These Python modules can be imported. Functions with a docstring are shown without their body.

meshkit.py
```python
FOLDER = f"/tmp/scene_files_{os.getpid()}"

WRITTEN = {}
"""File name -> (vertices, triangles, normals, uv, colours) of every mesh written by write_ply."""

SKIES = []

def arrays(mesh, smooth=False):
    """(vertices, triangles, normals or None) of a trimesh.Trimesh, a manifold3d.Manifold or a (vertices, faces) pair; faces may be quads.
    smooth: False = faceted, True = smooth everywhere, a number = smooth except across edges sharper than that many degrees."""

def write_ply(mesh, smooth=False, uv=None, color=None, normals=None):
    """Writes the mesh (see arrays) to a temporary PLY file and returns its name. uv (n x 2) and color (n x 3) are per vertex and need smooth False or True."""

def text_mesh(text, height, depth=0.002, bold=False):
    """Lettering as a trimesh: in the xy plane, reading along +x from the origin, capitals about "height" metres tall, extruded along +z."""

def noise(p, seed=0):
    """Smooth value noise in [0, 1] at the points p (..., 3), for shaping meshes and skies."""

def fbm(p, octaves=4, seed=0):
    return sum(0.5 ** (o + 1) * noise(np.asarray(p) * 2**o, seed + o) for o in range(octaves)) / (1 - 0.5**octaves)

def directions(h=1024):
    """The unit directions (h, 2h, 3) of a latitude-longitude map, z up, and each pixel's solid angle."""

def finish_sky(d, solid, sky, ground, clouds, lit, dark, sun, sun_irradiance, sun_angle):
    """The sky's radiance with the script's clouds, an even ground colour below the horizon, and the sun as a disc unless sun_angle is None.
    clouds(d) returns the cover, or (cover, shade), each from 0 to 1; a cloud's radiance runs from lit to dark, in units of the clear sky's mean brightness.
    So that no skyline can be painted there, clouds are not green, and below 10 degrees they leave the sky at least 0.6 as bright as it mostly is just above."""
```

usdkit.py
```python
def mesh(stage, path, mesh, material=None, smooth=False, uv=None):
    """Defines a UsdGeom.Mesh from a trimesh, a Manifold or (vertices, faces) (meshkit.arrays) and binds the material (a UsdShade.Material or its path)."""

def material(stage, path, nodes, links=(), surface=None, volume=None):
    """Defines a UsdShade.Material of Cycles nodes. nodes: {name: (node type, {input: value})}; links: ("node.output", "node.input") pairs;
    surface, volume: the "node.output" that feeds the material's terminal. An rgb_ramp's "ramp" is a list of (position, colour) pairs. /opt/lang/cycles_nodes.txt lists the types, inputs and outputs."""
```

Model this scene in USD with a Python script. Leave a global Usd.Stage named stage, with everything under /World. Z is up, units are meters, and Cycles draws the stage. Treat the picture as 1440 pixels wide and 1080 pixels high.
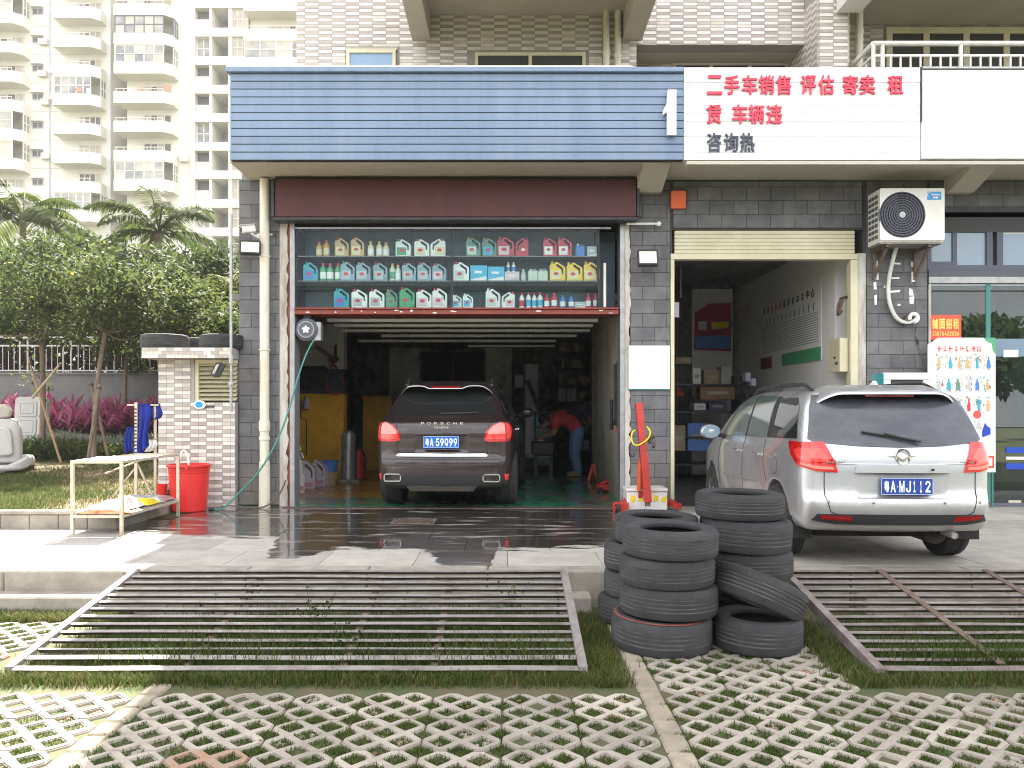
import math, random, json
import numpy as np
import trimesh, manifold3d, usdkit, meshkit
from shapely import Polygon, box as sbox, affinity, union_all, Point
from scipy.spatial import Delaunay
from pxr import Usd, UsdGeom, UsdLux, UsdShade, Gf, Sdf

stage = Usd.Stage.CreateInMemory()
UsdGeom.SetStageUpAxis(stage, UsdGeom.Tokens.z)
UsdGeom.SetStageMetersPerUnit(stage, 1.0)
UsdGeom.Xform.Define(stage, '/World')
UsdGeom.Scope.Define(stage, '/World/Looks')
PI = math.pi

# ---------------------------------------------------------------- camera, sky, sun, exposure
EYE = 1.3
FPX = 1130.0
cam = UsdGeom.Camera.Define(stage, '/World/camera')
cam.AddTranslateOp().Set(Gf.Vec3d(0, 0, EYE))
cam.AddRotateXYZOp().Set(Gf.Vec3f(90, 0, 0))
cam.CreateHorizontalApertureAttr(36.0)
cam.CreateVerticalApertureAttr(27.0)
cam.CreateFocalLengthAttr(36.0 * FPX / 1440)
cam.CreateHorizontalApertureOffsetAttr(36.0 * 6 / 1440)
cam.CreateVerticalApertureOffsetAttr(36.0 * 37 / 1440)
cam.CreateClippingRangeAttr(Gf.Vec2f(0.05, 5000))
cam.CreateExposureAttr(2.5)

TO_SUN = np.array([-0.135, 1.0, 0.0]); TO_SUN /= np.linalg.norm(TO_SUN)
SUN_EL = math.radians(49)
SKY_STRENGTH = 0.075
SUN_I = 1.25
dome = UsdLux.DomeLight.Define(stage, '/World/sky')
dome.GetPrim().SetCustomDataByKey('kind', 'structure')
sky = usdkit.material(stage, '/World/Looks/sky', {
 's': ('sky_texture', {'sky_type': 'single_scattering', 'sun_disc': False, 'sun_elevation': SUN_EL,
 'sun_rotation': math.atan2(TO_SUN[0], TO_SUN[1]), 'air_density': 1.0, 'aerosol_density': 2.5}),
 'tc': ('texture_coordinate', {}),
 'n': ('noise_texture', {'scale': 2.2, 'detail': 6, 'roughness': 0.6}),
 'r': ('rgb_ramp', {'ramp': [(0.0, (0.25, 0.25, 0.25)), (0.42, (0.4, 0.4, 0.4)), (0.62, (0.9, 0.9, 0.9)), (1, (1, 1, 1))]}),
 'mx': ('mix_color', {'b': (7.35, 7.1, 6.8)}),
 'b': ('background_shader', {'strength': SKY_STRENGTH})},
 [('tc.generated', 'n.vector'), ('n.fac', 'r.fac'), ('r.color', 'mx.fac'), ('s.color', 'mx.a'), ('mx.result', 'b.color')], surface='b.background')
UsdShade.MaterialBindingAPI.Apply(dome.GetPrim()).Bind(sky)
sun = UsdLux.DistantLight.Define(stage, '/World/sun')
sun.CreateIntensityAttr(SUN_I)
sun.CreateNormalizeAttr(True)
sun.CreateAngleAttr(0.5)
sun.CreateColorAttr(Gf.Vec3f(1.0, 0.93, 0.83))
_d = np.array([TO_SUN[0] * math.cos(SUN_EL), TO_SUN[1] * math.cos(SUN_EL), math.sin(SUN_EL)])
_r = Gf.Rotation(Gf.Vec3d(0, 0, 1), Gf.Vec3d(*map(float, _d)))
sun.AddTransformOp().Set(Gf.Matrix4d().SetRotate(_r))

# ---------------------------------------------------------------- helpers
def PX(px, d): return (px - 714.0) * d / FPX           # x of a column of the picture at distance d
def PZ(py, d): return EYE - (py - 577.0) * d / FPX     # z of a row of the picture at distance d

_count, _base = {}, {}
def _path(parent, name):
 k = (parent, name)
 n = _count.get(k, 0)
 _count[k] = n + 1
 return f"{parent}/{name}" if n == 0 else f"{parent}/{name}_{n:03d}"

def tag(path, label=None, cat=None, group=None, kind=None):
 p = stage.GetPrimAtPath(path)
 for k, v in (('label', label), ('category', cat), ('group', group), ('kind', kind)):
  if v:
   p.SetCustomDataByKey(k, v)
 return path

GROUPS = {'tyre': 'used tyres stacked before the shop', 'oil_jug': 'oil jugs in the display cabinet', 'additive_bottle': 'small bottles in the display cabinet', 'carton': 'cartons', 'canister': 'canisters', 'tube': 'tubes in the display cabinet',
  'floodlight': 'floodlights on the front', 'shade_tree': 'trees left of the shop', 'palm_tree': 'palms left of the shop', 'tree_stake': 'stakes propping the lawn trees', 'drain_pipe': 'drain pipes on the front', 'ceiling_batten': 'battens under the garage ceiling',
  'steel_ramp': 'steel ramps over the kerb', 'apartment_block': 'apartment blocks behind', 'weed': 'weeds growing through the ramps', 'plastic_jug': 'plastic jugs on the garage floor', 'hanging_bar': 'tools hanging on the cream wall', 'parts_tray': 'trays on the work rack', 'person': 'people at work in the garage'}
def thing(name, label, cat, group=None, base=None, loc=None, rot=(0, 0, 0), kind=None, scale=None):
 """A top-level Xform. base: its parts come in world coordinates; loc, rot: its parts come in its own coordinates."""
 p = _path('/World', name)
 x = UsdGeom.Xform.Define(stage, p)
 at = base if base is not None else (loc or (0, 0, 0))
 x.AddTranslateOp().Set(Gf.Vec3d(*map(float, at)))
 if any(rot):
  x.AddRotateXYZOp().Set(Gf.Vec3f(*map(float, rot)))
 if scale is not None:
  x.AddScaleOp().Set(Gf.Vec3f(*map(float, scale)))
 _base[p] = np.array(base, float) if base is not None else np.zeros(3)
 return tag(p, label, cat, group or GROUPS.get(name), kind)

class MB:
 """Collects simple shapes into one mesh."""
 def __init__(s): s.v, s.f, s.n = [], [], 0
 def add(s, v, f):
  v = np.asarray(v, float); f = np.asarray(f, int)
  if f.ndim == 2 and f.shape[1] == 4:
   f = np.vstack([f[:, [0, 1, 2]], f[:, [0, 2, 3]]])
  s.v.append(v); s.f.append(f + s.n); s.n += len(v)
  return s
 def tm(s, m): return s.add(m.vertices, m.faces)
 def box(s, x0, x1, y0, y1, z0, z1):
  x0, x1 = sorted((x0, x1)); y0, y1 = sorted((y0, y1)); z0, z1 = sorted((z0, z1))
  v = [(x0, y0, z0), (x1, y0, z0), (x1, y1, z0), (x0, y1, z0), (x0, y0, z1), (x1, y0, z1), (x1, y1, z1), (x0, y1, z1)]
  return s.add(v, [(0, 3, 2, 1), (4, 5, 6, 7), (0, 1, 5, 4), (1, 2, 6, 5), (2, 3, 7, 6), (3, 0, 4, 7)])
 def cbox(s, x0, x1, y0, y1, z0, z1, c=0.006, R=None, at=None):
  """chamfered box; with R (3x3) and at, it is centred and placed"""
  pts = []
  for sx, sy, sz in np.ndindex(2, 2, 2):
   p = np.array([(x0, x1)[sx], (y0, y1)[sy], (z0, z1)[sz]], float)
   dd = np.array([1 - 2 * sx, 1 - 2 * sy, 1 - 2 * sz]) * c
   for k in range(3):
    q = p + dd; q[k] = p[k]
    pts.append(q)
  m = trimesh.convex.convex_hull(np.array(pts))
  v = np.array(m.vertices)
  if R is not None: v = v @ np.asarray(R).T
  if at is not None: v = v + np.asarray(at)
  return s.add(v, m.faces)
 def tube(s, pts, r, n=8, cap=True):
  p = np.asarray(pts, float)
  t = np.gradient(p, axis=0); t /= np.linalg.norm(t, axis=1, keepdims=True) + 1e-12
  ref = np.array([0, 0, 1.0]) if abs(t[0, 2]) < 0.9 else np.array([1.0, 0, 0])
  a = np.cross(t[0], ref); a /= np.linalg.norm(a)
  A = []
  for k in range(len(p)):
   a = a - t[k] * (a @ t[k]); a /= np.linalg.norm(a) + 1e-12
   A.append(a)
  A = np.array(A); B = np.cross(t, A)
  ang = np.arange(n) * 2 * PI / n
  rr = np.broadcast_to(r, (len(p),))[:, None, None]
  v = p[:, None] + rr * (np.cos(ang)[None, :, None] * A[:, None] + np.sin(ang)[None, :, None] * B[:, None])
  f = []
  for i in range(len(p) - 1):
   for j in range(n):
    k = (j + 1) % n
    f.append((i * n + j, (i + 1) * n + j, (i + 1) * n + k, i * n + k))
  v = v.reshape(-1, 3)
  f3 = np.array(f); f3 = np.vstack([f3[:, [0, 2, 1]], f3[:, [0, 3, 2]]])
  if cap:
   e = len(v); v = np.vstack([v, p[0], p[-1]])
   L = (len(p) - 1) * n
   c = [(e, j, (j + 1) % n) for j in range(n)] + [(e + 1, L + (j + 1) % n, L + j) for j in range(n)]
   f3 = np.vstack([f3, np.array(c)[:, [0, 2, 1]]])
  return s.add(v, f3)
 def bar(s, p0, p1, w, h, up=(0, 0, 1)):
  """square bar from p0 to p1; w across, h along up"""
  p0, p1 = np.asarray(p0, float), np.asarray(p1, float)
  t = p1 - p0; t /= np.linalg.norm(t)
  a = np.cross(t, up); a /= np.linalg.norm(a); b = np.cross(a, t)
  v = [p + sa * a * w / 2 + sb * b * h / 2 for p in (p0, p1) for sa, sb in ((-1, -1), (1, -1), (1, 1), (-1, 1))]
  return s.add(v, [(0, 1, 2, 3), (7, 6, 5, 4), (0, 4, 5, 1), (1, 5, 6, 2), (2, 6, 7, 3), (3, 7, 4, 0)])
 def lathe(s, prof, n=24, at=(0, 0, 0), axis='z', closed=False, mod=None):
  """prof: (r, h) points; revolved round z (or x, y)"""
  pr = np.asarray(prof, float); m = len(pr)
  ang = np.arange(n) * 2 * PI / n
  R = np.repeat(pr[None, :, 0], n, 0)
  if mod is not None: R = R + mod(np.arange(n)[:, None], np.arange(m)[None, :])
  x, y, z = R * np.cos(ang)[:, None], R * np.sin(ang)[:, None], np.repeat(pr[None, :, 1], n, 0)
  v = np.stack([x, y, z], -1).reshape(-1, 3)
  if axis == 'x': v = v[:, [2, 0, 1]]
  if axis == 'y': v = v[:, [1, 2, 0]]
  f = []
  for i in range(n):
   k = (i + 1) % n
   for j in range(m - (0 if closed else 1)):
    l = (j + 1) % m
    f.append((i * m + j, k * m + j, k * m + l, i * m + l))
  return s.add(v + np.asarray(at), f)
 def prism(s, poly, z0, z1, to=None):
  """polygon (shapely or points) extruded; to(u, v, w) -> xyz array, default z up"""
  g = poly if hasattr(poly, 'geom_type') else Polygon(poly)
  for q in getattr(g, 'geoms', [g]):
   m = trimesh.creation.extrude_polygon(q, z1 - z0, engine='earcut')
   v = np.array(m.vertices); v[:, 2] += z0
   f = np.array(m.faces)
   if to is not None:
    v = np.stack(to(v[:, 0], v[:, 1], v[:, 2]), -1)
   s.add(v, f)
  return s
 def mesh(s): return np.vstack(s.v), np.vstack(s.f)

def xz(y0=0.0, sign=1):
 """a polygon in (x, z) given depth along +y"""
 return lambda u, v, w: (u, y0 + sign * w, v)
def yz(x0=0.0, sign=1):
 return lambda u, v, w: (x0 + sign * w, u, v)

def put(name, mb, mat, parent=None, smooth=False, label=None, cat=None, group=None, kind=None):
 """One Mesh prim under parent or under /World."""
 v, f = mb.mesh() if isinstance(mb, MB) else ((np.array(mb.vertices), np.array(mb.faces)) if hasattr(mb, 'vertices') else meshkit.arrays(mb)[:2])
 par = parent or '/World'
 root = '/'.join(par.split('/')[:3])
 p = _path(par, name)
 if parent:
  v = v - _base.get(root, 0)
 usdkit.mesh(stage, p, trimesh.Trimesh(v, f, process=False), MATS[mat] if isinstance(mat, str) else mat, smooth=smooth)
 if parent is None or label or kind:
  tag(p, label, cat, group, kind)
 return p

def rotm(ax, deg):
 return trimesh.transformations.rotation_matrix(math.radians(deg), ax)[:3, :3]

# ---------------------------------------------------------------- materials
MATS = {}
def mat(name, col, col2=None, scale=6.0, rough=0.6, metal=0.0, bump=0.0, bscale=60.0, coat=0.0, spec=0.5, rough2=None, obj=False,
  stretch=(1, 1, 1), rand=0.0, lo=0.35, hi=0.65, detail=5, trans=0.0, alpha=1.0, dirt=None, island=0.0, bdist=0.01):
 """principled material: colour mixed from two by noise; bump from noise; rand: brightness change per object; dirt: (z0, z1, colour) fades in downwards, broken by noise"""
 nd = {'p': ('principled_bsdf', {'base_color': col, 'roughness': rough, 'metallic': metal, 'coat_weight': coat, 'specular_ior_level': spec, 'transmission_weight': trans, 'alpha': alpha}),
  'mp': ('mapping', {'mapping_type': 'point', 'scale': stretch})}
 ln = []
 if obj:
  nd['tc'] = ('texture_coordinate', {}); ln.append(('tc.object', 'mp.vector'))
 else:
  nd['ge'] = ('geometry', {}); ln.append(('ge.position', 'mp.vector'))
 out = None
 if col2 is not None:
  nd['n'] = ('noise_texture', {'scale': scale, 'detail': detail, 'roughness': 0.65})
  nd['r'] = ('rgb_ramp', {'ramp': [(lo, col), (hi, col2)]})
  ln += [('mp.vector', 'n.vector'), ('n.fac', 'r.fac')]
  out = 'r.color'
  if rough2 is not None:
   nd['mr'] = ('map_range', {'from_min': lo, 'from_max': hi, 'to_min': rough, 'to_max': rough2, 'clamp': True})
   ln += [('n.fac', 'mr.value'), ('mr.result', 'p.roughness')]
 if dirt is not None:
  z0, z1, dc = dirt
  nd['sx'] = ('separate_xyz', {}); ln.append((('tc.object' if obj else 'ge.position'), 'sx.vector'))
  nd['dn'] = ('noise_texture', {'scale': 5.0, 'detail': 6, 'roughness': 0.7}); ln.append(('mp.vector', 'dn.vector'))
  nd['dm'] = ('map_range', {'from_min': z0, 'from_max': z1, 'to_min': 1.0, 'to_max': 0.0, 'clamp': True}); ln.append(('sx.z', 'dm.value'))
  nd['dr'] = ('map_range', {'from_min': 0.35, 'from_max': 0.7, 'to_min': 0.25, 'to_max': 1.0, 'clamp': True}); ln.append(('dn.fac', 'dr.value'))
  nd['dk'] = ('math', {'math_type': 'multiply'}); ln += [('dm.result', 'dk.value1'), ('dr.result', 'dk.value2')]
  nd['dx'] = ('mix_color', {'a': col, 'b': dc}); ln.append(('dk.value', 'dx.fac'))
  if out: ln.append((out, 'dx.a'))
  out = 'dx.result'
 if rand or island:
  nd['oi'] = ('geometry', {}) if island else ('object_info', {})
  src = 'oi.random_per_island' if island else 'oi.random'
  a = island or rand
  nd['rm'] = ('map_range', {'from_min': 0, 'from_max': 1, 'to_min': 1 - a, 'to_max': 1 + a, 'clamp': True})
  nd['hv'] = ('hsv', {'hue': 0.5, 'saturation': 1.0, 'value': 1.0, 'fac': 1.0, 'color': col})
  ln += [(src, 'rm.value'), ('rm.result', 'hv.value')]
  if out: ln.append((out, 'hv.color'))
  out = 'hv.color'
 if out: ln.append((out, 'p.base_color'))
 if bump:
  nd['bn'] = ('noise_texture', {'scale': bscale, 'detail': 4, 'roughness': 0.6})
  nd['bp'] = ('bump', {'strength': bump, 'distance': bdist})
  ln += [('mp.vector', 'bn.vector'), ('bn.fac', 'bp.height'), ('bp.normal', 'p.normal')]
 MATS[name] = usdkit.material(stage, f'/World/Looks/{name}', nd, ln, surface='p.BSDF')

def leafmat(name, c1, c2, rough=0.65, amount=0.45, island=0.35, hue=0.02):
 nd = {'g': ('geometry', {}), 'n': ('noise_texture', {'scale': 1.3, 'detail': 3}), 'r': ('rgb_ramp', {'ramp': [(0.35, c1), (0.65, c2)]}),
  'rm': ('map_range', {'from_min': 0, 'from_max': 1, 'to_min': 1 - island, 'to_max': 1 + island}),
  'hm': ('map_range', {'from_min': 0, 'from_max': 1, 'to_min': 0.5 - hue, 'to_max': 0.5 + hue}),
  'h': ('hsv', {'hue': 0.5, 'saturation': 1, 'value': 1, 'fac': 1}), 'p': ('principled_bsdf', {'roughness': rough, 'specular_ior_level': 0.15}),
  't': ('translucent_bsdf', {}), 'm': ('mix_closure', {'fac': amount})}
 MATS[name] = usdkit.material(stage, f'/World/Looks/{name}', nd, [
  ('g.position', 'n.vector'), ('n.fac', 'r.fac'), ('r.color', 'h.color'), ('g.random_per_island', 'rm.value'), ('rm.result', 'h.value'),
  ('g.random_per_island', 'hm.value'), ('hm.result', 'h.hue'), ('h.color', 'p.base_color'), ('h.color', 't.color'), ('p.BSDF', 'm.closure1'), ('t.BSDF', 'm.closure2')], surface='m.closure')

def panemat(name, tint=(0.85, 0.92, 0.9), base=0.08, rough=0.0, ior=1.5):
 nd = {'f': ('fresnel', {'IOR': ior}), 'a': ('math', {'math_type': 'add', 'value2': base}), 't': ('transparent_bsdf', {'color': tint}),
  'g': ('glossy_bsdf', {'color': (0.95, 0.97, 1.0), 'roughness': rough}), 'm': ('mix_closure', {})}
 MATS[name] = usdkit.material(stage, f'/World/Looks/{name}', nd, [('f.fac', 'a.value1'), ('a.value', 'm.fac'), ('t.BSDF', 'm.closure1'), ('g.BSDF', 'm.closure2')], surface='m.closure')

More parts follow.
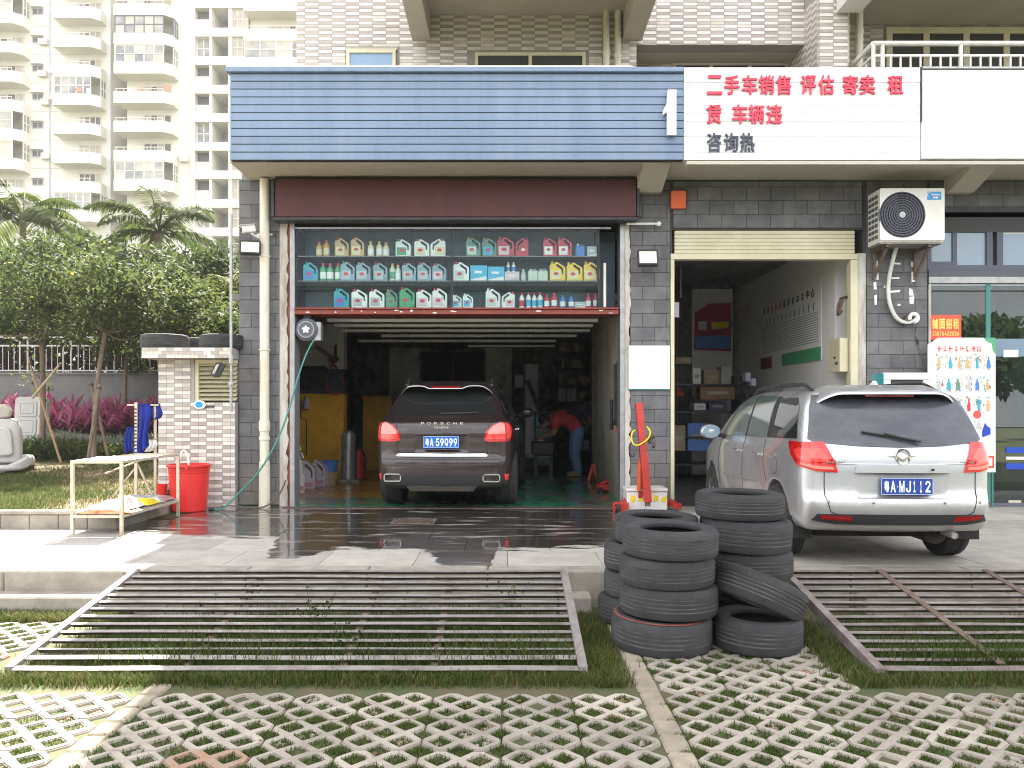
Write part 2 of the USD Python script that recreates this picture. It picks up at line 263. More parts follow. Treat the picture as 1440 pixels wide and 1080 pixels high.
# glyph outlines used on the signs and plates
GLYPH = json.loads(r'''{"二":"3 7 61 7 61 0 3 0|8 45 56 45 56 38 8 38","手":"2 15 2 21 29 21 29 30 7 30 6 31 7 37 29 37 29 44 8 43 7 44 7 49 34 51 34 52 46 53 50 55 52 55 54 53 55 51 54 48 36 45 36 37 57 37 58 36 58 30 36 30 36 21 62 21 62 15 61 14 36 14 35 -4 32 -6 27 -6 27 -7 17 -7 15 -3 15 0 29 0 29 14 3 14","车":"3 5 3 12 31 12 31 20 12 20 10 19 8 23 8 26 10 26 16 39 4 39 4 45 5 46 20 46 22 49 23 54 27 55 31 53 29 46 59 46 60 45 60 39 24 39 19 27 31 27 31 36 32 37 38 37 39 27 55 27 56 26 56 20 39 20 39 12 61 12 61 5 39 5 38 -7 32 -7 31 -6 31 5","销":"2 36 2 40 7 45 10 54 11 55 15 54 16 53 15 47 27 47 27 41 26 40 10 40 9 36 26 36 26 30 19 30 19 22 28 22 28 36 33 36 32 42 30 43 27 49 29 52 34 51 39 42 39 39 36 38 36 36 41 36 41 55 47 55 47 37 48 36 53 36 53 38 49 39 49 41 51 42 53 48 55 49 55 52 58 53 62 51 60 45 58 44 55 37 59 37 60 36 60 -3 59 -5 57 -6 46 -6 45 0 54 0 54 7 34 7 34 -7 28 -7 28 2 12 -6 9 -2 9 0 12 2 12 16 3 16 3 22 12 22 12 30 6 30 6 33 4 33/34 26 54 25 54 30 34 30/34 19 34 13 54 13 54 19/21 6 26 8 26 5 28 5 28 16 19 16 19 6","售":"1 34 1 36 5 38 6 41 10 44 15 55 21 54 20 48 30 48 29 53 35 55 38 48 57 48 57 42 38 42 38 39 54 39 54 34 38 34 38 32 54 31 54 26 38 26 38 24 58 23 59 22 58 17 17 16 18 15 55 15 55 -7 48 -7 48 -4 17 -4 17 -7 10 -7 10 33 5 30/17 2 48 2 48 9 17 9/17 40 31 39 31 42 17 42/18 26 17 23 31 23 31 26/18 34 17 31 31 31 31 34","评":"20 17 20 23 28 23 25 40 24 40 24 42 26 43 31 42 33 30 34 30 34 26 30 25 30 23 38 23 38 45 22 45 22 51 23 52 58 52 60 51 60 46 59 45 44 45 44 23 50 23 50 25 48 25 48 29 51 36 51 41 52 43 57 43 58 38 57 38 57 34 56 34 54 25 53 23 62 23 62 16 44 16 44 -7 38 -7 38 16 21 16|2 28 2 34 3 35 16 35 17 34 17 9 23 11 25 8 25 5 23 5 20 1 18 1 12 -5 10 -5 8 -2 8 1 11 4 11 28|5 48 10 53 20 43 20 41 17 38 15 38","估":"20 34 20 41 37 41 37 54 38 55 44 55 44 41 62 41 62 34 44 34 44 23 57 23 59 21 59 -5 58 -7 52 -7 52 -4 30 -4 30 -7 24 -7 23 -6 23 22 25 23 37 23 37 34/30 4 52 3 52 16 30 16|0 27 1 30 6 34 8 39 10 40 15 50 15 53 17 55 21 54 22 49 16 39 16 -6 15 -7 10 -7 9 -6 9 25 7 25 5 22 3 22","寄":"3 18 3 24 9 24 8 27 9 28 19 29 23 31 24 33 11 34 11 36 4 36 4 50 28 50 28 54 29 55 34 55 36 50 60 50 60 36 53 36 53 34 40 34 40 32 46 31 54 27 53 24 61 24 61 18 52 18 52 -4 50 -6 48 -7 37 -7 36 0 17 0 16 -4 11 -4 10 -3 10 15 11 16 38 16 38 -1 45 -1 46 0 46 18/36 44 36 40 54 40 54 43 53 44/29 29 25 24 42 24 42 26 39 26 34 29/18 10 17 6 32 6 32 10/10 40 29 40 29 44 10 44","卖":"3 -3 3 -1 11 0 11 1 20 3 26 9 3 10 3 16 17 16 15 19 8 21 8 24 10 26 16 25 22 22 24 20 23 16 30 16 32 21 32 25 28 22 25 22 24 24 15 27 14 30 15 32 4 32 4 37 5 38 29 38 29 42 8 42 8 48 29 48 29 55 35 55 36 54 36 48 56 48 57 47 57 42 36 42 36 38 58 38 60 37 60 34 53 22 48 24 48 27 51 30 51 32 39 32 38 16 61 16 61 10 35 10 33 6 35 6 36 8 40 8 48 4 51 4 53 2 56 2 61 -1 61 -4 59 -5 59 -7 57 -7 49 -2 46 -2 44 0 38 1 34 3 34 5 28 0 14 -6 6 -7/23 32 23 30 32 26 32 32","租":"1 9 1 12 5 16 11 28 11 30 2 30 2 36 12 36 12 44 4 43 2 47 3 49 9 49 9 50 23 53 23 54 28 49 30 51 56 51 56 2 62 2 62 -4 23 -4 23 2 29 2 29 18 25 14 23 14 21 19 19 19 19 -6 18 -7 13 -7 12 -6 12 14 9 13 5 5/36 2 49 2 49 13 37 13 36 12/36 20 49 19 49 29 36 29/36 36 37 35 49 35 49 45 37 45 36 44/20 30 23 26 23 24 27 21 27 19 29 19 29 31 27 30/29 48 19 46 19 36 29 36","赁":"1 39 1 42 10 46 18 55 24 53 24 51 54 54 57 51 57 49 43 47 43 43 61 43 61 37 43 37 43 32 58 32 59 31 58 26 23 26 23 32 37 32 37 37 20 37 20 43 37 43 37 46 24 46 24 49 22 49 18 45 18 24 53 24 54 23 54 5 50 3 50 2 53 2 59 -1 59 -4 57 -5 57 -7 54 -7 46 -2 43 -2 32 3 21 -4 11 -6 11 -7 7 -7 4 -3 4 -1 13 0 25 5 28 9 28 18 18 18 18 4 11 4 11 24 12 24 12 39 10 39 6 36 4 36/35 8 47 4 47 18 35 18","辆":"2 11 12 13 13 14 13 21 4 20 2 23 7 38 7 41 2 41 2 47 8 47 10 55 16 53 15 52 15 47 24 47 25 51 61 51 62 50 62 45 61 44 50 44 50 36 60 36 60 -3 58 -5 56 -6 48 -6 47 -5 47 -2 46 -2 47 0 54 0 54 7 51 8 51 11 49 13 45 4 43 3 40 6 41 12 40 14 38 14 38 11 35 5 34 4 31 5 31 -6 25 -6 25 10 19 9 19 -6 13 -6 13 7 3 5 2 6/50 24 52 19 54 19 54 30 50 30/41 36 44 36 45 37 45 44 41 44/40 26 42 20 44 20 44 30 41 30 41 26/13 37 18 37 19 36 19 27 25 27 25 36 35 36 35 44 24 44 24 41 14 41 13 40/31 14 33 14 33 18 34 18 35 30 31 30/20 21 19 20 19 15 25 16 25 21/11 32 10 27 13 27 13 32","违":"2 -2 2 0 5 3 7 3 11 6 11 24 2 24 2 30 17 30 17 6 21 3 28 2 28 1 36 1 36 19 19 19 19 25 36 25 36 31 22 31 22 37 36 37 36 42 19 42 17 38 14 37 3 48 6 52 9 52 18 43 19 48 36 48 36 54 37 55 42 55 43 54 43 48 61 48 61 42 43 42 43 37 58 37 58 31 43 31 43 25 61 25 61 15 60 15 60 10 57 6 47 5 45 11 53 11 54 13 54 19 43 19 43 1 62 2 62 -2 60 -5 27 -5 27 -4 20 -3 19 -1 14 1 7 -6 5 -6","咨":"2 27 5 30 8 30 12 33 20 35 20 38 23 40 28 49 29 55 32 55 36 53 35 48 59 48 60 43 55 33 50 34 52 42 44 42 43 41 45 33 51 27 61 24 61 21 59 20 59 18 54 19 54 -7 47 -7 46 -4 18 -4 17 -8 12 -8 11 -7 11 18 20 18 18 23 24 26 27 26 33 31 36 37 36 42 31 42 26 33 23 34 23 30 7 22 4 22/27 19 27 18 53 19 53 20 50 20 49 22 47 22 40 29 37 27 37 25 35 25 33 22/18 12 18 2 47 2 47 11 46 12|5 47 5 50 9 53 21 47 21 44 19 43 19 41 17 41 12 45","询":"2 28 2 35 17 35 17 9 19 9 21 12 24 12 25 8 27 8 27 29 23 28 21 31 19 31 19 33 26 41 31 54 34 55 38 53 38 50 36 48 36 45 61 45 61 24 60 24 60 9 59 9 58 -2 54 -6 48 -6 48 -7 41 -6 39 -2 39 0 50 0 52 2 53 18 54 18 54 39 32 39 30 35 48 34 48 6 33 6 33 2 27 2 26 7 20 2 18 2 16 -1 14 -1 12 -4 10 -4 10 -2 8 -1 8 2 11 5 11 28/33 12 42 12 42 17 33 17/33 24 42 23 42 28 33 28|6 49 9 53 12 53 19 46 20 41 15 39 13 43","热":"2 -3 5 -1 5 1 10 7 10 9 7 9 5 15 13 16 13 24 3 22 3 25 2 25 3 29 13 31 13 39 12 40 3 40 3 45 4 46 13 46 13 55 19 55 19 46 35 45 35 54 36 55 41 55 42 54 42 45 55 45 54 26 55 25 55 16 57 16 57 21 58 22 63 20 63 14 61 10 55 9 58 4 58 2 60 1 60 -1 62 -2 61 -6 56 -7 54 -2 48 5 48 8 52 9 49 15 49 19 47 19 46 16 43 16 38 20 37 20 35 15 31 11 27 9 28 6 29 -6 22 -6 21 7 26 8 23 12 23 15 29 18 29 20 32 23 32 25 28 26 27 28 19 26 19 12 15 10 16 5 13 -1 10 -3 10 -5 8 -7 6 -7 6 -6 3 -6/40 26 48 22 48 39 41 39/20 40 19 39 19 33 26 35 27 32 30 33 32 31 34 31 35 39 26 39 26 40|34 5 35 8 41 8 45 -5 38 -6 36 3","粤":"2 14 2 21 8 21 8 51 23 51 26 56 32 56 34 55 34 51 56 51 56 21 62 20 62 14 54 13 55 11 54 1 50 -6 33 -7 31 -2 32 1 44 1 45 4 12 4 11 9 13 13/37 30 36 28 38 28 38 30","铺":"3 32 0 39 6 45 8 52 11 56 17 54 17 48 26 48 27 47 40 47 41 56 47 56 48 55 52 56 57 53 63 45 63 40 62 39 48 39 48 38 61 36 61 -4 60 -6 57 -8 49 -8 48 -7 47 -8 41 -8 40 -7 40 7 36 7 34 -8 27 -7 26 1 16 -4 14 -7 10 -7 8 0 11 3 11 15 3 15 2 23 11 23 11 29 5 29 5 32/48 1 51 0 53 1 53 7 48 7/48 27 53 26 53 28 52 29 48 29/49 18 48 15 53 15 53 18/13 40 11 37 25 37 27 36 28 37 40 37 40 38/35 27 40 26 40 29 35 29/36 18 35 15 40 15 40 18/20 15 19 7 22 9 27 9 27 15/19 29 21 23 27 23 27 30","面":"2 43 3 52 61 52 62 51 62 43 35 42 35 38 59 38 59 -7 58 -8 51 -8 49 -4 15 -4 12 -8 5 -8 5 38 25 38 26 42/45 5 50 4 50 30 45 30/27 28 36 27 36 30 27 30/28 8 27 4 36 4 36 8/28 19 27 16 36 16 36 19/13 5 18 4 18 30 13 30","招":"0 16 1 22 5 22 9 24 9 34 1 34 1 42 8 42 9 43 9 55 10 56 17 55 17 44 18 42 25 42 25 35 17 34 18 27 21 27 27 31 33 40 33 44 23 45 23 52 61 52 60 31 56 24 60 22 60 -7 52 -7 50 -4 35 -4 32 -8 26 -8 25 -7 24 19 17 17 17 -4 16 -6 12 -8 4 -8 2 -4 2 0 9 1 9 14 2 13/32 24 32 23 43 23 41 30 51 32 52 44 42 44 39 32/34 5 51 4 51 15 34 15","中":"4 10 4 43 5 44 27 44 27 55 35 56 36 44 59 44 60 43 60 11 51 10 51 13 36 13 36 -7 35 -8 27 -7 27 13 13 13 12 9/36 23 51 22 51 35 36 35/13 23 27 22 27 35 13 35","心":"17 -1 17 37 18 38 26 37 27 2 42 2 43 3 44 15 53 13 47 32 53 35 55 34 63 14 64 10 63 6 56 4 54 12 52 12 52 4 49 -4 41 -7 21 -6|20 47 20 50 23 53 29 52 44 39 44 35 41 32 37 32 28 42|1 5 7 33 14 32 15 25 11 6 8 2","美":"1 -3 2 1 7 1 17 4 22 9 4 10 3 17 4 18 2 19 2 27 27 27 26 29 8 29 7 31 8 37 27 37 26 39 5 39 4 40 5 47 15 47 13 50 14 55 20 56 26 47 37 47 40 49 43 56 47 56 51 54 49 47 60 46 59 39 37 39 37 37 56 37 57 36 56 29 36 28 37 27 62 27 63 26 63 20 61 18 62 17 62 10 42 9 44 6 50 3 63 0 63 -3 59 -8 49 -6 42 -3 32 6 27 0 15 -6 4 -8","的":"4 45 11 45 12 46 14 56 22 55 22 50 20 45 29 45 30 40 33 42 37 56 41 56 45 54 43 45 61 45 60 7 57 -3 53 -6 39 -6 38 -5 37 2 50 2 51 12 43 10 41 16 34 24 34 26 31 26 30 0 29 -1 12 -1 11 -6 4 -6/38 32 43 28 49 17 52 16 53 37 39 37/12 8 21 7 21 19 12 19/12 28 21 27 21 37 12 37","A":"0 1 2 3 4 12 6 14 8 23 10 25 12 34 14 36 16 45 18 47 18 50 19 50 19 53 21 55 22 60 33 60 36 55 36 52 39 47 40 41 42 39 44 30 46 28 47 22 49 20 51 11 53 9 54 3 56 1 55 -2 45 -2 42 3 42 6 41 6 41 9 40 9 40 12 38 14 17 14 16 9 15 9 15 6 14 6 14 3 13 3 13 0 11 -2 1 -2/22 26 21 26 21 24 35 24 29 43 27 43 26 41","5":"6 9 6 16 16 16 18 10 25 7 31 8 36 15 35 24 29 29 22 29 17 26 11 26 11 27 7 27 6 28 10 59 44 59 44 49 21 49 19 45 19 38 21 39 32 39 32 38 35 38 39 36 45 29 46 23 47 23 47 13 46 13 46 10 44 6 38 0 34 -2 21 -3 21 -2 17 -2 13 0 8 5","9":"5 35 5 44 6 44 6 48 8 52 13 57 17 59 20 59 20 60 31 60 31 59 34 59 38 57 44 50 45 44 46 44 46 34 45 34 45 31 44 31 44 28 42 24 40 23 39 19 37 18 35 13 32 11 32 9 26 2 26 0 22 -3 15 -3 13 -2 13 1 16 4 16 6 18 7 18 9 20 10 20 12 22 13 22 15 24 16 25 20 20 20 20 21 14 22 13 24 11 24 7 29 6 35/17 37 17 34 20 31 23 30 29 30 34 34 35 43 31 49 28 50 22 50 18 47 16 43 16 37","Q":"3 22 3 35 4 35 5 43 8 49 15 56 21 59 24 59 24 60 38 60 38 59 41 59 47 56 54 49 57 43 58 35 59 35 59 22 58 22 58 17 57 17 57 14 55 10 50 4 51 1 55 -2 56 -7 54 -8 47 -8 41 -2 36 -2 36 -3 26 -3 26 -2 22 -2 22 -1 17 0 16 2 14 2 7 10 5 14 5 17 4 17 4 22/15 23 15 19 18 13 21 10 25 8 28 8 29 7 33 7 32 11 27 16 27 19 28 20 37 20 41 16 41 14 44 13 47 19 47 23 48 24 48 33 47 34 46 41 40 48 35 49 35 50 27 50 27 49 22 48 18 44 15 38 15 34 14 33 14 24","M":"5 59 6 60 19 60 20 59 20 56 24 49 24 46 26 44 27 38 29 36 31 28 33 26 35 17 36 17 53 60 66 60 67 59 67 -1 66 -2 57 -2 56 -1 56 34 54 34 53 28 51 26 51 23 49 21 49 18 47 16 46 10 44 8 44 5 42 3 41 -2 32 -2 29 3 29 6 27 8 25 16 23 18 23 21 21 23 21 26 19 28 18 34 17 34 16 -1 15 -2 6 -2 5 -1","J":"2 11 2 21 4 22 11 22 13 21 13 13 15 9 19 7 23 7 28 9 30 14 30 59 32 60 39 60 41 59 41 11 40 11 40 8 38 4 34 0 30 -2 27 -2 27 -3 17 -3 17 -2 13 -2 9 0 5 4 3 8 3 11","1":"6 0 6 6 7 8 22 9 22 46 19 46 13 40 8 39 8 50 11 53 13 53 15 56 20 58 21 60 32 60 33 59 33 8 46 8 47 6 47 0 46 -2 7 -2","2":"5 46 6 46 7 51 11 56 19 60 31 60 31 59 34 59 38 57 42 53 45 47 45 37 44 37 44 34 41 31 41 29 38 27 38 25 30 18 30 16 23 9 45 8 46 7 46 -1 45 -2 6 -2 5 -1 5 6 20 21 20 23 29 31 29 33 32 35 34 40 34 45 33 47 31 49 28 49 28 50 22 50 18 48 15 39 6 39 5 40","0":"4 21 4 36 5 36 5 42 6 42 6 45 9 51 14 57 18 59 21 59 21 60 32 60 32 59 35 59 39 57 43 53 43 51 46 48 47 42 48 42 48 36 49 36 49 21 48 21 47 12 40 1 38 1 37 -1 31 -2 31 -3 22 -3 22 -2 16 -1 15 1 13 1 9 6 6 12 5 21/16 22 17 14 22 8 29 7 35 12 36 17 37 17 37 22 38 23 38 34 37 35 36 43 33 48 29 50 25 50 19 47 17 43 17 40 16 40 16 35 15 34 15 23","3":"3 11 3 15 4 16 14 16 17 9 22 8 22 7 27 7 28 8 33 9 36 14 36 19 32 24 26 25 26 26 17 26 16 27 16 34 17 36 28 47 28 49 7 49 6 50 6 58 7 59 44 59 45 58 45 51 31 35 31 34 39 32 44 27 46 23 46 20 47 20 47 12 46 12 46 9 44 5 40 1 34 -2 30 -2 30 -3 20 -3 20 -2 16 -2 10 1 5 6 4 11","4":"2 12 2 17 3 17 4 22 6 23 8 29 10 30 12 36 14 37 15 41 17 42 19 48 21 49 25 58 27 60 36 60 37 59 37 56 35 55 29 42 27 41 25 35 23 34 21 28 19 27 17 21 30 20 30 38 32 39 39 39 41 38 41 20 48 20 49 19 49 11 48 10 41 10 41 -1 40 -2 31 -2 30 -1 30 10 3 10","6":"5 13 5 23 6 23 7 29 9 33 11 34 12 38 14 39 14 41 16 42 16 44 19 46 21 51 23 52 23 54 25 55 25 57 29 60 36 60 38 59 37 54 35 53 35 51 30 46 30 44 28 43 28 41 26 39 37 36 43 30 45 26 45 23 46 23 46 13 41 3 36 -1 30 -2 30 -3 17 -2 9 4 6 10 6 13/17 15 17 12 19 9 23 7 28 7 34 12 35 15 35 21 31 27 28 28 22 28 18 25 16 21 16 15","7":"5 50 5 58 6 59 46 59 47 58 47 49 45 45 43 44 25 6 23 5 20 -2 10 -2 9 1 28 39 30 40 33 49 6 49","8":"4 11 4 20 5 20 5 23 11 30 8 34 7 39 6 39 6 47 7 47 8 52 13 57 17 59 20 59 20 60 32 60 32 59 35 59 39 57 44 52 45 47 46 47 46 39 45 39 45 36 43 35 43 33 41 31 45 26 48 20 48 11 47 11 46 6 38 -1 31 -2 31 -3 20 -3 20 -2 12 0 6 6 5 11/15 13 16 11 20 8 29 7 29 8 34 9 36 11 37 13 37 18 32 24 23 25 23 24 20 24 16 20 15 17/17 40 18 38 20 36 29 35 29 36 32 36 34 38 35 40 35 45 32 49 23 50 23 49 20 49 18 47 17 44","P":"5 59 6 60 33 60 33 59 37 59 40 56 42 56 46 52 48 48 48 44 49 44 48 31 46 27 42 23 40 23 39 21 33 20 33 19 16 19 16 -1 15 -2 6 -2 5 -1/16 30 29 29 30 30 35 31 38 37 38 43 36 47 30 50 16 50","O":"3 22 3 35 4 35 5 43 8 49 11 52 15 56 21 59 24 59 24 60 38 60 38 59 41 59 47 56 54 49 57 43 58 35 59 35 59 22 58 22 58 17 53 7 48 2 46 2 43 -1 36 -2 36 -3 26 -3 26 -2 22 -2 22 -1 17 0 16 2 14 2 7 10 5 14 5 17 4 17 4 22/15 23 15 19 18 13 21 10 29 7 34 7 34 8 37 8 41 10 44 13 47 19 47 23 48 23 48 33 47 34 46 41 40 48 35 49 35 50 27 50 27 49 22 48 18 44 15 38 15 34 14 33 14 24","R":"5 58 6 59 34 59 34 58 40 57 45 53 45 51 48 48 48 44 49 44 49 35 48 35 47 29 44 27 44 25 42 25 40 23 40 21 51 1 51 -2 49 -3 41 -3 39 -2 34 9 32 10 29 18 26 20 16 20 16 -2 14 -3 7 -3 5 -2/16 31 29 30 30 31 34 31 38 36 38 42 37 45 34 48 31 48 31 49 16 49","S":"2 14 3 17 13 17 15 11 17 9 23 8 24 7 32 8 36 10 36 12 38 13 38 18 36 20 32 22 29 22 29 23 26 23 26 24 22 24 22 25 16 26 12 28 11 30 9 30 5 35 5 38 4 38 4 46 5 46 6 51 12 57 16 59 20 59 20 60 33 60 33 59 39 58 46 52 47 47 48 47 48 42 47 41 38 41 37 45 33 49 30 49 29 50 23 50 22 49 19 49 15 44 15 41 17 38 21 36 24 36 24 35 28 35 28 34 37 32 41 30 42 28 44 28 48 23 48 20 49 20 49 12 48 12 48 9 46 5 42 1 36 -2 32 -2 32 -3 20 -3 20 -2 16 -2 16 -1 11 0 6 4 3 10 3 14","C":"3 22 3 35 4 35 5 43 8 49 11 52 15 56 21 59 24 59 24 60 37 60 37 59 41 59 45 57 46 55 48 55 52 51 52 49 55 46 56 38 45 38 44 43 42 44 41 47 35 50 27 50 27 49 22 48 17 43 16 38 15 38 15 34 14 33 14 24 15 23 15 19 18 13 21 10 25 8 32 7 33 8 39 9 43 13 46 20 55 20 56 19 56 15 55 15 55 12 53 8 49 3 47 3 43 -1 36 -2 36 -3 26 -3 26 -2 22 -2 22 -1 17 0 16 2 14 2 7 10 5 14 5 17 4 17 4 22","H":"5 59 6 60 15 60 16 59 16 35 42 35 43 59 44 60 53 60 54 59 54 -1 53 -2 44 -2 43 -1 42 25 16 25 16 -1 15 -2 6 -2 5 -1","E":"5 59 6 60 44 60 45 58 45 52 44 50 16 49 16 34 42 34 43 32 43 26 42 24 16 24 16 8 44 8 45 7 45 -1 44 -2 6 -2 5 -1","a":"2 7 2 16 6 22 8 22 9 24 15 25 15 26 29 27 30 28 30 32 26 35 19 35 13 29 4 31 3 34 5 38 9 42 13 44 16 44 16 45 30 45 38 40 41 34 41 -2 40 -3 31 -3 29 -1 23 -4 14 -4 6 0/13 9 15 7 18 7 19 6 23 6 27 8 30 12 30 18 21 17 21 16 15 15 13 13","y":"0 42 1 45 11 45 12 44 12 41 14 39 15 33 17 31 19 22 21 20 21 17 23 17 24 17 25 23 27 25 28 31 30 33 31 39 33 41 33 44 34 45 44 45 45 44 44 39 41 34 41 31 39 29 39 26 37 24 35 16 33 14 32 8 30 6 28 -2 26 -4 26 -7 24 -11 22 -12 22 -14 15 -18 6 -18 4 -17 5 -8 6 -7 11 -8 14 -7 16 -3 16 2 13 8 13 11 11 13 11 16 9 18 9 21 6 26 6 29 4 31 4 34 2 36 1 42","e":"2 15 2 27 3 27 3 31 6 37 14 44 17 44 17 45 30 45 30 44 33 44 37 42 41 38 44 32 44 28 45 28 45 18 44 17 14 17 15 11 21 7 31 8 34 13 43 12 44 11 43 5 38 0 34 -2 31 -2 31 -3 18 -3 18 -2 13 -1 6 5 3 11 3 15/14 28 32 27 33 29 32 32 28 35 21 35 14 30","n":"4 44 5 45 14 45 16 43 18 43 20 45 32 45 39 41 39 39 42 36 42 32 43 32 43 -2 42 -3 33 -3 32 -2 32 29 27 35 20 35 19 33 17 33 15 29 15 -2 14 -3 5 -3 4 -2"}''')
def glyph(ch):
 out = []
 for poly in GLYPH[ch].split('|'):
  rings = []
  for ring in poly.split('/'):
   n = list(map(int, ring.split()))
   rings.append(list(zip(n[0::2], n[1::2])))
  g = Polygon(rings[0], rings[1:])
  out.append(g if g.is_valid else g.buffer(0))
 return union_all(out)
def fit(ch, x, z, w, h):
 """the glyph stretched into the rectangle with lower left corner (x, z)"""
 g = glyph(ch)
 a, b, c, d = g.bounds
 return affinity.affine_transform(g, [w / (c - a), 0, 0, h / (d - b), x - a * w / (c - a), z - b * h / (d - b)])
# ---------------------------------------------------------------- colours of the place
rng = np.random.default_rng(7)
random.seed(7)
mat('soil', (0.05, 0.078, 0.022), (0.105, 0.085, 0.048), scale=3, rough=0.95, bump=0.6, bscale=40)
mat('asphalt', (0.05, 0.05, 0.05), (0.07, 0.068, 0.065), scale=3, rough=0.9, bump=0.4, bscale=150)
mat('paver', (0.385, 0.345, 0.295), (0.20, 0.172, 0.14), scale=4, rough=0.9, bump=0.6, bscale=90, rand=0.2, lo=0.42, hi=0.8, detail=8)
mat('paver_red', (0.34, 0.18, 0.11), (0.30, 0.25, 0.20), scale=7, rough=0.9, bump=0.5, bscale=90, rand=0.12)
mat('strip', (0.36, 0.31, 0.24), (0.26, 0.22, 0.17), scale=8, rough=0.9, bump=0.5, bscale=80, rand=0.12)
mat('kerbstone', (0.36, 0.33, 0.28), (0.24, 0.215, 0.18), scale=4, rough=0.9, bump=0.5, bscale=70, rand=0.06)
mat('lawn_soil', (0.10, 0.085, 0.045), (0.19, 0.13, 0.08), scale=1.1, rough=0.95, bump=0.5, bscale=30)
mat('slate', (0.10, 0.10, 0.108), (0.165, 0.162, 0.165), scale=3.5, rough=0.75, bump=0.5, bscale=60, rand=0.16, detail=8, dirt=(0.0, 0.9, (0.20, 0.175, 0.14)))
mat('slate_joint', (0.07, 0.07, 0.072), rough=0.9)
mat('tile_white', (0.74, 0.70, 0.655), (0.63, 0.59, 0.55), scale=5, rough=0.35, rand=0.06)
mat('tile_grey', (0.35, 0.31, 0.285), (0.42, 0.375, 0.345), scale=5, rough=0.4, rand=0.10)
mat('tile_cream', (0.60, 0.55, 0.49), (0.50, 0.45, 0.40), scale=5, rough=0.4, rand=0.06)
mat('grout', (0.34, 0.32, 0.30), rough=0.9)
mat('wall_paint', (0.60, 0.56, 0.49), (0.5, 0.465, 0.40), scale=1.5, rough=0.8)
mat('soffit', (0.52, 0.475, 0.41), (0.46, 0.42, 0.36), scale=1.0, rough=0.85)
mat('plaster', (0.58, 0.55, 0.50), (0.22, 0.18, 0.13), scale=2.2, rough=0.9, stretch=(3, 3, 0.6), lo=0.42, hi=0.72, bump=0.4, bscale=40)
mat('white_paint', (0.78, 0.78, 0.77), (0.72, 0.72, 0.70), scale=2, rough=0.45)
mat('cream_pipe', (0.70, 0.66, 0.55), (0.56, 0.51, 0.40), scale=3, rough=0.45, stretch=(2, 2, 0.7), lo=0.45, hi=0.75)
mat('dark_metal', (0.03, 0.03, 0.034), (0.05, 0.05, 0.055), scale=6, rough=0.45, metal=0.2)
mat('black', (0.012, 0.012, 0.013), rough=0.6)
mat('void', (0.018, 0.018, 0.02), (0.03, 0.028, 0.027), scale=2, rough=0.9)
mat('blue_board', (0.155, 0.22, 0.335), (0.20, 0.265, 0.375), scale=2.2, rough=0.4, stretch=(1.5, 1, 0.25), rand=0.07, detail=7)
mat('white_board', (0.82, 0.82, 0.815), (0.70, 0.69, 0.67), scale=2.0, rough=0.4, stretch=(2.5, 1, 0.25), lo=0.45, hi=0.85, rand=0.02, detail=7)
mat('letter_white', (0.86, 0.86, 0.85), rough=0.35)
mat('letter_red', (0.72, 0.045, 0.09), rough=0.45)
mat('letter_dark', (0.05, 0.055, 0.085), rough=0.45)
mat('maroon', (0.085, 0.018, 0.017), (0.065, 0.014, 0.014), scale=3, rough=0.5, stretch=(1, 1, 0.2))
mat('red_beam', (0.24, 0.045, 0.03), (0.16, 0.04, 0.03), scale=7, rough=0.55, lo=0.45, hi=0.7)
mat('rail_grey', (0.50, 0.49, 0.47), (0.40, 0.39, 0.36), scale=5, rough=0.45)
mat('steel', (0.42, 0.43, 0.44), (0.33, 0.33, 0.33), scale=9, rough=0.4, metal=0.7)
mat('rail_white', (0.70, 0.69, 0.66), (0.56, 0.55, 0.51), scale=5, rough=0.4)
mat('galv', (0.33, 0.31, 0.30), (0.17, 0.13, 0.105), scale=6, rough=0.55, metal=0.35, bump=0.3, bscale=80, lo=0.42, hi=0.75, rand=0.1)
mat('rust', (0.12, 0.075, 0.055), (0.19, 0.145, 0.12), scale=9, rough=0.85, metal=0.15, bump=0.5, bscale=90, rand=0.12)
mat('rust_dark', (0.045, 0.034, 0.026), (0.08, 0.064, 0.05), scale=9, rough=0.9)
mat('rusty_galv', (0.26, 0.235, 0.225), (0.15, 0.11, 0.095), scale=6, rough=0.75, metal=0.2, bump=0.4, bscale=80, lo=0.42, hi=0.7, rand=0.1)
mat('tyre', (0.02, 0.021, 0.024), (0.042, 0.042, 0.044), scale=4, rough=0.78, bump=0.5, bscale=120, obj=True, rand=0.22, rough2=0.9)
mat('tyre_inside', (0.012, 0.012, 0.013), rough=0.9)
mat('red_primer', (0.30, 0.07, 0.05), (0.10, 0.035, 0.03), scale=6, rough=0.8)
mat('bucket_red', (0.72, 0.035, 0.03), (0.62, 0.03, 0.028), scale=5, rough=0.35)
mat('rubber_teal', (0.05, 0.22, 0.20), rough=0.45)
mat('towel_blue', (0.012, 0.028, 0.30), (0.008, 0.018, 0.20), scale=8, rough=0.95, bump=0.6, bscale=120)
mat('cloth_white', (0.80, 0.78, 0.76), (0.70, 0.67, 0.64), scale=6, rough=0.9, bump=0.3, bscale=30)
mat('cloth_orange', (0.75, 0.16, 0.07), rough=0.9)
mat('cloth_yellow', (0.80, 0.62, 0.02), rough=0.9)
mat('wood', (0.42, 0.33, 0.22), (0.30, 0.22, 0.14), scale=5, rough=0.7, stretch=(1, 1, 6))
mat('rack_metal', (0.55, 0.50, 0.40), (0.40, 0.27, 0.16), scale=8, rough=0.45, metal=0.3, lo=0.5, hi=0.75)
mat('leather', (0.52, 0.51, 0.50), (0.44, 0.43, 0.42), scale=4, rough=0.55, bump=0.15, bscale=200, obj=True)
mat('leather_tan', (0.40, 0.37, 0.31), rough=0.6)
mat('apt_white', (0.72, 0.70, 0.635), (0.68, 0.655, 0.58), scale=0.15, rough=0.8)
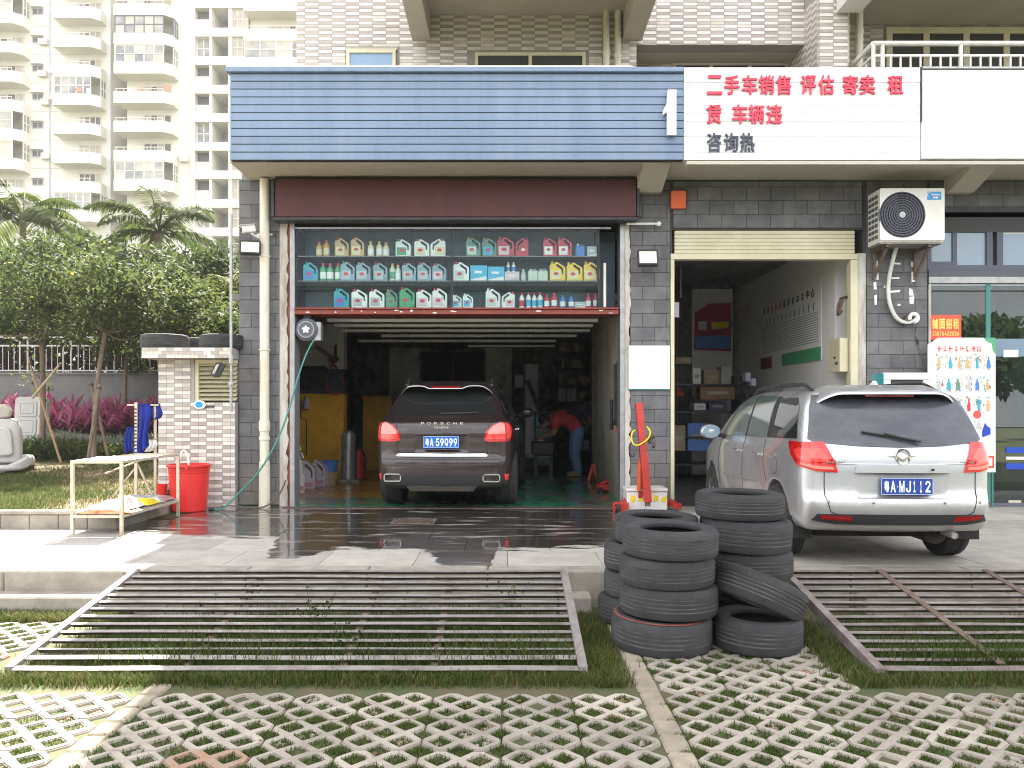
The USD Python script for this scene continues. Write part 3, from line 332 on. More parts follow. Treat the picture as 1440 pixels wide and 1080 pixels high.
mat('apt_cream', (0.70, 0.63, 0.52), (0.64, 0.57, 0.46), scale=0.2, rough=0.8)
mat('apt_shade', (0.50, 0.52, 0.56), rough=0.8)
mat('apt_glass', (0.16, 0.17, 0.18), (0.38, 0.36, 0.32), scale=0.35, rough=0.15, lo=0.4, hi=0.6)
mat('apt_pane', (0.36, 0.33, 0.28), (0.52, 0.47, 0.39), scale=0.5, rough=0.2)
mat('apt_dark', (0.12, 0.115, 0.115), rough=0.4)
mat('apt_rail', (0.62, 0.57, 0.50), rough=0.6)
mat('bark', (0.13, 0.095, 0.065), (0.20, 0.155, 0.115), scale=8, rough=0.9, bump=0.6, bscale=50)
mat('stake', (0.34, 0.21, 0.11), (0.24, 0.15, 0.09), scale=6, rough=0.85)
leafmat('leaf_mid', (0.075, 0.13, 0.036), (0.13, 0.185, 0.06), amount=0.5)
leafmat('leaf_dark', (0.05, 0.095, 0.03), (0.09, 0.14, 0.048))
leafmat('leaf_palm', (0.065, 0.12, 0.025), (0.11, 0.17, 0.04), amount=0.5)
leafmat('leaf_palm_yellow', (0.16, 0.22, 0.03), (0.24, 0.30, 0.05), amount=0.45)
leafmat('leaf_pink', (0.85, 0.27, 0.40), (0.72, 0.12, 0.22), amount=0.4, island=0.5)
leafmat('leaf_maroon', (0.10, 0.03, 0.045), (0.17, 0.035, 0.06), amount=0.3, island=0.45)
leafmat('leaf_silver', (0.34, 0.38, 0.30), (0.44, 0.47, 0.38), amount=0.3)
leafmat('grass', (0.085, 0.16, 0.03), (0.13, 0.195, 0.045), amount=0.3, island=0.4)
leafmat('grass_dry', (0.24, 0.22, 0.07), (0.34, 0.28, 0.13), amount=0.3, island=0.3)
leafmat('petal', (0.75, 0.60, 0.03), (0.80, 0.7, 0.15), amount=0.3, island=0.1)
panemat('pane', (0.82, 0.9, 0.88), 0.05)
panemat('pane_shelf', (0.92, 0.97, 0.97), 0.004, 0.0, 1.22)
panemat('pane_dark', (0.42, 0.50, 0.50), 0.10)
mat('mirror_film', (0.20, 0.28, 0.36), rough=0.12, metal=0.0, spec=0.9)
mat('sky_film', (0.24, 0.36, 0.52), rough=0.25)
mat('smoked', (0.06, 0.062, 0.06), rough=0.12, spec=0.8)

# wet apron: dry concrete, and water that lies where the hose has run
def apron_material():
 prof = [(-8.0, 9.0), (-4.6, 8.75), (-3.7, 8.45), (-3.0, 8.3), (-2.35, 8.15), (-2.1, 7.0), (-1.85, 7.05), (-1.65, 7.5), (-0.75, 7.5), (-0.6, 6.9), (-0.5, 6.5), (-0.16, 6.5),
   (-0.1, 7.5), (0.6, 7.6), (1.2, 7.8), (1.9, 9.0), (2.2, 12.0), (8.0, 14.0)]
 ramp = [((x + 8) / 16, ((y - 6) / 8,) * 3) for x, y in prof]
 nd = {'g': ('geometry', {}), 's': ('separate_xyz', {}), 'fx': ('map_range', {'clamp': True, 'from_min': -8, 'from_max': 8, 'to_min': 0, 'to_max': 1}),
  'r': ('rgb_ramp', {'ramp': ramp}), 'rb': ('rgb_to_bw', {}), 'fy': ('map_range', {'clamp': True, 'from_min': 6, 'from_max': 14, 'to_min': 0, 'to_max': 1}),
  'mp': ('mapping', {'mapping_type': 'point', 'scale': (1.0, 2.6, 1.0)}),
  'n': ('noise_texture', {'scale': 2.4, 'detail': 6, 'roughness': 0.62}),
  'nc': ('map_range', {'clamp': True, 'from_min': 0, 'from_max': 1, 'to_min': -0.075, 'to_max': 0.075}),
  'sub': ('math', {'math_type': 'subtract'}), 'ad': ('math', {'math_type': 'add'}),
  'wet': ('map_range', {'clamp': True, 'from_min': -0.004, 'from_max': 0.008, 'to_min': 0, 'to_max': 1}),
  'mp2': ('mapping', {'mapping_type': 'point', 'scale': (0.8, 3.4, 1.0)}), 'n2': ('noise_texture', {'scale': 1.5, 'detail': 5, 'roughness': 0.6}),
  'dry': ('map_range', {'clamp': True, 'from_min': 0.56, 'from_max': 0.66, 'to_min': 1, 'to_max': 0.25}), 'film': ('math', {'math_type': 'multiply'}),
  'n3': ('noise_texture', {'scale': 3.5, 'detail': 6, 'roughness': 0.7}),
  'dc': ('rgb_ramp', {'ramp': [(0.32, (0.31, 0.285, 0.255)), (0.7, (0.44, 0.415, 0.375))]}),
  'oi': ('object_info', {}), 'om': ('map_range', {'clamp': True, 'from_min': 0, 'from_max': 1, 'to_min': 0.86, 'to_max': 1.1}), 'hv': ('hsv', {'hue': 0.5, 'saturation': 1, 'value': 1, 'fac': 1}),
  'wc': ('rgb_ramp', {'ramp': [(0.3, (0.030, 0.027, 0.024)), (0.7, (0.058, 0.05, 0.042))]}), 'mc': ('mix_color', {}),
  'rx': ('map_range', {'clamp': True, 'from_min': 0, 'from_max': 1, 'to_min': 0.85, 'to_max': 0.35}), 'fr': ('map_range', {'clamp': True, 'from_min': 0, 'from_max': 1, 'to_min': 0.0, 'to_max': 1.0}),
  'bn': ('noise_texture', {'scale': 60, 'detail': 4}), 'inv': ('math', {'math_type': 'subtract', 'value1': 1.0}), 'bs': ('math', {'math_type': 'multiply', 'value2': 0.45}),
  'bp': ('bump', {'distance': 0.01}), 'p': ('principled_bsdf', {'coat_roughness': 0.06})}
 ln = [('g.position', 's.vector'), ('s.x', 'fx.value'), ('fx.result', 'r.fac'), ('r.color', 'rb.color'), ('s.y', 'fy.value'), ('g.position', 'mp.vector'), ('mp.vector', 'n.vector'),
  ('n.fac', 'nc.value'), ('fy.result', 'sub.value1'), ('rb.val', 'sub.value2'), ('sub.value', 'ad.value1'), ('nc.result', 'ad.value2'), ('ad.value', 'wet.value'),
  ('g.position', 'mp2.vector'), ('mp2.vector', 'n2.vector'), ('n2.fac', 'dry.value'), ('wet.result', 'film.value1'), ('dry.result', 'film.value2'),
  ('g.position', 'n3.vector'), ('n3.fac', 'dc.fac'), ('n3.fac', 'wc.fac'), ('oi.random', 'om.value'), ('om.result', 'hv.value'), ('dc.color', 'hv.color'),
  ('film.value', 'mc.fac'), ('hv.color', 'mc.a'), ('wc.color', 'mc.b'), ('mc.result', 'p.base_color'), ('film.value', 'rx.value'), ('rx.result', 'p.roughness'),
  ('film.value', 'fr.value'), ('fr.result', 'p.coat_weight'), ('g.position', 'bn.vector'), ('film.value', 'inv.value2'), ('inv.value', 'bs.value1'), ('bs.value', 'bp.strength'), ('bn.fac', 'bp.height'), ('bp.normal', 'p.normal')]
 MATS['apron'] = usdkit.material(stage, '/World/Looks/apron', nd, ln, surface='p.BSDF')
apron_material()

def floor_material():
 """garage floor: worn green, grey and yellow paint under a film of water"""
 nd = {'g': ('geometry', {}), 's': ('separate_xyz', {}), 'n': ('noise_texture', {'scale': 1.4, 'detail': 6, 'roughness': 0.65}),
  'n2': ('noise_texture', {'scale': 3.0, 'detail': 5, 'roughness': 0.6}),
  'gy': ('mix_color', {'a': (0.13, 0.115, 0.105), 'b': (0.016, 0.21, 0.115)}), 'gf': ('map_range', {'clamp': True, 'from_min': 0.44, 'from_max': 0.52, 'to_min': 0, 'to_max': 1}),
  'nx': ('math', {'math_type': 'multiply', 'value2': 0.5}), 'x2': ('math', {'math_type': 'add'}), 'ym': ('map_range', {'clamp': True, 'from_min': -1.35, 'from_max': -1.15, 'to_min': 1, 'to_max': 0}),
  'yy': ('map_range', {'clamp': True, 'from_min': 12.1, 'from_max': 12.3, 'to_min': 0, 'to_max': 1}), 'ya': ('math', {'math_type': 'add'}), 'yk': ('math', {'math_type': 'multiply'}),
  'mc': ('mix_color', {'b': (0.46, 0.24, 0.03)}), 'rr': ('map_range', {'clamp': True, 'from_min': 0.35, 'from_max': 0.65, 'to_min': 0.12, 'to_max': 0.5}),
  'p': ('principled_bsdf', {'coat_weight': 0.6, 'coat_roughness': 0.08})}
 ln = [('g.position', 's.vector'), ('g.position', 'n.vector'), ('g.position', 'n2.vector'), ('n.fac', 'gf.value'), ('gf.result', 'gy.fac'), ('n2.fac', 'nx.value1'), ('s.x', 'x2.value1'), ('nx.value', 'x2.value2'),
  ('x2.value', 'ym.value'), ('s.y', 'ya.value1'), ('nx.value', 'ya.value2'), ('ya.value', 'yy.value'), ('ym.result', 'yk.value1'), ('yy.result', 'yk.value2'), ('yk.value', 'mc.fac'), ('gy.result', 'mc.a'), ('mc.result', 'p.base_color'),
  ('n2.fac', 'rr.value'), ('rr.result', 'p.roughness')]
 MATS['garage_floor'] = usdkit.material(stage, '/World/Looks/garage_floor', nd, ln, surface='p.BSDF')
floor_material()

# ---------------------------------------------------------------- ground, pavers, kerb, apron
ZG = -0.28                                             # top of the grass pavers
big = MB()
big.add([(-900, -900, ZG - 0.013), (900, -900, ZG - 0.013), (900, 900, ZG - 0.013), (-900, 900, ZG - 0.013)], [(0, 1, 2, 3)])
put('ground', big, 'soil', kind='structure', label='bare soil ground under the paving')

parking = thing('parking_pavement', 'lattice of grass pavers in front of the shop', None, kind='structure', base=(0, 4, ZG))
def paver_poly(seed, s=0.374):
 r = np.random.default_rng(seed)
 g = sbox(-s / 2, -s / 2, s / 2, s / 2)
 h = 0.1905
 def dia(cx, cy, a):
  p = [(cx + a, cy), (cx, cy + a), (cx - a, cy), (cx, cy - a)]
  return Polygon([(x + r.normal(0, 0.0022), y + r.normal(0, 0.0022)) for x, y in p]).buffer(0.004, quad_segs=2)
 cut = []
 for i in range(-2, 3):
  for j in range(-2, 3):
   if (i + j) % 2 == 0:
    cx, cy = i * h / 2, j * h / 2
    corner = abs(i) == 2 and abs(j) == 2
    cut.append(dia(cx, cy, 0.075 if corner else 0.055))
 g = g.difference(union_all(cut))
 return max(getattr(g, 'geoms', [g]), key=lambda q: q.area).simplify(0.002)
PAVER = []
for k in range(8):
 g = paver_poly(k)
 m = MB().prism(g, -0.055, -0.006)
 top = g.buffer(-0.006, join_style=2)
 top = max(getattr(top, 'geoms', [top]), key=lambda q: q.area)
 m2 = trimesh.creation.extrude_polygon(top, 0.006, engine='earcut'); m2.apply_translation((0, 0, -0.006))
 PAVER.append(m.tm(m2).mesh())
def on_pavers(x, y):
 if y < 4.62: return True
 if 0.60 < x < 2.08 and y < 6.2: return True
 return x < -3.1 and y < 6.2
HOLES = []
def lay_pavers():
 n = 0
 P = 0.381
 for s in range(-3, 3):                              # bays between the plain strips
  x0 = -2.0 + 2.8 * s + 0.065
  for c in range(7):
   cx = x0 + P * (c + 0.5)
   for r in range(9):
    cy = 2.97 + P * (r + 0.5) + (0.012 if c % 2 else 0)
    if abs(cx) > 5.6 or not on_pavers(cx, cy) or (abs(cx) > 0.72 * cy + 0.9): continue
    k = int(rng.integers(8))
    v, f = PAVER[k]
    R = rotm((0, 0, 1), float(rng.normal(0, 0.7)) + 90 * int(rng.integers(4))) @ rotm((1, 0, 0), float(rng.normal(0, 0.25)))
    w = v @ R.T + (cx, cy, ZG + rng.normal(0, 0.0025))
    red = rng.random() < (0.16 if cx > 2.2 else 0.04)
    put('paver', MB().add(w, f), 'paver_red' if red else 'paver', parking)
    HOLES.extend((cx + i * P / 4, cy + j * P / 4) for i in range(-2, 2) for j in range(-2, 2) if (i + j) % 2 == 0)
 for s in range(-1, 3):                              # plain strips
  xs = -2.0 + 2.8 * s
  y = 2.95
  while y < 6.1:
   L = 0.2 + rng.normal(0, 0.015)
   if on_pavers(xs, y + L / 2) or (abs(xs - 0.8) < 0.1 and y < 6):
    put('strip_block', MB().cbox(xs - 0.062, xs + 0.062, y, y + L - 0.012, ZG - 0.05, ZG + rng.normal(0, 0.002), 0.012), 'strip', parking)
   y += L
lay_pavers()

def blades(pts, h, w, m, name, label, cat='grass', lean=0.5, seed=1, **kw):
 """grass: one bent blade (3 triangles) at each point"""
 r = np.random.default_rng(seed)
 pts = np.asarray(pts, float); n = len(pts)
 a = r.random(n) * 2 * PI; hh = h * (0.5 + r.random(n)); ww = w * (0.6 + 0.8 * r.random(n))
 d = np.stack([np.cos(a), np.sin(a), 0 * a], 1); s = np.stack([-np.sin(a), np.cos(a), 0 * a], 1)
 l = lean * (0.2 + r.random(n)) * hh
 up = np.array([0, 0, 1.0])
 v = np.stack([pts - s * ww[:, None] / 2, pts + s * ww[:, None] / 2,
    pts + d * (l * 0.35)[:, None] + up * (hh * 0.6)[:, None] - s * ww[:, None] * 0.35, pts + d * (l * 0.35)[:, None] + up * (hh * 0.6)[:, None] + s * ww[:, None] * 0.35,
    pts + d * l[:, None] + up * hh[:, None]], 1).reshape(-1, 3)
 o = (np.arange(n) * 5)[:, None]
 f = np.vstack([o + [0, 1, 3], o + [0, 3, 2], o + [2, 3, 4]])
 return put(name, MB().add(v, f), m, label=label, cat=cat, kind='stuff', **kw)

def hole_grass():
 r = np.random.default_rng(3)
 P = []
 for hx, hy in HOLES:
  dens = meshkit.fbm(np.array([[hx * 0.9, hy * 0.9, 0.3]]), 3, 5)[0]
  if dens < 0.33 or r.random() < 0.1: continue
  n = int(330 * min(1, (dens - 0.27) * 4) * (0.4 + r.random()))
  u, v = r.uniform(-1, 1, n), r.uniform(-1, 1, n)
  k = np.abs(u) + np.abs(v) < 1.05
  P.append(np.stack([hx + u[k] * 0.062, hy + v[k] * 0.062, np.full(k.sum(), ZG - 0.015)], 1))
 blades(np.vstack(P), 0.018, 0.0045, 'grass', 'paver_grass', 'short green grass growing in the diamond holes of the pavers', lean=0.9, seed=4)
hole_grass()
def hole_rubble():
 r = np.random.default_rng(8); A, B = MB(), MB()
 for hx, hy in HOLES:
  if r.random() > 0.16: continue
  m = A if r.random() < 0.55 else B
  for k in range(int(r.integers(4, 10))):
   u, v = r.uniform(-0.035, 0.035, 2)
   if abs(u) + abs(v) > 0.042: continue
   s_ = r.uniform(0.008, 0.02)
   m.tm(trimesh.creation.icosphere(0, s_).apply_scale((1, 1, 0.6)).apply_translation((hx + u, hy + v, ZG - 0.012)))
 put('brick_rubble', A, 'paver_red', label='reddish brick rubble filling some holes of the pavers', cat='rubble', kind='stuff')
 put('gravel', B, 'kerbstone', label='grey gravel lying in some holes of the pavers', cat='gravel', kind='stuff')
 n = 130
 x = r.uniform(-4.5, 4.5, n); y = 3.2 + r.random(n) * 3.0
 k = np.array([on_pavers(a, b) for a, b in zip(x, y)]); x, y = x[k], y[k]; n = len(x)
 L = MB()
 for a, b in zip(x, y):
  t, l, w = r.uniform(0, 2 * PI), r.uniform(0.018, 0.04), r.uniform(0.008, 0.018)
  d, e = np.array([math.cos(t), math.sin(t), 0]), np.array([-math.sin(t), math.cos(t), 0]); c = np.array([a, b, ZG + 0.008])
  L.add([c, c + d * l * .5 + e * w + (0, 0, r.uniform(0, .008)), c + d * l + (0, 0, r.uniform(0, .006)), c + d * l * .5 - e * w + (0, 0, r.uniform(0, .008))], [(0, 1, 2, 3)])
 put('fallen_leaves', L, 'dead_leaf', label='small dry brown leaves scattered over the pavers', cat='leaves', kind='stuff')
leafmat('dead_leaf', (0.22, 0.13, 0.05), (0.30, 0.20, 0.09), amount=0.1, island=0.4)
hole_rubble()

# kerb in two steps along the apron's front edge
kerb = thing('kerb', 'low stone kerb with two steps along the front of the wet pavement', 'kerb', base=(0, 6.5, -0.15))
def kerb_row():
 x = -8.0
 while x < 8:
  L = 0.98
  put('kerb_stone', MB().cbox(x, x + L - 0.006, 6.50, 6.72, -0.34, 0.0 + rng.normal(0, 0.0015), 0.012), 'kerbstone', kerb)
  x += L
 x = -8.0
 while x < 8:
  L = 1.2
  if 0.85 < x + L and x < 2.2:
   if x < 0.85: put('step_stone', MB().cbox(x, 0.66, 6.26, 6.497, -0.34, -0.16, 0.012), 'kerbstone', kerb)
   x += L
   continue
  put('step_stone', MB().cbox(x, x + L - 0.006, 6.26, 6.497, -0.34, -0.16 + rng.normal(0, 0.0015), 0.012), 'kerbstone', kerb)
  x += L
kerb_row()
apron = thing('apron_pavement', 'concrete pavement before the garage, wet where hosed', None, kind='structure', base=(0, 8, 0))
put('bedding', MB().box(-9, 9, 6.73, 10.9, -0.34, -0.012), 'soil', apron)
def apron_slabs():
 S = 0.80
 for j in range(6):
  for i in range(-12, 12):
   x0, y0 = i * S * 1.0 + (0.4 if j % 2 else 0), 6.725 + j * 0.70
   if x0 < -4.4 and y0 > 8.75: continue
   y1 = min(y0 + 0.70, 10.88)
   if y1 - y0 < 0.1 or abs(x0 + 0.4) > 0.68 * y0 + 2: continue
   x1 = x0 + S
   if y0 > 8.2 and x0 < -4.3 < x1: x0 = -4.3
   put('slab', MB().cbox(x0 + 0.002, x1 - 0.002, y0 + 0.002, y1 - 0.002, -0.05, rng.normal(0, 0.0008), 0.003), 'apron', apron)
apron_slabs()

# drain grates in the apron
def drain(name, label, x0, x1, y0, y1, nb, ang=0):
 t = thing(name, label, 'drain', base=((x0 + x1) / 2, y0, 0))
 f = MB()
 for a, b, c, d in ((x0, x1, y0, y0 + 0.02), (x0, x1, y1 - 0.02, y1), (x0, x0 + 0.02, y0 + 0.02, y1 - 0.02), (x1 - 0.02, x1, y0 + 0.02, y1 - 0.02)):
  f.box(a, b, c, d, -0.04, 0.006)
 put('frame', f, 'rust', t)
 put('pit', MB().box(x0 + 0.02, x1 - 0.02, y0 + 0.02, y1 - 0.02, -0.045, 0.0035), 'black', t)
 w = (x1 - x0 - 0.04) / nb
 bars = MB()
 for k in range(nb):
  c = x0 + 0.02 + w * (k + 0.5)
  if nb <= 20: put('bar', MB().bar((c - ang / 2, y0 + 0.022, 0.004), (c + ang / 2, y1 - 0.022, 0.004), w * 0.42, 0.008), 'rust', t)
  else: bars.bar((c - ang / 2, y0 + 0.022, 0.004), (c + ang / 2, y1 - 0.022, 0.004), w * 0.45, 0.008)
 if nb > 20: put('bar', bars, 'rust', t, kind='stuff')
drain('drain_grate', 'small rusty slotted drain grate set in the wet pavement', -1.35, -0.85, 9.2, 9.62, 9, 0.06)
drain('channel_drain', 'long narrow channel drain across the garage threshold', -3.0, 1.5, 10.62, 10.78, 110)

# ---------------------------------------------------------------- steel ramps over the kerb
def ramp(name, label, x0, x1, yb, zb, yt, zt, bars, longs, m_bar, m_side, right_side=True):
 t = thing(name, label, 'ramp', 'steel grate ramps over the kerb' if False else None, base=((x0 + x1) / 2, yb, zb))
 at = lambda x, k, dz=0: np.array([x, yb + (yt - yb) * k, zb + (zt - zb) * k + dz])
 nrm = np.cross((1, 0, 0), at(0, 1) - at(0, 0)); nrm /= np.linalg.norm(nrm)
 put('side_rail', MB().bar(at(x0, 0), at(x0, 1), 0.055, 0.03, nrm).bar(at(x0 - 0.024, 0, -0.03), at(x0 - 0.024, 1, -0.03), 0.006, 0.05, nrm), m_side, t)
 if right_side:
  put('side_rail', MB().bar(at(x1, 0), at(x1, 1), 0.055, 0.03, nrm).bar(at(x1 + 0.024, 0, -0.03), at(x1 + 0.024, 1, -0.03), 0.006, 0.05, nrm), m_side, t)
 for k, w in bars:
  b, wb = MB(), MB()
  n = 8
  jz = np.cumsum(rng.normal(0, 0.0016, n + 1)); jz -= np.linspace(jz[0], jz[-1], n + 1); jk = rng.normal(0, 0.0012, n + 1)
  for i in range(n):                              # angle iron, slightly bent by use
   xa, xb = x0 + 0.03 + (x1 - x0 - 0.06) * i / n, x0 + 0.03 + (x1 - x0 - 0.06) * (i + 1) / n
   pa, pb = at(xa, k + jk[i], 0.004 + jz[i]), at(xb, k + jk[i + 1], 0.004 + jz[i + 1])
   b.bar(pa, pb, w, 0.005, nrm)
   wb.bar(pa + (0, w / 2 - 0.003, -0.015), pb + (0, w / 2 - 0.003, -0.015), 0.005, 0.024, nrm)
  cb = put('cross_bar', b, m_bar, t)
  put('web', wb, 'rust_dark', cb)
 for xl, dx in longs:
  put('support_bar', MB().bar(at(xl + dx, 0.02, -0.03), at(xl, 0.99, -0.03), 0.045, 0.02, nrm), 'rust', t)
 return t, at, nrm
k1 = [(0.0, 0.055), (0.085, 0.055)] + [(0.155 + i * 0.0755, 0.036 if i else 0.02) for i in range(12)]
ramp('steel_ramp', 'wide galvanised steel grate ramp over the kerb before the garage, weeds growing through', -2.98, 0.45, 4.80, -0.245, 6.46, 0.015, k1,
 [(-1.95, 0.0), (-1.0, 0.0), (-0.45, 0.0)], 'galv', 'galv')
k2 = [(0.012, 0.06)] + [(0.085 + i * 0.0755, 0.034) for i in range(13)]
_t, _at, _n = ramp('steel_ramp', 'rusty steel grate ramp at the right behind the tyre stacks, below the silver car', 2.22, 5.6, 4.78, -0.25, 6.46, 0.01, k2, [], 'rusty_galv', 'rusty_galv')
for xl in (2.98, 3.83, 4.7):
 put('cover_bar', MB().bar(_at(xl, 0.04, 0.012), _at(xl, 0.995, 0.012), 0.05, 0.008, _n), 'rust', _t)

def ramp_grass():
 r = np.random.default_rng(9)
 P = []
 for x0, x1, n in ((-3.0, 0.5, 42000), (2.2, 5.4, 26000)):
  x, y = r.uniform(x0, x1, n), r.uniform(4.68, 6.1, n)
  d = meshkit.fbm(np.stack([x * 1.1, y * 1.6, 0 * x], 1), 3, 2)
  k = (r.random(n) < np.clip((d - 0.36) * 4, 0.05, 1) * np.where(y < 5.2, 1.3, 0.75))
  P.append(np.stack([x[k], y[k], np.full(k.sum(), ZG - 0.015)], 1))
 x, y = r.uniform(-3.4, 5.5, 16000), r.normal(4.70, 0.06, 16000)
 k = ((x < 0.55) | (x > 2.1)) & (y > 4.58) & (y < 4.84)
 P.append(np.stack([x[k], y[k], np.full(k.sum(), ZG - 0.015)], 1))
 x, y = r.normal(0.6, 0.055, 5000), r.uniform(4.6, 6.2, 5000); k = (x > 0.47)
 P.append(np.stack([x[k], y[k], np.full(k.sum(), ZG - 0.015)], 1))
 x, y = r.normal(2.1, 0.07, 5000), r.uniform(4.6, 6.1, 5000); k = (x < 2.22)
 P.append(np.stack([x[k], y[k], np.full(k.sum(), ZG - 0.015)], 1))
 x, y = r.uniform(-4.4, -2.9, 6000), r.uniform(6.02, 6.26, 6000)
 P.append(np.stack([x, y, np.full(len(x), ZG - 0.015)], 1))
 P = np.vstack(P)
 k = r.random(len(P)) < 0.75
 blades(P[k], 0.05, 0.005, 'grass', 'ramp_grass', 'green grass growing under and round the steel ramps', lean=0.8, seed=5)
 blades(P[~k], 0.045, 0.005, 'grass_dry', 'dry_ramp_grass', 'dry grass blades among the green under the steel ramps', lean=1.1, seed=6)
ramp_grass()
def tall_grass():
 r = np.random.default_rng(19); P = []
 for cx, cy, sx, sy, n in ((-1.2, 5.5, 0.55, 0.3, 5200), (-0.2, 5.75, 0.4, 0.2, 2400), (-2.0, 5.2, 0.35, 0.2, 1500), (0.1, 5.1, 0.3, 0.15, 1300), (3.6, 5.3, 0.6, 0.25, 2600), (2.9, 5.0, 0.4, 0.12, 1400)):
  P.append(np.stack([r.normal(cx, sx, n), np.clip(r.normal(cy, sy, n), 4.9, 6.15), np.full(n, ZG - 0.015)], 1))
 P = np.vstack(P); P = P[(P[:, 0] < 0.4) | (P[:, 0] > 2.3)]
 blades(P, 0.13, 0.006, 'grass', 'tall_grass', 'taller green grass clumps growing up between the ramp bars', lean=0.7, seed=20)
tall_grass()

def weed(x, y, z, h, n, label, seed):
 """a leafy weed: thin stems with small leaves"""
 r = np.random.default_rng(seed)
 t = thing('weed', label, 'weed', base=(x, y, z))
 st, lf = MB(), MB()
 for k in range(n):
  a, b = r.uniform(0, 2 * PI), r.uniform(0.15, 0.5)
  hh = h * r.uniform(0.6, 1.1)
  p = [np.array([x, y, z]) + np.array([math.cos(a) * b * hh * q, math.sin(a) * b * hh * q, hh * q]) for q in np.linspace(0, 1, 5)]
  st.tube(p, 0.0018, 4)
  for q in range(1, 5):
   for s in range(3):
    c = p[q] + r.normal(0, 0.006, 3); d = r.normal(0, 1, 3); d[2] = abs(d[2]) * 0.5; d /= np.linalg.norm(d); e = np.cross(d, r.normal(0, 1, 3)); e /= np.linalg.norm(e)
    L, W = 0.022 * r.uniform(0.7, 1.4), 0.009
    lf.add([c, c + d * L * 0.5 + e * W, c + d * L, c + d * L * 0.5 - e * W], [(0, 1, 2, 3)])
 put('stem', st, 'grass', t); put('foliage', lf, 'leaf_palm', t)
weed(-1.33, 5.55, ZG - 0.04, 0.36, 9, 'tall leafy weed growing through the middle of the left ramp', 1)
weed(-1.05, 5.2, ZG - 0.04, 0.22, 8, 'small weed near the front of the left ramp', 2)
weed(-2.2, 5.9, ZG - 0.04, 0.26, 6, 'thin weed at the far left of the left ramp', 3)
weed(3.62, 5.35, ZG - 0.04, 0.3, 7, 'broad green weed growing through the rusty right ramp', 4)
weed(0.02, 6.05, ZG - 0.04, 0.32, 7, 'weed near the kerb at the right end of the left ramp', 5)

# ---------------------------------------------------------------- lawn at the left
def lawn_z(x, y): return 0.17 + 0.03 * np.maximum(0, y - 8.9)
lx, ly = np.meshgrid(np.linspace(-16, -4.42, 40), np.linspace(8.98, 19.5, 40))
lz = lawn_z(lx, ly) + 0.03 * (meshkit.fbm(np.stack([lx, ly, 0 * lx], -1), 3, 4) - 0.5)
idx = np.arange(1600).reshape(40, 40)
put('lawn', MB().add(np.stack([lx, ly, lz], -1).reshape(-1, 3), np.stack([idx[:-1, :-1], idx[:-1, 1:], idx[1:, 1:], idx[1:, :-1]], -1).reshape(-1, 4)), 'lawn_soil', kind='structure', label='worn lawn left of the shop')
def lawn_kerb():
 t = thing('lawn_kerb', 'low stone kerb blocks holding the worn lawn at the left', 'kerb', base=(-6, 8.9, 0))
 x = -4.32
 while x > -11:
  L = 0.32
  put('kerb_block', MB().cbox(x - L + 0.006, x, 8.86, 8.96, -0.05, 0.15, 0.008), 'kerbstone', t)
  x -= L
 x = -4.32
 while x > -11:
  put('coping', MB().cbox(x - 0.8 + 0.004, x + 0.01, 8.84, 8.975, 0.152, 0.192, 0.008), 'kerbstone', t)
  x -= 0.8
 y = 8.985
 while y < 10.6:
  put('kerb_block', MB().cbox(-4.42, -4.32, y, y + 0.31, -0.05, 0.15, 0.008), 'kerbstone', t)
  put('coping', MB().cbox(-4.44, -4.31, y, y + 0.312, 0.152, 0.192, 0.008), 'kerbstone', t)
  y += 0.316
lawn_kerb()
def lawn_grass():
 r = np.random.default_rng(12)
 n = 95000
 y = 8.98 + (r.random(n) ** 1.6) * 8.0
 x = r.uniform(-1, 0, n) * np.minimum(11.0, 0.70 * y - 4.4 + 1.2) - 4.45
 d = meshkit.fbm(np.stack([x * 0.7, y * 0.7, 0 * x], 1), 3, 8)
 bare = np.clip((10.6 - y) / 1.4, 0, 1) * np.clip((x + 6.4) / 1.2, 0, 1)
 k = r.random(n) < np.clip((d - 0.22) * 2.5, 0.1, 1) * (1 - 0.85 * bare)
 P = np.stack([x, y, lawn_z(x, y) - 0.004], 1)[k]; dd = d[k]
 g = r.random(len(P)) < np.clip((dd - 0.3) * 3 + 0.25, 0.2, 0.9)
 blades(P[g], 0.042, 0.008, 'grass', 'lawn_grass', 'short green grass of the worn lawn', lean=0.8, seed=13)
 blades(P[~g], 0.04, 0.008, 'grass_dry', 'dry_lawn_grass', 'yellowish dry grass patches of the worn lawn', lean=1.0, seed=14)
lawn_grass()
# ---------------------------------------------------------------- the shop building
D = 10.9                                               # the shop front's plane
shop = thing('shop_building', 'shop building with grey slate pillars below and checkered tile storeys above', 'building', base=(0, D, 0))

def brick_face(parent, x0, x1, z0, z1, y, w, h, m, gap=0.004, th=0.02, nrm=(0, -1), name='slate', stuff=None, holes=(), seed=0):
 """running-bond stones on a face looking towards -y"""
 r = np.random.default_rng(seed)
 n = 0; j = 0; z = z0
 while z < z1 - 0.01:
  zt = min(z + h, z1)
  x = x0 - (w / 2 if j % 2 else 0)
  while x < x1 - 0.005:
   a, b = max(x, x0), min(x + w, x1)
   if b - a > 0.02 and not any(a < hx1 and b > hx0 and z < hz1 and zt > hz0 for hx0, hx1, hz0, hz1 in holes):
    put(name, MB().cbox(a + gap / 2, b - gap / 2, y - th + r.normal(0, 0.0012), y, z + gap / 2, zt - gap / 2, 0.003), m, parent)
   x += w
  z += h; j += 1

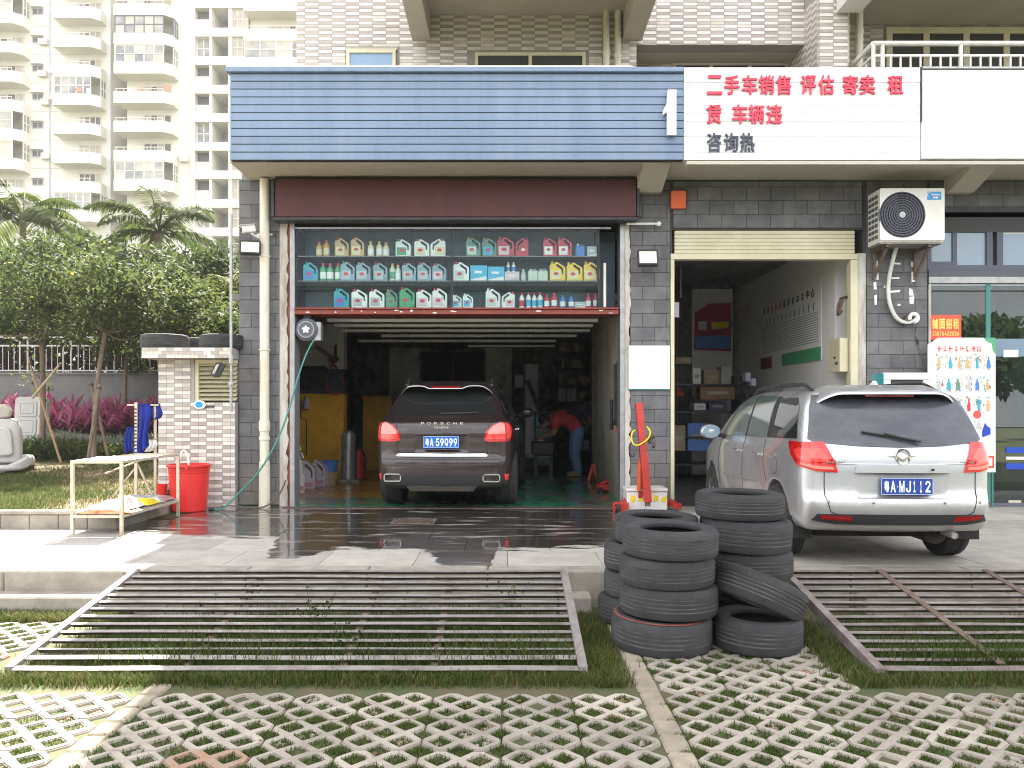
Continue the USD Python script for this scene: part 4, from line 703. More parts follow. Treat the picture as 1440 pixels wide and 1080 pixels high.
# masonry behind the facing: pillars between the openings
def pier(x0, x1, z0, z1, y0, y1, m='slate_joint', name='pier'):
 return put(name, MB().box(x0, x1, y0, y1, z0, z1), m, shop)
pier(-3.64, -2.99, -0.05, 4.42, D, D + 0.5)
pier(1.66, 2.23, -0.05, 4.42, D, D + 0.5)
pier(4.82, 5.70, -0.05, 4.42, D, D + 0.5)
pier(5.703, 12.0, 3.72, 4.42, D, D + 0.4)              # dark wall above the glass shop
pier(2.233, 4.817, 3.75, 4.42, D + 0.001, D + 0.4)
pier(-2.987, 1.657, 4.385, 4.42, D, D + 0.4)
brick_face(shop, -3.64, -3.095, 0.02, 4.4, D, 0.33, 0.185, 'slate', seed=1)
brick_face(shop, 1.66, 2.20, 0.02, 4.4, D, 0.33, 0.185, 'slate', seed=2)
brick_face(shop, 4.86, 5.68, 0.02, 4.4, D, 0.33, 0.185, 'slate', seed=3)
brick_face(shop, 2.24, 4.80, 3.77, 4.4, D, 0.33, 0.185, 'slate', seed=4)
brick_face(shop, 5.71, 8.6, 4.05, 4.4, D, 0.33, 0.175, 'slate', seed=5)
# plaster strip and steel jamb at the garage's left, ragged where the cladding broke off
pl = MB()
zz = np.linspace(0, 3.84, 60)
edge = -2.985 + 0.012 * np.sign(np.sin(zz * 23)) * rng.random(60) + rng.normal(0, 0.006, 60)
pl.prism(Polygon([(-3.092, 0.0)] + [(e, z) for e, z in zip(edge, zz)] + [(-3.092, 3.84)]), 0, 0.012, xz(D - 0.013))
put('plaster_strip', pl, 'plaster', shop)
put('broken_edge', MB().box(-2.989, -2.951, D + 0.002, D + 0.3, 0.0, 3.84), 'red_primer', shop)
put('door_jamb', MB().cbox(-2.95, -2.885, D - 0.03, D + 0.25, 0.0, 3.84, 0.004), 'steel', shop)
put('door_jamb', MB().cbox(1.52, 1.585, D - 0.03, D + 0.25, 0.0, 3.84, 0.004), 'steel', shop)
pl = MB()
edge = 1.655 + rng.normal(0, 0.008, 60)
pl.prism(Polygon([(1.588, 0.0)] + [(e, z) for e, z in zip(edge, zz)] + [(1.588, 3.9)]), 0, 0.022, xz(D - 0.023))
put('plaster_strip', pl, 'plaster', shop)

# roller shutter housing over the garage
t = thing('shutter_box', 'long dark maroon roller shutter box above the bottle display', 'shutter', base=(-0.6, D - 0.2, 3.85))
put('housing', MB().cbox(-3.10, 1.715, D - 0.22, D - 0.025, 3.87, 4.375, 0.01), 'maroon', t)
put('lower_rim', MB().cbox(-3.12, 1.735, D - 0.235, D - 0.025, 3.825, 3.867, 0.006), 'dark_metal', t)
put('end_cap', MB().cbox(1.717, 1.75, D - 0.235, D - 0.025, 3.87, 4.38, 0.006), 'dark_metal', t)
put('end_cap', MB().cbox(-3.135, -3.102, D - 0.235, D - 0.025, 3.87, 4.38, 0.006), 'dark_metal', t)
put('top_strip', MB().box(-3.1, 1.715, D - 0.2, D - 0.025, 4.376, 4.4), 'void', t)

# display cabinet of the oil bottles
CB0, CB1 = -2.882, 1.515
cab = thing('display_cabinet', 'wide glass-fronted display cabinet of oil bottles above the garage mouth', 'cabinet', base=(-0.6, D, 2.59))
mat('cabinet_back', (0.13, 0.20, 0.24), (0.09, 0.14, 0.17), scale=2, rough=0.5)
put('back_panel', MB().box(CB0, CB1, D + 0.46, D + 0.48, 2.70, 3.82), 'cabinet_back', cab)
put('side_panel', MB().box(CB0, CB0 + 0.02, D + 0.03, D + 0.458, 2.70, 3.82), 'void', cab)
put('side_panel', MB().box(1.22, 1.24, D + 0.03, D + 0.458, 2.70, 3.82), 'void', cab)
put('top_panel', MB().box(CB0, CB1, D + 0.03, D + 0.48, 3.822, 3.85), 'void', cab)
put('top_rail', MB().cbox(CB0, 1.40, D - 0.02, D + 0.03, 3.755, 3.785, 0.003), 'steel', cab)
SHELF = [2.705, 3.07, 3.405]
for z in SHELF[1:]:
 put('shelf', MB().box(CB0 + 0.022, 1.218, D + 0.05, D + 0.455, z - 0.016, z), 'smoked', cab)
put('mullion', MB().box(-0.765, -0.745, D - 0.005, D + 0.02, 2.70, 3.754), 'dark_metal', cab)
put('mullion', MB().box(1.225, 1.243, D - 0.005, D + 0.02, 2.70, 3.754), 'dark_metal', cab)
put('pane', MB().box(CB0 + 0.01, -0.767, D + 0.004, D + 0.010, 2.70, 3.754), 'pane_shelf', cab)
put('pane', MB().box(-0.743, 1.223, D + 0.004, D + 0.010, 2.70, 3.754), 'pane_shelf', cab)
bm = thing('lintel_beam', 'chipped red-brown steel beam under the bottle display', 'beam', base=(-0.6, D, 2.59))
put('flange', MB().cbox(CB0, 1.50, D - 0.05, D + 0.44, 2.665, 2.69, 0.004), 'red_beam', bm)
put('web', MB().cbox(CB0, 1.50, D - 0.03, D + 0.40, 2.60, 2.663, 0.004), 'red_beam', bm)
cp = MB()
for k in range(16):
 x = rng.uniform(CB0 + 0.1, 1.4); w = rng.uniform(0.015, 0.08); z = rng.uniform(2.61, 2.65)
 cp.prism(Polygon([(x, z), (x + w, z + rng.uniform(-.004, .004)), (x + w * 0.8, z + 0.012), (x + w * 0.2, z + 0.015)]), 0, 0.0015, xz(D - 0.032))
put('chipped_paint', cp, 'letter_white', bm, kind='stuff')
# white corner post right of the display
put('corner_post', MB().cbox(1.30, 1.335, D - 0.0, D + 0.04, 2.70, 3.30, 0.004), 'rail_white', cab)

# ---------------------------------------------------------------- garage interior
put('garage_floor', MB().box(-3.9, 1.62, D - 0.1, 20.2, -0.06, 0.004), 'garage_floor', kind='structure')
put('garage_floor', MB().box(1.621, 2.2, 15.2, 20.2, -0.06, 0.002), 'garage_floor', kind='structure')
put('garage_floor', MB().box(2.0, 4.9, D - 0.02, 16.6, -0.06, 0.003), 'asphalt', kind='structure')
put('shop_floor', MB().box(5.5, 12, D - 0.02, 16, -0.06, 0.003), 'asphalt', kind='structure')
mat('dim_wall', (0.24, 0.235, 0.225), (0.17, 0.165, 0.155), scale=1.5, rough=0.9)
mat('cream_wall', (0.56, 0.52, 0.44), (0.32, 0.28, 0.21), scale=1.3, rough=0.85, stretch=(2, 2, 0.5), lo=0.4, hi=0.75, dirt=(0.0, 1.2, (0.10, 0.085, 0.06)))
mat('room_white', (0.76, 0.74, 0.71), (0.70, 0.68, 0.65), scale=1.0, rough=0.85)
mat('dado_grey', (0.10, 0.105, 0.135), rough=0.6)
mat('yellow_paint', (0.78, 0.42, 0.02), (0.62, 0.31, 0.015), scale=3, rough=0.5, lo=0.45, hi=0.75, dirt=(0.0, 1.0, (0.14, 0.09, 0.03)))
mat('blue_band', (0.05, 0.065, 0.12), rough=0.6)
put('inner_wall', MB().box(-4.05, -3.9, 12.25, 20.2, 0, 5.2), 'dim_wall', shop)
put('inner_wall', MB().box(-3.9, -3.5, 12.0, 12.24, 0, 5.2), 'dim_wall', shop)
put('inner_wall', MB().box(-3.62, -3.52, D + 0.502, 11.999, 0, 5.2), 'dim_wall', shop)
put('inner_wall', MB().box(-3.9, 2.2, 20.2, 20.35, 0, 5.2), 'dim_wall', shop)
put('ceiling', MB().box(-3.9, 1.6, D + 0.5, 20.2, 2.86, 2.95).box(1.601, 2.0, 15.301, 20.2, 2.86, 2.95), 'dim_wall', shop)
put('inner_wall', MB().box(1.60, 2.0, D + 0.502, 15.3, 0.0, 5.2), 'cream_wall', shop)
put('inner_wall', MB().box(2.0, 2.15, 15.3, 20.2, 0.0, 5.2), 'dim_wall', shop)
# yellow wall stub at the left with a blue band above it
put('yellow_wall', MB().box(-3.88, -2.98, 14.6, 14.9, 0.0, 1.60), 'yellow_paint', shop)
put('blue_band', MB().box(-3.88, -2.98, 14.602, 14.9, 1.602, 2.05), 'blue_band', shop)
put('stub_wall', MB().box(-3.88, -2.98, 14.604, 14.9, 2.052, 2.858), 'room_white', shop)
put('yellow_wall', MB().box(-3.1, -2.5, 17.2, 17.3, 0.0, 1.60), 'yellow_paint', shop)
# rear wall: dark window between two grey piers
put('rear_pier', MB().box(-2.95, -2.2, 20.0, 20.198, 0, 2.858), 'room_white', shop)
put('rear_pier', MB().box(-0.55, 0.1, 20.0, 20.198, 0, 2.858), 'room_white', shop)
w = put('rear_window', MB().box(-2.198, -0.552, 20.12, 20.16, 1.7, 2.75), 'void', shop)
for k in range(3):
 put('window_bar', MB().box(-2.19 + 0.8 * k, -2.14 + 0.8 * k, 20.08, 20.118, 1.7, 2.75), 'dark_metal', w)
# lamp battens under the ceiling
for k, (y, a, b) in enumerate([(11.55, -2.6, 1.30), (12.25, -2.65, 1.30), (13.05, -2.7, 1.34), (13.95, -2.2, 1.2), (15.0, -2.8, 0.9), (16.2, -0.8, 0.95)]):
 t = thing('ceiling_batten', ['long pale ceiling batten nearest the garage mouth', 'second pale batten under the garage ceiling', 'third pale batten under the garage ceiling', 'fourth pale batten under the garage ceiling, shorter',
   'fifth pale batten deep in the garage', 'short rearmost batten at the right under the garage ceiling'][k], 'batten', base=((a + b) / 2, y, 2.6))
 put('cover', MB().cbox(a, b, y, y + 0.09, 2.575, 2.62, 0.006), 'white_paint', t)
 put('end_cap', MB().box(b + 0.001, b + 0.03, y + 0.005, y + 0.085, 2.58, 2.615), 'dark_metal', t)
 put('hanger', MB().box(a + 0.5, a + 0.53, y + 0.03, y + 0.06, 2.62, 2.86).box(b - 0.53, b - 0.5, y + 0.03, y + 0.06, 2.62, 2.86), 'dark_metal', t)

# right-hand room
put('room_wall', MB().box(4.64, 4.80, D + 0.502, 16.45, 0.96 + 0.001, 4.4), 'room_white', shop)
put('room_dado', MB().box(4.63, 4.80, D + 0.502, 16.45, 0.0, 0.96), 'dado_grey', shop)
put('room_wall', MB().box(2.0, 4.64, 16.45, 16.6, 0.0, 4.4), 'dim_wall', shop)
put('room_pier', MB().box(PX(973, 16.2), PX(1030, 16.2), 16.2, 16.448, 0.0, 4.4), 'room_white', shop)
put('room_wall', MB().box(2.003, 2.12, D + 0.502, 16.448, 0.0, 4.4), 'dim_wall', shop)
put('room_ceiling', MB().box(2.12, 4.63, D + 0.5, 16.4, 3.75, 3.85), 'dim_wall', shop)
# its door frame
mat('cream_frame', (0.66, 0.62, 0.45), (0.58, 0.53, 0.36), scale=3, rough=0.5)
df = thing('door_frame', 'cream painted steel door frame of the right-hand workshop', 'door frame', base=(3.5, D, 0))
put('post', MB().cbox(2.205, 2.255, D - 0.03, D + 0.1, 0, 3.34, 0.004), 'cream_frame', df)
put('post', MB().cbox(4.64, 4.74, D - 0.03, D + 0.12, 0, 3.34, 0.006), 'cream_frame', df)
put('plaster_edge', MB().cbox(4.742, 4.855, D - 0.012, D + 0.12, 0, 3.43, 0.004), 'plaster', df)
put('lintel', MB().cbox(2.205, 4.74, D - 0.035, D + 0.1, 3.342, 3.42, 0.005), 'cream_frame', df)
# roller shutter laths above the opening
for k in range(6):
 put('lath', MB().cbox(2.26, 4.70, D - 0.02, D + 0.03, 3.424 + 0.052 * k, 3.473 + 0.052 * k, 0.006), 'cream_frame', df)
t = thing('orange_sign', 'small orange sign box high on the slate above the workshop door', 'sign', base=(2.3, D, 4.1))
put('body', MB().cbox(2.20, 2.40, D - 0.09, D - 0.022, 4.02, 4.26, 0.008), 'cloth_orange', t)
put('rim', MB().cbox(2.19, 2.41, D - 0.095, D - 0.022, 4.262, 4.28, 0.004), 'dark_metal', t)

# ---------------------------------------------------------------- signboards on the canopy
S = 10.0
can = thing('canopy', 'beige canopy slab carrying the shop signs', 'canopy', base=(0, S, 4.41))
put('slab', MB().box(-3.5, 12, S + 0.12, D - 0.001, 4.425, 4.62), 'soffit', can)
put('top_slab', MB().box(-3.5, 12, S + 0.12, 11.25, 5.30, 5.42), 'soffit', can)
for x in (1.72, 5.9):
 put('bracket_beam', MB().prism(Polygon([(S + 0.15, 4.424), (D - 0.03, 4.424), (D - 0.03, 4.22), (S + 0.75, 4.22)]), 0, 0.34, yz(x)), 'soffit', can)
put('trim', MB().cbox(2.23, 12, S + 0.0, S + 0.119, 4.36, 4.405, 0.004), 'soffit', can)
def slat_sign(name, label, x0, x1, z0, z1, m, n):
 t = thing(name, label, 'sign', base=((x0 + x1) / 2, S, z0))
 h = (z1 - z0) / n; gp = 0.0045 if m == 'blue_board' else 0.0018
 for k in range(n):
  put('slat', MB().cbox(x0, x1, S + 0.012 + rng.normal(0, 0.001), S + 0.04, z0 + k * h + gp, z0 + (k + 1) * h - gp, gp * 0.8), m, t)
 put('backing', MB().box(x0 + 0.005, x1 - 0.005, S + 0.042, S + 0.11, z0, z1), 'dark_metal' if m == 'blue_board' else 'white_board', t)
 return t
bs = slat_sign('blue_sign', 'long blue slatted shop sign above the maroon shutter box', -3.46, 2.19, 4.42, 5.50, 'blue_board', 11)
put('cornice', MB().cbox(-3.5, 2.19, S - 0.04, S + 0.11, 5.503, 5.56, 0.006), 'blue_board', bs)
put('coping', MB().cbox(-3.5, 1.55, S - 0.02, S + 0.11, 5.562, 5.585, 0.004), 'letter_white', bs)
def letters(parent, items, m, y, depth, name='letter'):
 for ch, x, z, w, h in items:
  put(name, MB().prism(fit(ch, x, z, w, h), 0, depth, xz(y)), m, parent, smooth=False)
put('numeral', MB().prism(Polygon([(PX(937, S), PZ(192, S)), (PX(949.5, S), PZ(192, S)), (PX(949.5, S), PZ(129, S)), (PX(938, S), PZ(129, S)), (PX(936.5, S), PZ(148, S)), (PX(931, S), PZ(158, S)), (PX(931, S), PZ(164, S)), (PX(937, S), PZ(160, S))]), 0, 0.06, xz(S - 0.07)), 'letter_white', bs)
ws = slat_sign('white_sign', 'white slatted sign with red and dark lettering right of the blue sign', 2.195, 5.14, 4.42, 5.575, 'white_board', 12)
Lh = 27 * S / FPX
def row(y, xs, chars, w=21.5):
 return [(c, PX(x, S), PZ(y + 26, S), w * S / FPX, Lh) for c, x in zip(chars, xs)]
letters(ws, row(107, (994, 1018.5, 1043.5, 1067, 1091), '二手车销售') + row(107, (1126, 1151), '评估') + row(107, (1185, 1209), '寄卖') + row(107, (1248.5,), '租') +
  row(148, (993,), '赁') + row(148, (1029.5, 1053, 1078), '车辆违'), 'letter_red', S - 0.012, 0.024)
letters(ws, row(188, (994, 1018, 1041), '咨询热', 20), 'letter_dark', S - 0.012, 0.024)
put('edge_strip', MB().box(5.142, 5.155, S - 0.004, S + 0.11, 4.9, 5.575), 'dark_metal', ws)
t = thing('blank_board', 'plain white fascia board at the far right below the balcony railing', 'sign', base=(8, S, 4.43))
put('panel', MB().cbox(5.16, 12, S + 0.015, S + 0.09, 4.435, 5.55, 0.01), 'white_board', t)
put('top_rail', MB().cbox(5.16, 12, S - 0.005, S + 0.1, 5.552, 5.58, 0.004), 'steel', t)

# ---------------------------------------------------------------- upper storey
U = 11.3
WT = 0.19; HT = 0.0445
def tile_wall(parent, x0, x1, z0, z1, y, holes=(), limit=300, seed=0, along='x', ox=0.0, light='tile_white', split=False):
 """checkered facing tiles; along 'x': the face looks to -y at y; along 'y': it looks to -x at x = y"""
 r = np.random.default_rng(seed)
 stuff = {}
 n = 0
 cells = []
 i0, i1 = int(math.floor((x0 - ox) / WT)), int(math.ceil((x1 - ox) / WT))
 for j in range(int(math.floor(z0 / HT)), int(math.ceil(z1 / HT))):
  for i in range(i0, i1):
   a, b = max(ox + i * WT, x0), min(ox + (i + 1) * WT, x1); c, d = max(j * HT, z0), min((j + 1) * HT, z1)
   if b - a < 0.012 or d - c < 0.008: continue
   if any(a < hx1 - 0.004 and b > hx0 + 0.004 and c < hz1 - 0.004 and d > hz0 + 0.004 for hx0, hx1, hz0, hz1 in holes): continue
   m = 'tile_grey' if (i + j) % 2 else light
   if r.random() < 0.07: m = 'tile_cream'
   cells.append((a, b, c, d, m))
 if len(cells) > limit:
  cells.sort(key=lambda q: -(min(q[1] - q[0], WT)) + 1e-3 * q[2])
 for k, (a, b, c, d, m) in enumerate(cells):
  o = r.normal(0, 0.0006)
  q = (a + 0.002, b - 0.002, y - 0.008 + o, y, c + 0.002, d - 0.002) if along == 'x' else (y - 0.008 + o, y, a + 0.002, b - 0.002, c + 0.002, d - 0.002)
  if k < limit: put('tile', MB().box(*q), m, parent)
  else: stuff.setdefault(m, MB()).box(*q)
 for m, s in stuff.items():
  put('tile_field', s, m, parent, kind='stuff')
ZB, ZT = 5.36, 7.6                                      # tiles are set up to ZT; above, the far-off wall carries them as a pattern
XL = PX(417, U)
bay0, bay1 = PX(895, U), PX(1131, U)
usb = thing('upper_storeys', 'upper storeys in white and grey checkered tile behind the signs', 'building', base=(0, U, ZB))
put('wall', MB().box(XL, bay0, U, U + 0.25, ZB, ZT).box(bay0, bay1, U, U + 0.25, 6.44, ZT), 'grout', usb)
w1 = (PX(488, U), PX(557, U), 5.3, PZ(70, U)); w2 = (PX(668, U), PX(823, U), 5.3, PZ(74, U))
tile_wall(usb, XL, bay0, ZB, ZT, U, (w1, w2), limit=0, seed=1)
tile_wall(usb, bay0 + 0.002, bay1, 6.44, ZT, U, (), limit=300, seed=2)
px0, px1 = PX(1151, 10.78), PX(1192, 10.78)
put('pier', MB().box(bay1 + 0.003, px1, 10.79, 12, ZB, ZT), 'grout', usb)
tile_wall(usb, bay1 + 0.012, px1, ZB, ZT, 10.788, (), limit=0, seed=3)
tile_wall(usb, 10.79, 12, ZB, 6.9, bay1 + 0.002, (), limit=0, seed=4, along='y')
put('wall', MB().box(px1 + 0.001, 12, 11.8, 12.0, ZB, ZT), 'grout', usb)
w3 = (PX(1245, 11.8), PX(1470, 11.8), 5.3, PZ(40, 11.8))
tile_wall(usb, px1 + 0.004, 8.2, ZB, ZT, 11.798, (w3,), limit=0, seed=5)
# recess under the bay, with dark windows
put('recess_wall', MB().box(bay0, bay1, 11.9, 12.0, ZB, 6.43), 'wall_paint', usb)
put('recess_soffit', MB().box(bay0, bay1, U + 0.251, 11.899, 6.43, 6.44), 'soffit', usb)
tile_wall(usb, bay0 + 0.002, bay1 - 0.05, 5.9, 6.42, 11.898, ((PX(945, 11.9), PX(1108, 11.9), 5.3, PZ(87, 11.9)),), limit=0, seed=6, light='tile_cream')
def window(parent, x0, x1, z0, z1, y, n, frame, pane, fw=0.045, name='window'):
 f = MB()
 f.box(x0, x1, y, y + 0.05, z1 - fw, z1).box(x0, x1, y, y + 0.05, z0, z0 + fw)
 e = np.linspace(x0, x1, n + 1)
 for k, x in enumerate(e):
  a = x if k == 0 else (x - fw if k == n else x - fw / 2)
  f.box(a, a + fw, y + 0.001, y + 0.049, z0 + fw, z1 - fw)
 p = put(name, f, frame, parent)
 for k in range(n):
  put('pane', MB().box(e[k] + (fw if k == 0 else fw / 2) , e[k + 1] - (fw if k == n - 1 else fw / 2), y + 0.02, y + 0.028, z0 + fw, z1 - fw), pane, p)
 return p
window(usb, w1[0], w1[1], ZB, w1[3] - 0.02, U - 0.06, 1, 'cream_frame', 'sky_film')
put('reveal', MB().box(w1[0] - 0.02, w1[1] + 0.02, U - 0.03, U, w1[3] - 0.018, w1[3] + 0.02), 'soffit', usb)
window(usb, w2[0], w2[1], ZB, w2[3] - 0.02, U - 0.06, 2, 'cream_frame', 'smoked')
window(usb, PX(945, 11.9), PX(1108, 11.9), ZB, PZ(88, 11.9), 11.87, 3, 'wall_paint', 'smoked', 0.05)
window(usb, w3[0], w3[1], ZB, w3[3], 11.76, 4, 'cream_frame', 'smoked', 0.09)
# balcony overhead with two beams
put('balcony_slab', MB().box(-1.34, 1.88, 9.7, U - 0.011, 6.86, 7.0), 'soffit', usb)
put('balcony_beam', MB().box(-1.34, -1.09, 9.7, U - 0.011, 6.5, 6.858), 'soffit', usb)
put('balcony_beam', MB().box(1.61, 1.88, 9.7, U - 0.011, 6.5, 6.858), 'soffit', usb)
put('balcony_beam', MB().box(-1.088, 1.608, 9.7, 9.9, 6.6, 6.858), 'soffit', usb)
put('balcony_wall', MB().box(-1.34, 1.88, 9.7, 9.85, 7.002, 7.9), 'wall_paint', usb)
put('balcony_slab', MB().box(4.40, 12, 9.9, 11.78, 6.95, 7.1), 'soffit', usb)
put('balcony_beam', MB().box(4.40, 4.72, 9.9, 10.75, 6.62, 6.948), 'white_paint', usb)
# the storeys above, out of the frame: they shade the forecourt
mat('upper_pattern', (0.5, 0.47, 0.45), (0.4, 0.37, 0.355), scale=3, rough=0.6)
# opposite side of the street, seen only as a reflection
put('high_wall', MB().box(XL, 12, U + 0.01, 24, ZT + 0.002, 27), 'upper_pattern', usb)
put('core', MB().box(XL + 0.02, 12, 12.05, 24, 5.0, ZT), 'wall_paint', usb)
put('podium', MB().box(-4.05, 2.0, 20.36, 24, 0, 5.0).box(-3.9, 12, D + 0.45, 24, 5.2, 5.298), 'dim_wall', usb)
put('podium', MB().box(4.81, 12, 16.0, 24, 0, 5.0), 'dim_wall', usb)

# drain pipes
def pipe(name, label, x, y, z0, z1, r, m, collars, cat='drain pipe'):
 t = thing(name, label, cat, base=(x, y, z0))
 put('pipe', MB().tube([(x, y, z0), (x, y, (z0 + z1) / 2), (x, y, z1)], r, 20), m, t, smooth=40)
 for z, h, rr in collars:
  put('collar', MB().lathe([(rr, z), (rr + 0.004, z + h * 0.2), (rr + 0.004, z + h * 0.8), (rr, z + h)], 20, (x, y, 0)).lathe([(r, z - 0.004), (rr, z)], 20, (x, y, 0)).lathe([(rr, z + h), (r, z + h + 0.004)], 20, (x, y, 0)), m, t, smooth=40)
 return t
t = pipe('drain_pipe', 'thick cream drain pipe down the grey slate pillar left of the garage', PX(372, 10.78), 10.78, 0.0, 4.4, 0.062, 'cream_pipe', [(0.55, 0.06, 0.068), (0.9, 0.05, 0.068), (1.02, 0.14, 0.07), (2.1, 0.02, 0.072), (3.35, 0.03, 0.07)])
put('clamp', MB().box(PX(372, 10.78) - 0.085, PX(372, 10.78) + 0.085, 10.79, 10.80, 2.108, 2.13), 'rust', t)
put('base_cuff', MB().lathe([(0.075, 0.0), (0.072, 0.55), (0.066, 0.56)], 20, (PX(372, 10.78), 10.78, 0)), 'cream_pipe', t, smooth=40)
pipe('drain_pipe', 'left one of the two cream pipes below the balcony beam', 1.375, 11.2, 5.40, 6.86, 0.045, 'cream_pipe', [(6.25, 0.06, 0.052)])
pipe('drain_pipe', 'right one of the two cream pipes below the balcony beam', 1.535, 11.2, 5.40, 6.86, 0.045, 'cream_pipe', [(6.2, 0.06, 0.052)])
pipe('drain_pipe', 'left one of the two cream pipes beside the upper balcony railing', PX(1189, 10.95), 10.95, 5.36, 6.95, 0.05, 'cream_pipe', [(6.5, 0.05, 0.056)])
pipe('drain_pipe', 'right one of the two cream pipes beside the upper balcony railing', PX(1208.5, 11.1), 11.1, 5.36, 6.95, 0.05, 'cream_pipe', [(6.5, 0.05, 0.056)])

# white railing of the upper right balcony
rl = thing('balcony_railing', 'white metal railing of the balcony above the blank board', 'railing', base=(6, 10.3, 5.3))
ry = 10.3
xr0 = PX(1228, ry)
put('top_rail', MB().tube([(xr0, ry, 6.0), (9, ry, 6.0)], 0.034, 10), 'rail_white', rl, smooth=40)
put('side_rail', MB().tube([(xr0, ry, 6.0), (xr0, 11.75, 6.0)], 0.034, 10), 'rail_white', rl, smooth=40)
put('mid_rail', MB().box(xr0, 9, ry - 0.014, ry + 0.014, 5.83, 5.86).box(xr0 - 0.014, xr0 + 0.014, ry, 11.75, 5.83, 5.86), 'rail_white', rl)
put('bottom_rail', MB().box(xr0, 9, ry - 0.014, ry + 0.014, 5.44, 5.47), 'rail_white', rl)
for k in range(4):
 x = [PX(1241, ry), PX(1351, ry), PX(1460, ry), PX(1228, ry)][k]
 put('post', MB().tube([(x, ry, 5.36), (x, ry, 5.99)], 0.027, 8), 'rail_white', rl, smooth=40)
for k in range(17):
 x = xr0 + 0.22 + k * 0.128
 put('baluster', MB().box(x - 0.011, x + 0.011, ry - 0.011, ry + 0.011, 5.471, 5.829), 'rail_white', rl)
for k in range(6):
 y = ry + 0.2 + k * 0.22
 put('baluster', MB().box(xr0 - 0.011, xr0 + 0.011, y - 0.011, y + 0.011, 5.40, 5.829), 'rail_white', rl)
put('balcony_floor', MB().box(xr0 - 0.1, 12, 10.15, 11.79, 5.30, 5.36), 'soffit', rl)

# ---------------------------------------------------------------- glass shop front at the right
gs = thing('glass_shopfront', 'glazed shop front at the far right with dark steel frame and upper windows', 'shop front', base=(7, D, 0))
put('transom', MB().cbox(5.70, 9, D - 0.03, D + 0.12, 3.02, 3.11, 0.004), 'steel', gs)
put('transom', MB().cbox(5.70, 9, D - 0.02, D + 0.10, 3.112, 3.20, 0.004), 'dado_grey', gs)
put('head', MB().cbox(5.70, 9, D - 0.03, D + 0.12, 3.98, 4.06, 0.004), 'dark_metal', gs)
mat('blue_frame', (0.085, 0.095, 0.135), rough=0.45)
wf = put('upper_window', MB().box(5.70, 9, D + 0.0, D + 0.08, 3.202, 3.27).box(5.70, 9, D, D + 0.08, 3.92, 3.978).box(5.70, 5.75, D + .001, D + .079, 3.27, 3.92).box(6.50, 6.58, D + .001, D + .079, 3.27, 3.92).box(6.64, 6.72, D + .001, D + .079, 3.27, 3.92).box(8.0, 8.08, D + .001, D + .079, 3.27, 3.92), 'blue_frame', gs)
wf2 = put('sash', MB().box(5.752, 6.10, D + .01, D + .06, 3.272, 3.32).box(6.04, 6.10, D + .01, D + .06, 3.32, 3.918), 'blue_frame', gs)
for a, b in ((5.752, 6.04), (6.102, 6.498)):
 put('pane', MB().box(a, b, D + 0.03, D + 0.036, 3.272, 3.918), 'mirror_film', wf)
 put('blind', MB().box(a, b, D + 0.024, D + 0.027, 3.83, 3.918), 'white_paint', wf)
put('pane', MB().box(6.722, 7.998, D + 0.03, D + 0.036, 3.272, 3.918), 'mirror_film', wf)
put('white_panel', MB().box(6.73, 7.99, D + 0.02, D + 0.028, 3.70, 3.918), 'white_paint', wf)
put('post', MB().cbox(5.70, 5.735, D - 0.02, D + 0.08, 0, 3.018, 0.004), 'plaster', gs)
xd = PX(1390, D)
put('mullion', MB().box(xd - 0.03, xd + 0.03, D + 0.001, D + 0.03, 0.05, 3.018), 'rubber_teal', gs)
put('pane', MB().box(5.737, xd - 0.032, D + 0.01, D + 0.02, 0.05, 3.018), 'pane_dark', gs)
put('pane', MB().box(xd + 0.10, 9, D + 0.012, D + 0.022, 0.05, 3.018), 'pane_dark', gs)
put('glass_fin', MB().box(xd + 0.032, xd + 0.098, D + 0.011, D + 0.021, 0.05, 3.018), 'pane_dark', gs)
put('frosted_band', MB().box(PX(1352, D), 9, D + 0.004, D + 0.0095, 2.03, 2.27), 'mirror_film', gs, label='frosted pale band across the glass')
mat('stripe_blue', (0.01, 0.06, 0.42), rough=0.5)
for z0, z1, m in ((0.72, 0.80, 'stripe_blue'), (0.63, 0.67, 'white_paint'), (0.50, 0.58, 'stripe_blue')):
 put('stripe', MB().box(PX(1415, D), 9, D + 0.004, D + 0.009, z0, z1), m, gs)
put('door_clamp', MB().cbox(PX(1411, D), PX(1432, D), D - 0.005, D + 0.03, 2.02, 2.12, 0.004), 'white_paint', gs)
put('door_clamp', MB().cbox(PX(1418, D), PX(1436, D), D - 0.005, D + 0.03, 0.02, 0.08, 0.004), 'rack_metal', gs)
put('sill', MB().cbox(5.70, 9, D - 0.05, D + 0.1, 0.0, 0.045, 0.006), 'dado_grey', gs)
put('back_wall', MB().box(5.7, 10, 14.5, 14.6, 0, 4.4), 'dim_wall', gs)
put('interior_post', MB().box(6.28, 6.40, 12.5, 12.6, 0, 3.6), 'rubber_teal', gs)

